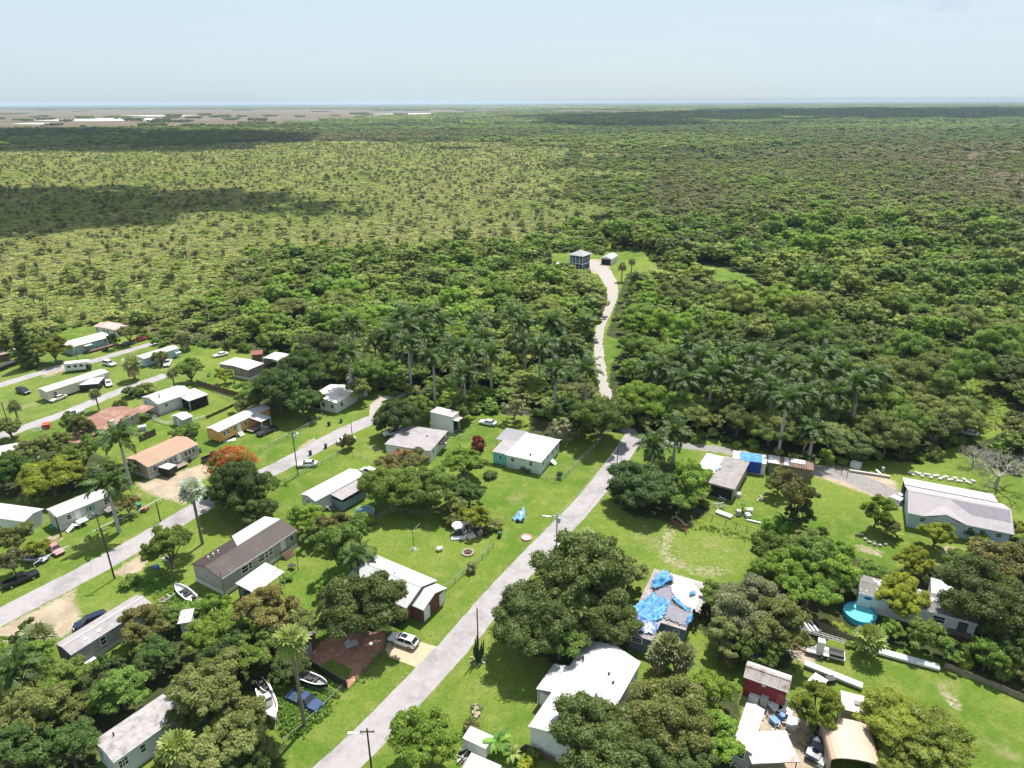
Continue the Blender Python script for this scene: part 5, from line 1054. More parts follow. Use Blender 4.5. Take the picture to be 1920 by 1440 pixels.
pole('g', 215, 1085, 200, 990, 'tall utility pole on the grass island between street and gravel', r=.16)
pole('h', 193, 1010, 185, 962, 'utility pole with pale lamp before the white railed deck', arm=(176, 966))
pole('i', 115, 1006, 107, 968, 'short dark post in front of the teal shuttered home', cross=False)
pole('j', 301, 978, 295, 940, 'short pole on the verge beside the bare dirt yard', cross=False)
pole('k', 24, 822, 8, 754, 'leaning utility pole on the verge of the narrow lane', cross=False)
pole('l', 146, 676, 142, 655, 'short pole by the low shabby house', cross=False, r=.1)
pole('m', 780, 978, 785, 925, 'tall thin pole among the trees behind the clothes line', cross=False, r=.08)
pole('n', 422, 1119, 413, 1070, 'thin brown post at the corner of the brown roofed mobile home', cross=False, r=.09, mat=wood)
pole('o', 526, 1092, 519, 1025, 'tall thin post beside the white carport', cross=False, r=.08, mat=wood)
pole('p', 560, 1069, 556, 1032, 'short dark post on the small lawn by the wooden steps', cross=False, r=.07)
wire_m = M('wire', (.30, .30, .28), .6, .1)
def wire(a, b, label, dz=.5, sag=.8, dx=0, r=.016, dz2=None):
    A = Vector(POLES[a] if isinstance(a, str) else a); B = Vector(POLES[b] if isinstance(b, str) else b); A.z -= dz; B.z -= dz if dz2 is None else dz2; A.x += dx; B.x += dx
    pts = [A.lerp(B, i / 12) - Vector((0, 0, sag * 4 * (i / 12) * (1 - i / 12))) for i in range(13)]
    tag(MB().tube(pts, r, 4).build('overhead_wire', wire_m), label, 'wire')
wire('c', 'd', 'yellowish overhead wire from the concrete pole to the bend', .3, .6, r=.03)
wire('a', 'b', 'overhead wire over the near verge to the cactus pole', .4, .7); wire('b', 'c', 'overhead wire between cactus pole and concrete pole', .4, .8)
wire('g', 'h', 'overhead wire from the grass island pole across the street', .5, .5); wire('h', 'j', 'overhead wire along the verge past the tall palm', .5, .5)
wire('e', 'f', 'overhead wire from the transformer pole to the brown bush', .5, .6); wire('j', 'e', 'long overhead wire over the red flowering tree', .5, 1.2)
wire('n', 'o', 'sagging wire between two thin posts by the carport', .4, .5, r=.02)
p = G(681, 1258); t = thing('street_lamp', 'curved brown lamp post with white head over the brick terrace', 'street lamp', p)
q = G(695, 1206, 5.2) - p
MB().tube([(0, 0, 0), (0, 0, 3.4), (q[0] * .12, q[1] * .12, 4.2), (q[0] * .5, q[1] * .5, 4.9), (q[0], q[1], 5.2)], [.09, .08, .06, .05, .045], 7).build('post', M('rusty_post', (.22, .12, .07), .8, .2), t); MB().tube([(0, 0, -.08), (0, 0, .12)], [.28, .12], 10).build('lamp_head', trim, t, tuple(q))
p = G(776, 1030); t = thing('clothes_pole', 'T shaped clothes pole standing on a white stone in the lawn', 'clothes pole', p)
MB().tube([(0, 0, 0), (-.02, 0, 4.0)], .06, 6).build('post', black, t); a = G(770, 993, 4.0) - p; c = G(787, 982, 4.2) - p; MB().tube([tuple(a[:2]) + (3.9,), (0, 0, 4.0), tuple(c[:2]) + (4.3,)], .05, 5).build('crossbar', black, t)
MB().tube([(0, 0, 0), (0, 0, .35)], [.55, .3], 9).build('base_stone', concrete, t)

# ------------------------------------------------------------------ fences
def fence(name, label, pts, H, mat, kind='mesh', step=2.4, rails=(.95,), panel=None):
    c = PXY(pts); t = thing(name, label, 'fence', (*c[0], 0)); o = np.array(c[0]); pm = MB().box(-.045, .045, -.045, .045, 0, H).mesh('post', mat)
    bars = MB()
    for i in range(len(c) - 1):
        a, b = np.array(c[i]) - o, np.array(c[i + 1]) - o; d = float(np.hypot(*(b - a))); k = max(1, round(d / step)); rz = math.atan2(*(b - a)[::-1])
        for j in range(k + (i == len(c) - 2)): q = a + (b - a) * j / k; link('post', pm, t, (q[0], q[1], 0), rz)
        if kind == 'board':
            nb = int(d / .30); un = (b - a) / d; ux = np.array([-un[1], un[0]]) * .02
            for j in range(nb):
                q0 = a + (b - a) * j / nb; q1 = a + (b - a) * (j + .93) / nb; hh = H - .05 + .06 * math.sin(j * 7.3)
                bars.prism([tuple(q0 - ux), tuple(q1 - ux), tuple(q1 + ux), tuple(q0 + ux)], .05, hh)
        else:
            for r in rails: bars.tube([(a[0], a[1], H * r), (b[0], b[1], H * r)], .035 if kind != 'rail' else .055, 4)
            if kind == 'mesh':
                nw = int(d / .45)
                for j in range(nw):
                    q = a + (b - a) * j / nw; q2 = a + (b - a) * min(1, (j + 2) / nw); bars.tube([(q[0], q[1], .05), (q2[0], q2[1], H * .95)], .010, 3, False); bars.tube([(q2[0], q2[1], .05), (q[0], q[1], H * .95)], .010, 3, False)
    o2 = bars.build({'board': 'boards', 'mesh': 'wire_mesh', 'rail': 'rail'}[kind], panel or mat, t)
    if kind == 'board': o2['kind'] = 'stuff'
    return t
fence('chain_link_fence', 'grey chain link fence round the turquoise cornered house yard', [(921, 870), (980, 885), (1040, 905), (1052, 903), (1066, 888), (1100, 855), (1128, 826)], 1.3, steel)
fence('chain_link_fence', 'chain link fence from the brick front wing along the street verge', [(836, 1108), (870, 1078), (905, 1048), (925, 1026)], 1.3, steel)
fence('wire_fence', 'low wire fence across the lawn behind the flat grey roof', [(842, 820), (880, 826), (912, 836)], 1.1, steel)
fence('wire_fence', 'wire fence running from the bathing pool past the clothes pole', [(697, 985), (712, 974), (735, 960), (790, 968)], 1.2, steel)
fence('rail_fence', 'white rail fence in front of the parked rose and silver cars', [(66, 1066), (92, 1050), (132, 1032)], 1.1, trim, 'rail', 3)
fence('rail_fence', 'pale rail fence on the verge between the tall palm and the dirt yard', [(162, 1012), (200, 992), (262, 965), (306, 940)], 1.1, trim, 'rail', 3)
fence('chain_link_fence', 'chain link fence along the lawn beside the white saloon', [(535, 905), (575, 886), (633, 856), (640, 850)], 1.2, steel)
fence('chain_link_fence', 'chain link fence on the verge before the dark loaded pickup', [(488, 846), (540, 822), (590, 795), (605, 780)], 1.2, steel)
fence('wire_fence', 'wire fence across the yard below the long flat grey roof', [(662, 856), (690, 866), (712, 876)], 1.1, steel)
fence('board_fence', 'weathered brown board fence behind the dark porch', [(370, 722), (410, 735), (449, 746)], 1.8, wood, 'board', panel=brown_wood)
fence('board_fence', 'low dark board fence down the lawn beside the garden shed', [(387, 786), (420, 771), (449, 757)], .9, wood, 'board', panel=brown_wood)
fence('board_fence', 'brown board fence between rusty roof and light brown roof', [(262, 830), (293, 816)], 1.9, wood, 'board', panel=brown_wood)
fence('picket_fence', 'pale picket fence from the grey garden shed to the long lawn', [(287, 788), (312, 797), (352, 795), (386, 784)], 1.0, trim, 'rail', 1.5, (.9, .45))
fence('picket_fence', 'white picket fence beside the light grey house', [(262, 776), (295, 786)], 1.1, trim, 'rail', 1.2, (.9, .45))
fence('screen_fence', 'dark screened fence closing the brick terrace off from the boats', [(563, 1240), (592, 1258), (650, 1292)], 1.7, black, 'board', panel=plastic)
fence('iron_fence', 'brown iron fence between the brick terrace and the street verge', [(652, 1293), (684, 1264), (716, 1232), (722, 1216)], 1.6, M('brown_iron', (.13, .075, .05), .7, .2), 'mesh', 1.8)
fence('wire_fence', 'low pale wire fence along the weedy boat yard', [(532, 1393), (566, 1366), (622, 1312), (646, 1286)], .8, steel)
fence('wire_fence', 'dark wire fence above the bare sandy yard', [(1310, 968), (1360, 985), (1420, 1003), (1450, 1012)], 1.3, black)
fence('board_fence', 'long weathered board fence beyond the junk lawn', [(1518, 1170), (1560, 1190), (1600, 1207), (1640, 1222)], 1.4, wood, 'board', panel=wood)
fence('board_fence', 'low grey board fence at the dark edge of the big lawn', [(1770, 1252), (1820, 1272), (1870, 1292), (1940, 1322)], 1.0, wood, 'board', panel=wood)
fence('iron_fence', 'rusty iron gate sections along the grey gravel lane', [(1547, 876), (1567, 882), (1588, 895)], 1.7, black, 'mesh', 1.5)
fence('wire_fence', 'thin fence along the back of the grassy yard', [(400, 738), (436, 753), (460, 748)], 1.0, steel)
fence('board_fence', 'low brown border boards at the corner of the large white house', [(968, 1420), (985, 1405), (1000, 1412), (1040, 1432)], 1.1, wood, 'board', panel=brown_wood)

# ------------------------------------------------------------------ yard things
def cart(px, py, mat, label, group=None):
    p = G(px, py); t = thing('refuse_cart', label, 'bin', p, px * .7, group); MB().add([(-.24, -.24, 0), (.24, -.24, 0), (.24, .24, 0), (-.24, .24, 0), (-.32, -.33, 1.0), (.32, -.33, 1.0), (.32, .33, 1.0), (-.32, .33, 1.0)], [(0, 3, 2, 1), (4, 5, 6, 7), (0, 1, 5, 4), (1, 2, 6, 5), (2, 3, 7, 6), (3, 0, 4, 7)]).build('body', mat, t)
    MB().prism([(-.35, -.38), (.35, -.38), (.35, .36), (-.35, .36)], 1.0, [1.04, 1.04, 1.12, 1.12]).build('lid', mat, t); MB().tube([(-.3, .42, .95), (.3, .42, .95)], .03, 5).build('handle', mat, t)
    for x in (-.28, .28): MB().tube([(x - .04, .3, .12), (x + .04, .3, .12)], .13, 8).build('wheel', rubber, t)
green_pl = M('green_plastic', (.02, .10, .06), .5, .1); teal_pl = M('teal_plastic', (.02, .22, .17), .5, .1)
cart(582, 853, plastic, 'black refuse cart by the street, nearer the white saloon'); cart(611, 840, plastic, 'black refuse cart by the street, nearer the brown bush')
cart(910, 1005, plastic, 'black refuse cart next to the pale boards on the lawn'); cart(937, 1007, green_pl, 'dark green refuse cart at the end of the lawn junk')
cart(100, 996, teal_pl, 'teal refuse cart at the corner of the teal shuttered home'); cart(262, 953, teal_pl, 'teal refuse cart beside the rusty leaved bush')
cart(617, 798, plastic, 'black refuse cart in the shade opposite the shaded white house'); cart(375, 848, green_pl, 'dark green bin at the end of the beige mobile home'); cart(580, 791, plastic, 'dark bin lying near the huge shade tree')
cart(640, 792, green_pl, 'green bin at the street edge near the shaded white house')
def pool(px, py, wpx, H, wallm, waterm, label, rimm=trim):
    p = G(px, py, H); r = wpx / 2 * mpp(p); t = thing('bathing_pool', label, 'pool', (p[0], p[1], 0)); n = 32; c = [(math.cos(6.2832 * i / n), math.sin(6.2832 * i / n)) for i in range(n)]; V = []
    for q, z in ((r, 0), (r, H), (r - .12, H), (r - .12, H - .9)): V += [(a * q, b_ * q, z) for a, b_ in c]
    MB().add(V, [(k * n + i, k * n + (i + 1) % n, (k + 1) * n + (i + 1) % n, (k + 1) * n + i) for k in range(3) for i in range(n)]).build('pool_wall', wallm, t)
    MB().add([(a * (r - .10), b_ * (r - .10), H - .22) for a, b_ in c], [tuple(range(n))]).build('water', waterm, t); MB().tube([(a * (r - .05), b_ * (r - .05), H + .02) for a, b_ in c + c[:1]], .09, 5).build('rim', rimm, t)
pool(1613, 1148, 58, .95, M('pool_liner', (.05, .40, .62), .4, .05), M('pool_water', (.13, .52, .60), .06, .06, 3, spec=.5), 'round bright turquoise bathing pool beside the peeling mobile home', M('pool_rim', (.02, .20, .35), .4, .05))
pool(684, 958, 36, 1.0, M('pale_pool_wall', (.33, .42, .45), .5, .1), M('dull_water', (.16, .30, .33), .08, .1, 3), 'round pale grey blue pool in the shaded yard', M('pale_rim', (.45, .55, .58), .5, .05))
tarp_m = M('blue_tarp', (.018, .16, .38), .5, .35, 1.5, col2=(.10, .30, .43), cov=.4, scale2=1.2, bump=.8); tarp_d = M('deep_blue_tarp', (.012, .055, .42), .45, .2, 1.5, bump=.6)
def drape(name, label, cat, pts, z, mat, seed=0, amp=.10, n=14, t=.02, piece=None):
    """a crumpled sheet lying over the outline pts at height z"""
    rg = np.random.default_rng(seed + 50); q = np.array(PXY(pts, z)); lo, hi = q.min(0), q.max(0); k = n; xs = np.linspace(lo[0], hi[0], k * 2); ys = np.linspace(lo[1], hi[1], k * 2); X, Y = np.meshgrid(xs, ys, indexing='ij')
    Z = sum(rg.normal() * np.sin(X * rg.uniform(1, 5) + Y * rg.uniform(-5, 5) + rg.random() * 6) for _ in range(6)) * amp / 3; Z = Z - Z.min(); m = k * 2
    cx_, cy_ = (X[:-1, :-1] + X[1:, 1:]) / 2, (Y[:-1, :-1] + Y[1:, 1:]) / 2; ok = inpoly(cx_ + rg.normal(0, .12, cx_.shape), cy_ + rg.normal(0, .12, cx_.shape), [tuple(a) for a in q])
    i, j = np.nonzero(ok); F = np.stack([i * m + j, (i + 1) * m + j, (i + 1) * m + j + 1, i * m + j + 1], 1); V = np.stack([X.ravel(), Y.ravel(), z + .015 + Z.ravel()], 1); us, inv = np.unique(F, return_inverse=True); F = inv.reshape(F.shape); V = V[us]
    nv = len(V); F2 = np.vstack([F, F[:, ::-1] + nv]); V2 = np.vstack([V, V - [0, 0, t * .5]]); c = V2.mean(0); c[2] = z; o = link(name, np_mesh(name, V2 - c, F2, mat=mat, smooth=True), None, tuple(c)); return tag(o, label, cat)
ZR = 3.02
drape('roof_sheet', 'large pale pinkish board sheet on the patched low roof', 'roofing sheet', [(1244, 1072), (1334, 1098), (1317, 1132), (1298, 1145), (1262, 1120), (1256, 1100), (1264, 1082)], ZR + .10, M('pale_board', (.42, .37, .355), .8, .12, .6, col2=(.46, .30, .225), cov=.25, scale2=.3), 1, .03)
drape('roof_sheet', 'grey felt square lying on the lower part of the patched roof', 'roofing sheet', [(1250, 1130), (1296, 1148), (1285, 1174), (1242, 1158)], ZR + .12, M('felt_square', (.20, .195, .22), .9, .2, 2), 2, .04)
drape('roof_sheet', 'dark grey felt strip near the upper edge of the patched roof', 'roofing sheet', [(1228, 1098), (1256, 1096), (1262, 1122), (1255, 1132), (1228, 1118)], ZR + .11, M('felt_dark', (.20, .19, .23), .9, .25, 2), 3, .05)
drape('roof_sheet', 'light grey edge sheet along the street-away side of the patched roof', 'roofing sheet', [(1300, 1090), (1334, 1099), (1308, 1150), (1304, 1146), (1318, 1112)], ZR + .16, M('grey_edge', (.29, .28, .285), .8, .1), 4, .02)
drape('tarpaulin', 'bright blue crumpled tarpaulin across the middle of the patched roof', 'tarpaulin', [(1222, 1112), (1256, 1130), (1240, 1162), (1222, 1168), (1196, 1156), (1186, 1140), (1206, 1128)], ZR + .14, tarp_m, 5, .18)
drape('tarpaulin', 'blue tarpaulin bunched at the top corner of the patched roof', 'tarpaulin', [(1243, 1070), (1254, 1080), (1264, 1092), (1244, 1100), (1226, 1108), (1220, 1100), (1234, 1082)], ZR + .15, tarp_m, 6, .30)
drape('tarpaulin', 'narrow twisted blue tarpaulin strip below the pale board sheet', 'tarpaulin', [(1259, 1118), (1272, 1124), (1284, 1138), (1298, 1144), (1290, 1148), (1274, 1138), (1262, 1128)], ZR + .2, tarp_m, 7, .3, 20)
drape('tarpaulin', 'torn blue tarpaulin hanging at the wall end of the patched roof', 'tarpaulin', [(1200, 1150), (1228, 1166), (1236, 1180), (1222, 1190), (1182, 1182), (1190, 1168)], ZR + .13, M('torn_tarp', (.05, .12, .42), .5, .4, 1.5, col2=(.55, .58, .62), cov=.40, scale2=.8, bump=.6), 8, .2)
drape('tarpaulin', 'small patch of blue tarpaulin on the pale board sheet', 'tarpaulin', [(1292, 1112), (1303, 1108), (1305, 1116), (1293, 1119)], ZR + .22, tarp_m, 9, .12, 10)
drape('tarpaulin', 'blue tarpaulin shreds at the lower edge of the patched roof', 'tarpaulin', [(1290, 1156), (1300, 1152), (1296, 1166), (1286, 1176)], ZR + .2, tarp_m, 10, .2, 10)
b = BLUE_BUILDING
o = MB().box(b.L * .2, b.L * .88, -.06, b.W - .2, 3.03, 3.07).build('tarpaulin', tarp_m); o.location = (*b.P, 0); o.rotation_euler = (0, 0, b.rz); tag(o, 'cyan tarpaulin stretched over the long blue wrapped building', 'tarpaulin')
o = MB().box(b.L * .12, b.L * .86, -.16, -.08, .3, 3.0).build('tarpaulin', tarp_d); o.location = (*b.P, 0); o.rotation_euler = (0, 0, b.rz); tag(o, 'deep blue tarpaulin hanging down the front of the wrapped building', 'tarpaulin')
drape('tarpaulin', 'pale blue scrap of tarpaulin on the weathered boarded roof', 'tarpaulin', [(1341, 872), (1350, 868), (1352, 878), (1342, 884)], 3.22, M('pale_tarp', (.28, .42, .52), .5, .1), 12, .08, 8)
drape('tarpaulin', 'crumpled blue and white sheet on the lawn near the street', 'tarpaulin', [(960, 975), (974, 962), (984, 955), (985, 968), (982, 980), (970, 980)], .05, M('blue_white_sheet', (.12, .27, .50), .5, .2, 1.2, col2=(.5, .52, .55), cov=.36, scale2=.7, soft=.04), 13, .5, 14)
p = G(987, 1009); t = thing('float_ring', 'flat pink and white round inflatable lying on the verge', 'inflatable', p); n = 20
MB().tube([(.95 * math.cos(6.2832 * i / n), .95 * math.sin(6.2832 * i / n), .16) for i in range(n + 1)], .17, 8).build('ring', M('pink_vinyl', (.62, .25, .24), .4, .1), t, smooth=True); MB().cyl(0, 0, .03, .10, .85, None, 20).build('mat', M('white_vinyl', (.66, .60, .56), .5, .1), t)
stone = M('field_stone', (.38, .31, .24), .95, .3, 3); log = M('log', (.14, .095, .065), .95, .3, 3)
p = G(877, 1037); t = thing('fire_pit', 'round fire pit ringed with brown stones on the lawn', 'fire pit', p); rg = np.random.default_rng(3); sme = bpy.data.meshes.new('stone')
import bmesh
bm = bmesh.new(); bmesh.ops.create_icosphere(bm, subdivisions=1, radius=.5); bm.to_mesh(sme); bm.free(); sme.materials.append(stone)
for i in range(14): link('stone', sme, t, (1.0 * math.cos(i * .449), 1.0 * math.sin(i * .449), .15), i, (.62, .5 + .1 * (i % 3), .5))
MB().cyl(0, 0, .0, .06, .8, None, 14).build('ash_bed', ash, t)
for i in range(4): MB().tube([(-.7, .3 * i - .5, .15), (.6, .5 - .3 * i, .28)], .09, 6).build('log', log, t)
def rock(px, py, s, label, mat=stone, group=None): p = G(px, py); return tag(link('rock', sme, None, (p[0], p[1], s * .25), px, (s, s * .8, s * .6), mat), label, 'rock', group)
pale_stone = M('pale_stone', (.58, .55, .50), .95, .25, 2)
rock(824, 1032, 1.6, 'flat whitish stump like rock alone in the lawn', pale_stone)
for i, (x, y) in enumerate([(889, 1324), (893, 1332), (888, 1338), (896, 1341), (892, 1346)]): rock(x, y, .8 + .2 * (i % 2), 'brown stone round the spiky cycad plant on the lawn', stone, 'stones round the cycad')
for i in range(9): a = i * .7; c = G(897, 1237); tag(link('rock', sme, None, (c[0] + 1.1 * math.cos(a), c[1] + 1.1 * math.sin(a), .1), a, (.6, .5, .4), stone), 'stone in the ring round the tall cactus', 'rock', 'stones round the cactus')
for i in range(22): f = i / 21; c = G(1706 + f * 118, 888 + f * 18 + 3 * math.sin(i * 2), 0); tag(link('rock', sme, None, (c[0], c[1], .2), i, (1.3 - .4 * (i % 3) * .5, .9, .8), pale_stone), 'pale stone in the low tumbled row on the clearing lawn', 'rock', 'tumbled row of stones')
for i, (x, y) in enumerate([(1622, 1012), (1630, 1018), (1640, 1022), (1650, 1024), (1660, 1022), (1616, 1004), (1796, 1040), (1804, 1036)]): rock(x, y, .9, 'grey stone edging the round planted bed', M('grey_stone', (.34, .31, .29), .95, .3, 2), 'stones edging the planted beds')
cactus_m = M('cactus_skin', (.03, .065, .03), .8, .3, 3)
p = G(897, 1238); t = thing('cactus', 'tall many armed dark cactus clump growing round the pole', 'cactus', p); rg = np.random.default_rng(5)
for i in range(11):
    a = i * 2.4; q = .3 + .55 * rg.random(); hh = rg.uniform(2.2, 4.2); MB().tube([(q * math.cos(a) * .4, q * math.sin(a) * .4, 0), (q * math.cos(a), q * math.sin(a), hh * .35), (q * 1.15 * math.cos(a), q * 1.15 * math.sin(a), hh)], [.12, .15, .09], 7).build('arm', cactus_m, t)
def rosette(name, px, py, label, cat, n, Lg, wd, mat, e0=60, seg=4, H=.2, trunk=None):
    p = G(px, py); t = thing(name, label, cat, p); rg = np.random.default_rng(int(px * 3 + py))
    for i in range(n):
        a = i * GOLD; e = R(e0 + rg.uniform(-25, 22)); L_ = Lg * rg.uniform(.75, 1.15); V, F = [], []; pos = np.array([0, 0, H]); d = np.array([math.cos(a), math.sin(a), 0]); h = np.array([-d[1], d[0], 0])
        for k in range(seg + 1):
            w_ = wd * math.sin(math.pi * (.12 + .86 * k / seg)) * .5; V += [pos - h * w_, pos + [0, 0, -.04], pos + h * w_]; pos = pos + (d * math.cos(e) + np.array([0, 0, 1]) * math.sin(e)) * L_ / seg; e -= R(28)
        for k in range(seg): F += [(3 * k, 3 * k + 1, 3 * k + 4, 3 * k + 3), (3 * k + 1, 3 * k + 2, 3 * k + 5, 3 * k + 4)]
        link('leaf', np_mesh('leaf', np.array(V), np.array(F), np.full(len(F), rg.random()), LF[mat]), t)
    if trunk: MB().tube([(0, 0, 0), (0, 0, H)], [.16, .12], 7).build('stem', LF['vine'], t)
    return t
rosette('cycad', 893, 1330, 'small spiky cycad among brown stones on the near lawn', 'plant', 16, 1.3, .22, 'sabal', 40)
rosette('banana_plant', 934, 1412, 'broad leaved banana plant beside the white box trailer', 'plant', 11, 2.9, .75, 'banana', 68, 5, 1.6, True)
rosette('banana_plant', 960, 1424, 'paler banana plant by the low brown boards', 'plant', 9, 2.0, .6, 'washing', 60, 5, .8, True)
rosette('banana_plant', 1100 + 292, 960, 'small palm like plant among the white junk by the dark fence', 'plant', 9, 2.2, .35, 'vine', 62, 4, 1.0, True)
rosette('banana_plant', 1680, 1010, 'pale broad leaved plant at the round planted bed', 'plant', 10, 1.9, .6, 'lime', 55, 4, .5, True)
rosette('banana_plant', 1467, 985, 'spiky dark leaved plant under the brownish yard tree', 'plant', 12, 2.6, .35, 'palm', 60, 4, .8, True)
rosette('banana_plant', 1240, 760 + 30, 'pale yellow green fronded plant at the shady wood edge', 'plant', 11, 2.8, .5, 'lime', 60, 4, 3.0, True)
p = G(860, 1000); t = thing('garden_parasol', 'small white parasol over the blackened junk corner', 'parasol', p, .4)
MB().tube([(0, 0, 2.0), (0, 0, 2.6)], [1.35, .05], 8).build('canopy', white, t); MB().cyl(0, 0, 0, 2.1, .04, None, 6).build('pole', steel, t)
def plank(name, pts, wm, z0, z1, mat, label, cat='board'):
    a, b_ = G(*pts[0]), G(*pts[1]); d = b_ - a; Lg = float(np.hypot(d[0], d[1])); o = MB().box(0, Lg, -wm / 2, wm / 2, z0, z1).build(name, mat, None, (a[0], a[1], 0), math.atan2(d[1], d[0])); return tag(o, label, cat)
plank('metal_beam', [(1642, 1224), (1760, 1256)], 1.1, .25, .65, M('white_beam', (.70, .71, .73), .5, .2, 1, col2=(.4, .38, .36), cov=.2), 'long white metal gangway lying along the dark hedge edge', 'gangway')
plank('metal_beam', [(1507, 1248), (1616, 1292)], 1.1, .3, .7, plain_white_roof, 'long clean white beam lying beside the red barn', 'beam')
plank('timber', [(1592, 884), (1668, 896)], .5, .1, .5, M('grey_timber', (.48, .44, .42), .9, .2), 'long grey timber lying by the end of the gravel lane'); plank('timber', [(1642, 885), (1650, 893)], .4, .3, .7, trim, 'white board leaning across the long grey timber')
plank('board', [(846, 1011), (874, 1009)], 1.0, .05, .3, white, 'pale board lying beside the blackened junk corner'); plank('board', [(876, 1009), (890, 1004)], 1.6, .05, .35, M('cream_board', (.6, .52, .42), .8, .2), 'cream panel among the junk by the black cart')
plank('timber', [(1266, 970), (1286, 988)], .25, .2, .5, M('pale_timber', (.5, .42, .36), .9, .2), 'pale timber on the brush heap in the bare yard'); plank('board', [(418, 828), (442, 824)], 1.4, .05, .15, white, 'white board on the grass in front of the orange home')
plank('board', [(1343, 961), (1372, 972)], 1.2, .1, .5, M('grey_board', (.6, .57, .53), .8, .2), 'pale boards among the junk along the dark fence'); plank('board', [(1400, 976), (1426, 982)], .3, .1, .3, trim, 'thin white board in the grass near the white tubs')
jm = [white, plastic, M('junk_blue', (.08, .2, .45), .5, .2), M('junk_rust', (.25, .13, .08), .9, .3), M('junk_grey', (.42, .42, .42), .7, .2), M('junk_red', (.4, .07, .05), .6, .2), M('junk_tan', (.45, .35, .25), .8, .2), wood]
def junk(px, py, kind, c, s, label, group=None, z=0):
    p = G(px, py, z); t = thing(kind, label, kind.replace('_', ' '), (p[0], p[1], z), px * .37 + py, group); mt = jm[c]
    if kind == 'crate':
        MB().box(-s / 2, s / 2, -s * .4, s * .4, .02, s * .55).build('body', mt, t); MB().box(-s * .53, s * .53, -s * .43, s * .43, s * .55, s * .62).build('lid', mt, t)
    elif kind == 'drum':
        MB().tube([(0, 0, 0), (0, 0, s * .3), (0, 0, s * .33), (0, 0, s * .6), (0, 0, s * .63), (0, 0, s)], [s * .32, s * .32, s * .35, s * .32, s * .35, s * .32], 12).build('body', mt, t); MB().cyl(s * .15, 0, s, s * 1.05, s * .06, None, 6).build('cap', plastic, t)
    elif kind == 'appliance':
        MB().box(-s * .35, s * .35, -s * .35, s * .35, .05, s).build('body', mt, t); MB().box(-s * .33, s * .33, -s * .39, -s * .35, s * .15, s * .9).build('door', mt, t)
    elif kind == 'table':
        MB().box(-s * .6, s * .6, -s * .4, s * .4, .7, .76).build('tabletop', mt, t)
        for x in (-1, 1):
            for y in (-1, 1): MB().box(x * s * .52 - .03, x * s * .52 + .03, y * s * .33 - .03, y * s * .33 + .03, 0, .7).build('leg', mt, t)
    elif kind == 'chair':
        MB().box(-.26, .26, -.26, .26, .40, .46).build('seat', mt, t); MB().box(-.26, .26, .22, .28, .46, 1.0).build('backrest', mt, t)
        for x in (-.23, .23):
            for y in (-.23, .23): MB().box(x - .025, x + .025, y - .025, y + .025, 0, .40).build('leg', mt, t)
    elif kind == 'heap':
        rg2 = np.random.default_rng(int(px * 7 + py)); 
        for k in range(9): a, e = rg2.normal(0, s * .3, 2), rg2.normal(0, s * .35, 2); MB().tube([(a[0], a[1], .1 + .05 * k), (e[0], e[1], .15 + .08 * k)], .05 + .05 * rg2.random(), 5).build('branch' if c == 3 else 'scrap', jm[(c, 4, 0, 7)[k % 4]] if c != 3 else mt, t)
    elif kind == 'motorcycle':
        for x in (-.65, .65): MB().tube([(x, -.06, .32), (x, .06, .32)], .32, 12).build('wheel', rubber, t)
        MB().box(-.35, .35, -.16, .16, .35, .75).build('engine', plastic, t); MB().box(-.6, .1, -.14, .14, .78, .92).build('seat', mt, t); MB().tube([(.65, 0, .32), (.45, 0, 1.05)], .05, 5).build('fork', steel, t); MB().tube([(.45, -.38, 1.08), (.45, .38, 1.08)], .03, 5).build('handlebar', steel, t)
    return t
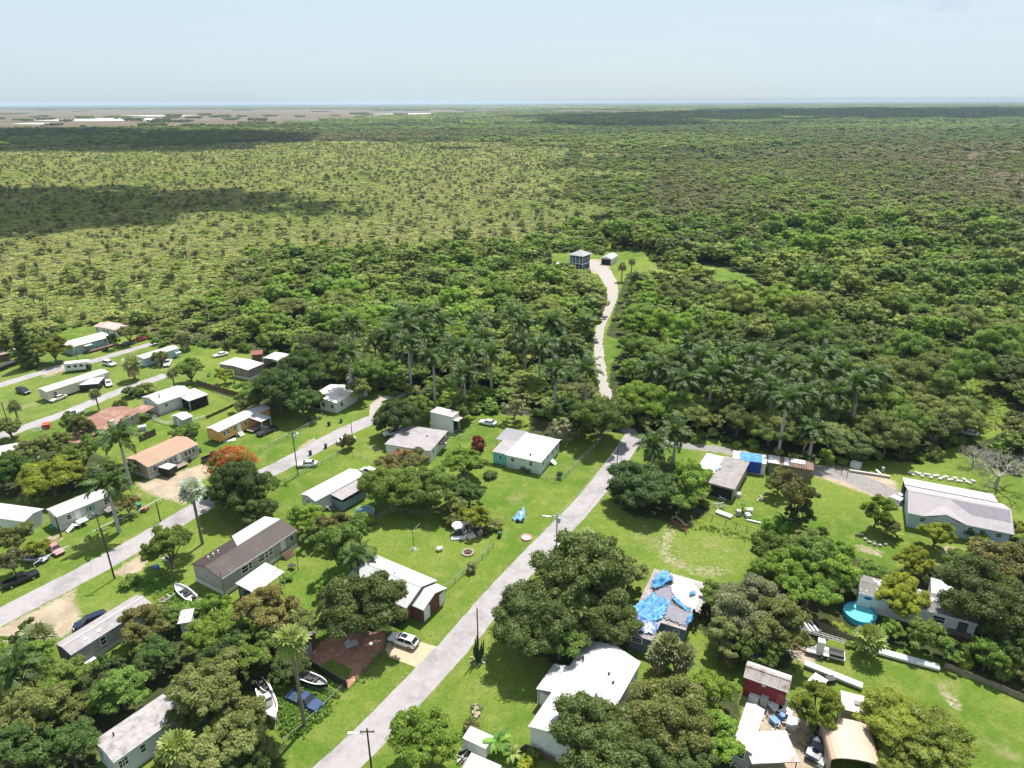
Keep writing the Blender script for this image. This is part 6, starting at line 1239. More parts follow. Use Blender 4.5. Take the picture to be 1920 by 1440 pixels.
J = [(328, 872, 'motorcycle', 1, 1, 'dark motorcycle leaning near the middle of the beige mobile home wall'), (340, 868, 'table', 0, 1.4, 'white table among clutter along the beige mobile home'), (350, 864, 'motorcycle', 5, 1, 'motorcycle with red seat in the clutter by the beige home'), (357, 866, 'drum', 1, 1.0, 'black drum at the outer edge of the beige home clutter'), (362, 858, 'crate', 0, 1.0, 'white crate beside the beige home clutter'), (322, 876, 'appliance', 4, 1.3, 'grey cabinet next to the black box trailer'), (346, 872, 'chair', 0, 1, 'white chair standing in the beige home clutter'), (334, 880, 'heap', 4, 1.6, 'scrap heap before the beige home clutter'),
     (443, 815, 'heap', 0, 1.6, 'pale scrap pile by the steps of the orange home'), (452, 813, 'chair', 0, 1, 'white chair by the orange home wall'), (492, 803, 'crate', 4, 1.2, 'grey crate near the dark loaded pickup'),
     (868, 996, 'drum', 4, 1.0, 'grey drum under the white parasol'), (856, 994, 'crate', 0, .9, 'white box in the blackened junk corner'), (893, 998, 'table', 1, 1.4, 'dark table in the blackened junk corner'), (900, 1001, 'crate', 6, 1.2, 'tan crate next to the black refuse cart'), (872, 1002, 'chair', 0, 1, 'white chair at the edge of the blackened ground'), (884, 994, 'heap', 4, 2.0, 'tangled scrap in the blackened junk corner'),
     (827, 838, 'heap', 7, 2.4, 'heap of planks under the awning of the flat grey roof'), (833, 834, 'crate', 0, 1.2, 'white crate beside the plank heap'), (822, 843, 'drum', 3, 1.0, 'rusty drum next to the plank heap'),
     (1362, 928, 'crate', 0, 1.5, 'white tub heaped under the weathered boarded roof'), (1356, 934, 'heap', 0, 2.2, 'white scrap pile spilling from the dark porch'), (1371, 922, 'appliance', 0, 1.4, 'white appliance at the dark porch corner'), (1382, 930, 'crate', 0, 1.3, 'white box on the grass corner by the dark porch'), (1345, 950, 'heap', 4, 2.0, 'dark scrap beside the orange brown bush'), (1404, 960, 'crate', 0, 1.3, 'upper white tub on the grass near the thin board'), (1402, 969, 'crate', 0, 1.1, 'lower white tub on the grass near the thin board'), (1425, 938, 'heap', 0, 1.4, 'pale scrap lying alone on the shaded lawn'), (1384, 966, 'appliance', 4, 1.2, 'grey cabinet in the junk along the dark fence'),
     (1272, 985, 'heap', 3, 3.4, 'brush heap of broken branches in the bare yard'), (1282, 990, 'heap', 3, 2.6, 'smaller brush heap next to the pale timber'),
     (1680, 942, 'crate', 0, 2.0, 'white box at the end wall of the long pale blue house'), (1686, 938, 'appliance', 4, 1.5, 'grey cabinet at the end wall of the pale blue house'), (1676, 950, 'heap', 4, 2.2, 'pale rubble beside the grey gravel turning place'), (1604, 876, 'crate', 0, 2.0, 'white box near the end of the gravel lane'), (1655, 884, 'drum', 4, 1.1, 'pale tyre like drum by the long grey timber'),
     (1412, 1240, 'crate', 2, 1.6, 'blue crate at the rear corner of the red barn'), (1415, 1312, 'crate', 0, 1.6, 'white box in front of the red barn'), (1432, 1320, 'appliance', 4, 1.4, 'grey cabinet before the red barn wall'), (1448, 1326, 'table', 0, 2.0, 'white table before the red barn door'), (1472, 1332, 'table', 0, 2.2, 'wide white table beside the round orange green tree'), (1465, 1352, 'drum', 2, 1.2, 'blue drum in the junk between the two pale roofs'), (1458, 1362, 'heap', 5, 2.4, 'red and blue scrap heap above the streaked roof'), (1472, 1358, 'heap', 6, 2.2, 'orange brown scrap heap above the streaked roof'), (1484, 1362, 'crate', 4, 1.6, 'grey crate beside the orange brown scrap'), (1452, 1356, 'crate', 2, 1.1, 'small blue box in the junk alley'), (1442, 1344, 'heap', 7, 1.8, 'plank heap beside the rounded tarpaulin roof'), (1380, 1432, 'heap', 4, 2.4, 'scrap heap at the bottom near the pinkish roof'), (1536, 1432, 'crate', 0, 1.4, 'white crate behind the dark squeezed pickup'), (1510, 1392, 'heap', 3, 2.0, 'rusty scrap beside the streaked shelter'), (1556, 1278, 'crate', 1, 1.2, 'dark box beside the clean white beam'), (1530, 1285, 'table', 0, 2.4, 'white table next to the clean white beam'), (1500, 1218, 'heap', 3, 2.4, 'rusty scrap heap beside the lift machine'), (1490, 1232, 'heap', 4, 2.0, 'grey scrap heap under the lift boom'), (1680, 1425, 'heap', 0, 2.2, 'white slats and scrap beside the rounded carport'),
     (660, 1214, 'table', 4, 1.6, 'grey cluttered table on the brick terrace'), (652, 1208, 'chair', 0, 1, 'white chair on the brick terrace'), (545, 1026, 'table', 0, 1.4, 'white grill table at the end of the brown roofed home'), (552, 1020, 'appliance', 4, 1.2, 'grey cabinet at the end of the brown roofed home'), (503, 1056, 'appliance', 0, 1.2, 'white appliance by the wall behind the carport'), (509, 1052, 'appliance', 6, 1.2, 'cream appliance by the wall behind the carport'), (497, 1060, 'crate', 1, 1.2, 'dark crate by the wall behind the carport'), (490, 1063, 'crate', 0, 1.2, 'white tub by the wall behind the carport'), (548, 1066, 'table', 1, 1.1, 'dark bird table on the small lawn'), (462, 1112, 'crate', 2, 1.2, 'blue box under the open end of the white carport'),
     (170, 1245, 'table', 0, 1.3, 'white table beside the narrow grey mobile home'), (210, 1246, 'crate', 2 + 2, 1.2, 'grey box in the weeds by the narrow grey home'), (872, 1412, 'motorcycle', 0, 1, 'dark quad bike beside the white roof at the bottom'), (868, 1424, 'heap', 4, 1.8, 'grey scrap beside the white roof at the bottom'), (150, 986, 'table', 0, 1.7, 'white cart with dark seat beside the white stairs'), (440, 719, 'motorcycle', 1, 1, 'dark mower on the grass behind the huge shade tree'), (392, 705, 'table', 1, 1.1, 'dark bird table near the taupe walled home'), (272, 958, 'crate', 3, 1.3, 'rusty box on the verge by the teal cart'), (268, 806, 'crate', 4, 1.8, 'grey trailer box on the grass by the rusty roof'), (275, 816, 'drum', 1, 1.0, 'black drum by the brown board fence'), (168, 655, 'heap', 0, 2.4, 'pale scrap on the verge of the shabby low house'), (198, 658, 'crate', 1, 1.8, 'dark box on the verge of the shabby low house'), (1105, 505, 'heap', 4, 2.0, 'grey scrap beside the two storey blue house'), (312, 1050, 'crate', 0, 1.0, 'white box under the round street side tree'), (293, 1066, 'crate', 2, 1.0, 'pale blue box in the shade by the gravel'), (1012, 1408, 'appliance', 4, 1.3, 'grey air unit at the gable end of the large white house'), (312, 1125, 'heap', 4, 2.2, 'grey scrap in the weeds below the grass island'), (76, 806, 'heap', 0, 3.0, 'pale scrap beside the rusty lean to roof'), (88, 802, 'crate', 5, 2.0, 'dark red crate beside the rusty lean to roof'), (1690, 1158, 'heap', 1, 1.6, 'dark clutter under the long peeling roof home'), (1790, 1225, 'crate', 0, .9, 'white box in the shaded yard by the wooden steps'), (1850, 1230, 'crate', 0, .9, 'white tub in the deep shade of the yard edge')]
for r_ in J: junk(*r_)
p = G(434, 1098, 0); t = thing('ladder', 'white ladder leaning against the brown roofed mobile home', 'ladder', (p[0], p[1], 0), TARP_HOUSE.rz)
a, c = np.zeros(3), G(436, 1067, 3.9) - p
for s in (-.25, .25): MB().tube([(s, 0, 0), (c[0] + s, c[1], 3.9)], .04, 4).build('stile', trim, t)
for k in range(9): f = (k + .5) / 9; MB().tube([(c[0] * f - .25, c[1] * f, 3.9 * f), (c[0] * f + .25, c[1] * f, 3.9 * f)], .03, 4).build('rung', trim, t)
b = house('mobile_home', 'clean white flat roof cut by the bottom edge near the street', (866, 1441), (924, 1467), (889, 1414), 2.8, .1, 'flat', plain_white_roof, white, o=.1)
# ------------------------------------------------------------------ trees of the yards
T = [  # crown centre px, width px, foliage, label, height factor
    (655, 1020, 128, 'green', 'dense mid green tree above the big oak, behind the clothes pole', 1.1), (680, 1125, 172, 'oak', 'big dark leaved oak between brick house and white carport', 1.0), (628, 985, 78, 'rust', 'brownish green tree by the end of the greige mobile home', 1.0),
    (1095, 1072, 235, 'oak', 'huge spreading dark oak at the street edge, topmost of the grove', .95), (990, 1155, 165, 'oak', 'large dark oak of the grove hanging nearest the street', 1.0), (1130, 1150, 150, 'oak', 'large dark oak of the grove beside the tarpaulin roofs', .95), (1050, 1190, 130, 'green', 'lower green oak of the grove above the white metal roof', .9), (1180, 1075, 90, 'olive', 'pale olive tree at the edge of the grove by the bare sand', .85),
    (1130, 1385, 185, 'oak', 'large dark oak overhanging the end of the white metal roof', .95), (1252, 1335, 190, 'olive', 'broad olive green oak at the bottom beside the white metal roof', .9), (1335, 1300, 110, 'bright', 'bright green tree between the oaks and the red barn', .9), (1345, 1385, 110, 'bright', 'bright green tree beside the pinkish white roof', .9), (1200, 1428, 150, 'oak', 'dark oak cut by the bottom edge of the picture', .9),
    (1405, 1130, 150, 'grey', 'greyish olive tree behind the tarpaulin house', .95), (1455, 1170, 140, 'olive', 'olive tree near the black box trailer', .95), (1370, 1190, 110, 'olive', 'shaggy olive tree over the shaded junk below the tarpaulin house', .9), (1425, 1225, 90, 'green', 'green tree at the back of the red barn', .9),
    (1470, 1065, 120, 'bright', 'bright green tree at the corner of the bare yard', .95), (1455, 1030, 105, 'green', 'mid green tree on the boundary below the brownish yard tree', .95), (1520, 1035, 120, 'green', 'rounded green tree below the open lawn', .95), (1565, 1065, 110, 'bright', 'fresh green tree above the round pool', .95), (1515, 1110, 110, 'bright', 'bright green tree left standing over the weathered fence', .9), (1578, 1085, 70, 'green', 'small green tree behind the white oval signed wall', .9),
    (797, 1387, 142, 'bright', 'round bright green mango like tree on the near street verge', .95), (1530, 1320, 116, 'mango', 'round orange and green tree beside the red barn', 1.0),
    (1690, 1345, 150, 'feather', 'feathery yellow green tree over the tan travel trailer', .8), (1760, 1375, 175, 'feather', 'widest feathery yellow green tree at the bottom of the lawn', .75), (1695, 1420, 120, 'feather', 'feathery olive tree beside the rounded tan carport', .8),
    (1690, 1118, 104, 'lime', 'yellow green tree standing in front of the peeling roof', .95), (1733, 1190, 78, 'green', 'leafy tree before the long peeling roof home', 1.0), (1672, 1178, 50, 'bright', 'small bright tree between pool and leafy tree', .9), (1785, 1218, 66, 'green', 'small green tree by the wooden steps of the white home', .9),
    (1858, 1120, 170, 'oak', 'very large dark tree at the edge beside the peeling roof home', 1.0), (1880, 1048, 130, 'rust', 'brownish green tree at the corner of the pale blue house', .9), (1905, 1200, 110, 'dark', 'dark tree in the deep shade of the yard edge', .9), (1820, 1060, 90, 'green', 'green tree below the pale blue house corner', .9), (1900, 990, 60, 'mango', 'small orange tinted tree at the end of the pale blue house', .9),
    (1757, 1000, 72, 'lime', 'round cream and lime coloured tree in front of the pale blue house', .95), (1712, 1052, 78, 'lime', 'lime coloured tree below the round planted bed', .9), (1648, 955, 70, 'bright', 'bright tufted tree in the round planted bed', 1.2), (1665, 985, 50, 'rust', 'brownish small tree in the round planted bed', 1.0),
    (1490, 925, 98, 'rust', 'slender brownish green tree in the middle of the open lawn', 1.25), (1462, 900, 60, 'olive', 'small olive tree by the old trailer shelter', 1.1), (1500, 965, 60, 'dark', 'small dark tree at the foot of the brownish tree', 1.1),
    (1210, 905, 125, 'dark', 'very dark low tree at the street bend', .8), (1290, 895, 96, 'bright', 'bright green domed tree beside the weathered boarded roof', 1.0), (1275, 935, 80, 'green', 'green tree below the bright domed tree', .8), (1165, 925, 60, 'dark', 'dark low tree overhanging the street at the bend', .8),
    (1130, 772, 118, 'green', 'broad green tree arching over the end of the street', 1.0), (1060, 770, 80, 'dark', 'dark tree at the wood edge behind the turquoise cornered house', 1.0), (1090, 800, 60, 'oak', 'small dark oak beside the broad arching tree', .9),
    (755, 870, 92, 'rust', 'tree with red flowering top by the flat grey roof', 1.0), (735, 905, 110, 'green', 'green tree above the clothes pole lawn', 1.0), (800, 905, 110, 'green', 'spreading green tree in the middle yard grove', 1.0), (870, 868, 92, 'bright', 'bright green tree of the middle yard grove nearest the turquoise house', .8), (880, 922, 70, 'dark', 'dark tree at the edge of the middle yard grove', .8), (850, 945, 55, 'olive', 'small olive tree of the middle yard grove', .9), (890, 968, 72, 'lime', 'yellow green tree over the blackened junk corner', .9),
    (440, 905, 120, 'dark', 'dark tree below the red flowering tree beside the second street', 1.1), (485, 915, 92, 'green', 'green tree next to the red flowering tree', 1.0), (478, 955, 80, 'dark', 'dark tree behind the greige mobile home', .9), (415, 930, 70, 'dark', 'small dark tree at the foot of the red flowering tree', .9), (575, 968, 80, 'bright', 'bright tree at the corner of the brown metal roof', .9), (590, 1000, 60, 'green', 'green tree tucked behind the bright corner tree', .9),
    (315, 1020, 104, 'green', 'single round green tree overhanging the second street', 1.1),
    (92, 888, 108, 'lime', 'vivid yellow green tree beyond the white railed home', .95), (150, 850, 90, 'green', 'deep green round tree behind the yellow green tree', 1.0), (30, 880, 85, 'dark', 'dark tree at the edge beside the yellow green tree', 1.1), (60, 840, 70, 'olive', 'olive tree by the buried white roof', 1.0), (110, 830, 60, 'olive', 'smaller olive tree by the rusty lean to', 1.0), (155, 800, 50, 'olive', 'thin olive tree in front of the rusty roof', 1.4), (195, 890, 60, 'dark', 'dark tree under the tall palm by the beige home', .9),
    (238, 945, 48, 'rust', 'rusty leaved bushy tree at the end of the railed deck', 1.1), (25, 1005, 72, 'olive', 'yellowish olive tree by the street beyond the rail fence', 1.1), (20, 1050, 55, 'grey', 'sparse greyish tree over the black pickup', 1.2), (70, 1026, 54, 'lime', 'small yellow tree over the silver car', .9),
    (40, 1250, 120, 'green', 'green tree at the edge below the sandy shoulder', .9), (120, 1262, 90, 'green', 'flat green tree by the lower end of the narrow grey home', .8), (60, 1330, 140, 'olive', 'olive tree of the lowest jungle', .9), (30, 1410, 130, 'dark', 'dark tree in the bottom corner', .9), (130, 1400, 120, 'dark', 'dark tree beside the mottled roof home', .9), (115, 1330, 80, 'olive', 'small olive tree inside the lowest jungle', 1.0), (225, 1290, 110, 'green', 'fresh green tree between the two lower mobile homes', .95), (180, 1310, 70, 'green', 'small green tree in the lowest jungle', .9),
    (262, 1172, 100, 'rust', 'brown tinged tree over the narrow grey roof', 1.0), (300, 1225, 90, 'dark', 'dark tree behind the brown tinged tree', .9), (320, 1160, 60, 'green', 'leafy tree by the hidden white shed roof', .9), (390, 1190, 110, 'bright', 'bright green leafy tree in the weedy middle', .85), (440, 1160, 70, 'bright', 'bright green shrubby tree by the carport end', .8),
    (495, 1150, 130, 'rust', 'bronze green tree in front of the white carport', 1.0), (560, 1170, 80, 'olive', 'olive tree over the dark outbuilding roof', 1.0), (480, 1215, 110, 'green', 'green tree beside the tall fan palm', .9), (540, 1250, 80, 'dark', 'dark tree below the tall fan palm crown', .8), (420, 1240, 100, 'dark', 'dark tree in the middle of the lower jungle', .9),
    (395, 1290, 160, 'olive', 'wide olive oak over the mottled roof home', .9), (450, 1340, 120, 'olive', 'olive oak overhanging the hidden white boat', .85), (420, 1400, 150, 'olive', 'olive oak at the bottom beside the short fan palm', .85), (350, 1350, 90, 'oak', 'darker oak against the mottled roof home', .85), (490, 1410, 90, 'olive', 'olive tree at the bottom by the weedy verge', .8),
    (520, 720, 120, 'dark', 'huge dark shade tree behind the orange mobile home', 1.0), (480, 735, 80, 'green', 'green tree at the outer side of the huge shade tree', .9), (560, 690, 110, 'dark', 'very dark tree at the back of the huge shade tree', 1.0), (600, 655, 110, 'oak', 'grey green oak towering behind the shaded white house', 1.0), (565, 745, 90, 'dark', 'dark overhanging tree at the shaded porch', .9), (465, 755, 60, 'olive', 'small olive tree at the yard fence corner', .9),
    (672, 728, 50, 'olive', 'small olive tree before the pale blue house', 1.2), (740, 775, 92, 'dark', 'dark green tree at the end of the second street', 1.0), (785, 760, 70, 'green', 'green tree behind the rust streaked white block', 1.0), (700, 690, 80, 'green', 'fresh green tree behind the pale blue house', 1.0), (860, 765, 60, 'green', 'green tree beside the tall white block', 1.0), (630, 690, 70, 'green', 'green tree over the shaded white house', 1.1),
    (355, 692, 66, 'green', 'round bushy tree behind the light grey house', .9), (98, 652, 62, 'mango', 'golden green tree next to the dark conifer', 1.0), (212, 637, 24, 'dark', 'small dark tree at the corner of the shabby house', 1.6), (240, 625, 44, 'olive', 'olive tree behind the dark red pickup', 1.0), (420, 702, 40, 'lime', 'small yellow green tree beside the taupe wall', 1.0), (300, 668, 34, 'olive', 'small olive tree in front of the light blue mobile home', 1.0), (130, 792, 44, 'green', 'green tree between the lane and the rusty lean to', 1.2), (15, 800, 50, 'olive', 'olive tree at the picture edge by the narrow lane', 1.0), (225, 760, 34, 'olive', 'olive tree on the lane verge above the rusty roof', 1.2), (335, 812, 40, 'green', 'green tree below the garden shed', .9), (75, 640, 40, 'green', 'green tree behind the golden green tree', 1.1), (5, 640, 60, 'olive', 'olive tree above the brown shed roof', 1.0), (60, 930, 50, 'olive', 'olive shrubby tree between white roofs at the edge', .9), (240, 880, 44, 'dark', 'dark tree against the beige gable end', 1.0),
    (1870, 640, 110, 'green', 'large green tree by the far clearing trail', 1.0), (1760, 560 + 130, 95, 'olive', 'olive tree at the edge of the overgrown clearing', 1.0),
]
for cx, cy, wd, k, lb, hz in T:
    if k == 'feather': tree_px(cx, cy, wd, k, lb, None, None, 'feathery_tree', 1.0, FEA, 1.05)
    else: tree_px(cx, cy, wd, k, lb, None, None, 'broadleaf_tree', hz)
t = tree_px(437, 880, 100, 'green', 'spreading tree covered in red blossom beside the second street', name='flame_tree', hz=1.0)
rg = np.random.default_rng(77); pf = np.array(t.location); Rw = PLACED[-1][2]
def bloom(t, cov, n, Rw, H, seed):
    rg = np.random.default_rng(seed); a = rg.random(n) * 6.28; q = Rw * .95 * np.sqrt(rg.random(n)); C = np.stack([q * np.cos(a), q * np.sin(a), H * (.99 - .42 * (q / Rw) ** 2) * (.93 + .14 * rg.random(n))], 1); m = C[:, 0] * cov[0] + C[:, 1] * cov[1] > cov[2] * Rw
    V, F, tt = leaf_faces(rg, C[m], np.full(m.sum(), Rw * .17), 17, .34, .6, core=0); o = link('blossom', np_mesh('blossom', V, F, tt, LF['bloom']), t, rz=-t.rotation_euler[2]); return o
bloom(t, (-.6, .2, -.62), 120, Rw, Rw * 1.78, 5)
for key, px_, py_ in (('tree with red flowering top by the flat grey roof', 0, 0),):
    for o in COL.objects:
        if o.get('label') == key: bloom(o, (-.4, .8, .35), 60, 4.6, 8.2, 6); break
# conifer
p = G(55, 690); t = thing('conifer', 'tall narrow dark conifer near the pale lane', 'tree', p); rg = np.random.default_rng(12); C, Q = [], []
for k in range(46):
    z = 1.2 + 15.5 * (k / 46) ; w_ = 3.1 * (1 - z / 17.5) ** .8 + .2; a = k * GOLD; C.append((w_ * .6 * math.cos(a), w_ * .6 * math.sin(a), z)); Q.append(w_ * .62)
V, F, tt = leaf_faces(rg, np.array(C), np.array(Q), 90, .42, .7); link('crown', np_mesh('crown', V, F, tt, LF['dark']), t); MB().tube([(0, 0, 0), (0, 0, 17)], [.3, .05], 7).build('trunk', bark, t)
# bare and nearly bare trees
def bare(px, py, wpx, label, seed, leafk=None, up=.8, dens=1.0):
    Rw = 4
    for _ in range(5): p = G(px, py, Rw * up); Rw = wpx / 2 * mpp(p)
    t = thing('bare_tree', label, 'tree', (p[0], p[1], 0)); rg = np.random.default_rng(seed); mb = MB()
    def grow(o, d, L_, r, lv):
        e = o + d * L_; mb.tube([tuple(o), tuple(o + d * L_ * .5 + rg.normal(0, L_ * .05, 3)), tuple(e)], [r, r * .8, r * .6], 5 if lv < 3 else 3, False)
        if lv >= 5: return
        for _ in range(4 if lv < 3 else 3):
            n = unit(d + rg.normal(0, .62, 3) + np.array([0, 0, .05])); grow(e, n, L_ * rg.uniform(.62, .86), r * .58, lv + 1)
    mb.tube([(0, 0, 0), (0, 0, Rw * .45)], [Rw * .05, Rw * .042], 7)
    for k in range(5): a = k * 1.26 + rg.normal(0, .2); grow(np.array([0, 0, Rw * .4]), unit(np.array([math.cos(a), math.sin(a), rg.uniform(.45, 1.0)])), Rw * .34, Rw * .03, 1)
    mb.build('trunk', pale_bark if leafk is None else bark_grey, t)
    if leafk:
        lobes, C, Q = crown_shape(rg, Rw, Rw * 1.6, Rw * .5, 7, 6); V, F, tt = leaf_faces(rg, C, Q, int(30 * dens), .35); link('crown', np_mesh('crown', V, F, tt, LF[leafk]), t)
    PLACED.append((p[0], p[1], Rw)); return t
bare(1880, 872, 125, 'large leafless grey tree at the far corner of the pale blue house', 3); bare(1830, 850, 70, 'smaller leafless brushy tree beside the large leafless tree', 4)
bare(1050, 805, 62, 'small pale branched tree behind the turquoise cornered house', 5, 'grey', .9, .5); bare(965, 758, 58, 'thin brownish half bare tree above the white saloon lawn', 6, 'grey', 1.3, .8); bare(1395, 725, 40, 'thin pale half bare tree among the royal palms', 8, 'olive', 1.2, .5)
# ---- palms
ORD = 'first second third fourth fifth sixth seventh eighth ninth tenth eleventh twelfth thirteenth fourteenth fifteenth sixteenth seventeenth eighteenth nineteenth twentieth'.split()
RP = [  # crown px, height, label or None for the shared one
    (658, 604, 13), (652, 662, 14), (750, 592, 15), (782, 590, 16), (768, 612, 15), (795, 612, 14), (765, 640, 15), (812, 668, 15), (848, 652, 14), (884, 655, 15), (895, 605, 13), (905, 632, 13), (978, 604, 14), (985, 640, 12), (1036, 602, 14), (1012, 650, 14), (1042, 610, 12), (1042, 692, 13), (1100, 692, 12), (870, 700, 12), (735, 625, 14), (830, 602, 13), (920, 662, 13), (960, 588, 13), (1062, 645, 13), (702, 642, 12), (1083, 662, 11)]
for i, (x, y, h) in enumerate(RP): royal_palm(x, y, h, f'{ORD[sum(1 for a in RP if (a[1] > 640) == (y > 640) and a[0] > x)]} royal palm from the drive in the {"front" if y > 640 else "back"} row of the wood', 'royal palms by the gravel drive', 900 + i, 1.5)
RQ = [(1312, 668, 13), (1280, 712, 12), (1362, 688, 13), (1402, 662, 14), (1440, 672, 12), (1425, 705, 13), (1532, 682, 14), (1548, 665, 12), (1612, 718, 14), (1450, 730, 12), (1250, 690, 11), (1365, 655, 12), (1585, 690, 11), (1225, 692, 11), (1336, 702, 12), (1482, 688, 13), (1506, 736, 12), (1562, 738, 11), (1642, 702, 12), (1296, 645, 12)]
for i, (x, y, h) in enumerate(RQ): royal_palm(x, y, h, f'{ORD[sum(1 for a in RQ if (a[1] > 686) == (y > 686) and a[0] < x)]} royal palm from the drive in the {"nearer" if y > 686 else "farther"} row beyond the grey lane', 'royal palms beyond the gravel lane', 930 + i, 1.5)
for i, (x, y, h, s, lb, *bs) in enumerate([(1466, 748, 15, 1.45, 'royal palm with the tallest pale trunk behind the old trailer shelter', (1459, 852)), (1522, 803, 10, 1.45, 'royal palm with drooping fronds at the end of the old trailer shelter', (1516, 862)), (1226, 832, 8, 1.5, 'thick royal palm at the bend of the straight street'), (1268, 806, 8, 1.4, 'royal palm just behind the thick palm at the bend'), (222, 818, 12, 1.5, 'dark royal palm between rusty roof and beige mobile home'), (214, 905, 11.5, 1.4, 'tall royal palm on the verge by the white railed deck', (224, 998)), (668, 1042, 9, .95, 'young palm poking out between the two big central trees'), (30, 1190 + 60, 6, 1.2, 'drooping palm at the edge below the sandy shoulder'), (1190, 518, 8, 1.2, 'dark palm at the curve near the far house')]): royal_palm(x, y, h, lb, None, 960 + i, s, *bs)
for i, (x, y, h, s, m_, sk, lb, *bs) in enumerate([(540, 1198, 11, 1.55, 'washing', True, 'tall fan palm with brown skirt above the blue pickup', (572, 1364)), (330, 1398, 5, 1.5, 'washing', True, 'short fan palm with brown skirt at the bottom trees'), (378, 918, 8.5, 1.7, 'silver', False, 'silvery fan palm beside the red flowering tree', (380, 1020)), (1252, 1208, 4.4, 1.45, 'sabal', True, 'shaggy brown fan palm in front of the tarpaulin house'), (1280, 1228, 3.8, 1.4, 'sabal', True, 'second shaggy fan palm lower down by the tarpaulin house'), (1236, 1226, 3.6, 1.3, 'sabal', True, 'third shaggy fan palm against the slate blue wall'), (246, 680, 5.5, 2.0, 'sabal', True, 'stout fan palm on grass between two white mobile homes'), (26, 762, 5, 1.3, 'sabal', False, 'small fan palm beside the leaning utility pole'), (178, 738, 5, 1.2, 'sabal', False, 'thin fan palm on the lane verge before the black canopy'), (70, 1192, 4.5, 1.6, 'sabal', False, 'ragged palm on the sandy shoulder edge'), (1632, 1195, 3.6, 1.6, 'washing', False, 'pale fronded palm just below the round pool'), (1167, 500, 7, 1.7, 'sabal', False, 'round headed fan palm nearer the curve of the drive'), (1185, 490, 6, 1.5, 'sabal', False, 'round headed fan palm on the bright far lawn'), (1029, 476, 5, 1.6, 'sabal', False, 'fan palm on grass beside the two storey blue house'), (322, 700, 5, 1.2, 'sabal', False, 'fan palm by the round bushy tree'), (345, 632, 4.5, 2.0, 'grey', True, 'greyish fan palm at the wood edge behind the blue mobile home')]): (fan_palm(x, y, *(lambda r: (r[0], lb, None, 980 + i, s, m_, sk, r[1]))(solve_h(bs[0], y))) if bs else fan_palm(x, y, h, lb, None, 980 + i, s, m_, sk))
# ---- shrubs of the yards
for cx, cy, wd, k, lb, hz in [(896, 838, 36, 'red', 'round dark red bush on the lawn beside the turquoise house', 1.3), (654, 838, 34, 'rust', 'round brown bush at the street edge', 1.6), (862, 848, 6, 'vine', 'narrow columnar green plant behind the bright grove tree', 6.0), (884, 1362, 36, 'rust', 'dark reddish bush between mango like tree and lawn', 1.1), (1000, 1412, 30, 'bright', 'bright low bush at the gable of the large white house', 1.0), (985, 1435, 40, 'lime', 'pale bush at the bottom by the brown boards', .9), (1541, 998, 26, 'dark', 'compact dark bush on the open lawn', 1.2), (885, 1066, 26, 'grey', 'thin greyish bush on the fence line by the street verge', 1.2), (690, 975, 30, 'lime', 'pale yellow bush below the pale round pool', 1.0), (1322, 945, 22, 'mango', 'orange brown bush beside the junk', 1.0), (1836, 1015, 40, 'bright', 'bright bush under the pale blue house windows', 1.0), (1815, 1002, 36, 'dark', 'dark bush under the pale blue house windows', 1.2), (1870, 1005, 40, 'lime', 'pale flowering bush at the pale blue house wall', 1.0), (1225, 850, 40, 'dark', 'dark bush under the thick palm', 1.0), (920, 1350 - 460, 30, 'dark', 'dark bush at the foot of the turquoise corner', .7), (985, 878, 26, 'dark', 'dark bush by the white wall of the turquoise cornered house', .7), (1050, 892, 16, 'dark', 'small dark bush at the fence corner of the turquoise house', 1.6), (460, 782, 22, 'vine', 'bush beside the porch of the orange home', 1.1), (357, 806, 40, 'green', 'low green bush beside the garden shed', .8), (358, 820, 24, 'dark', 'dark bush near the dirt yard of the beige home', 1.4), (250, 738, 44, 'dark', 'long dark bush on the lane corner by the light grey house', .8), (275, 735, 40, 'olive', 'olive bush behind the light grey house', 1.0), (1805, 1238, 46, 'lime', 'yellowish bush at the end of the white gangway', .9), (1870, 1260, 60, 'green', 'green bush at the dark lawn edge', .9), (1362, 1244, 40, 'rust', 'reddish bush beside the red barn wall', 1.2), (1272, 1198 + 20, 26, 'grey', 'greyish bush at the corner of the large white house', 1.3), (1572, 1175, 36, 'lime', 'yellow green bush on the near side of the round pool', .6), (1596, 1203, 30, 'bright', 'bright bush below the round pool', .5), (245, 1090, 46, 'vine', 'weedy bush at the gravel edge by the grass island', .6), (355, 1085 + 60, 60, 'vine', 'weedy green mound beside the long narrow boat', .6), (1450, 990, 50, 'vine', 'green bush at the outer end of the dark fence', .9), (540, 1080, 30, 'vine', 'low bush along the small lawn by the carport', .6), (850, 1002 - 22, 40, 'olive', 'olive bush behind the white parasol', 1.0), (925, 985, 40, 'olive', 'olive bush at the edge of the blackened ground', .8)]:
    shrub_px(cx, cy, wd, k, lb, None, hz)

# ------------------------------------------------------------------ woods, scrub and far forest
VW = PXY(VILLAGE); CW = [PXY(c) for c in CLEAR]; TW = [PXY(c) for c in THICK]; SW = PXY(SAV); PW = PXY(PALE)
def grid(y0, y1, sp, seed, k=.80, x0=-25):
    rg = np.random.default_rng(seed); ys = np.arange(y0, y1, sp); P = []
    for i, y in enumerate(ys):
        hw = k * y + 25; xs = np.arange(-hw, hw, sp) + (sp / 2 if i % 2 else 0); P.append(np.stack([xs, np.full_like(xs, y)], 1))
    P = np.vstack(P); return P + rg.uniform(-.42, .42, P.shape) * sp, rg
def free(P, margin=0.0):
    x, y = P[:, 0], P[:, 1]; bad = inpoly(x, y, VW)
    for c in CW: bad |= inpoly(x, y, c)
    if margin:
        for c in CW: bad |= sdist(x, y, c) < margin
        bad |= (sdist(x, y, VW) < margin)
    return ~bad
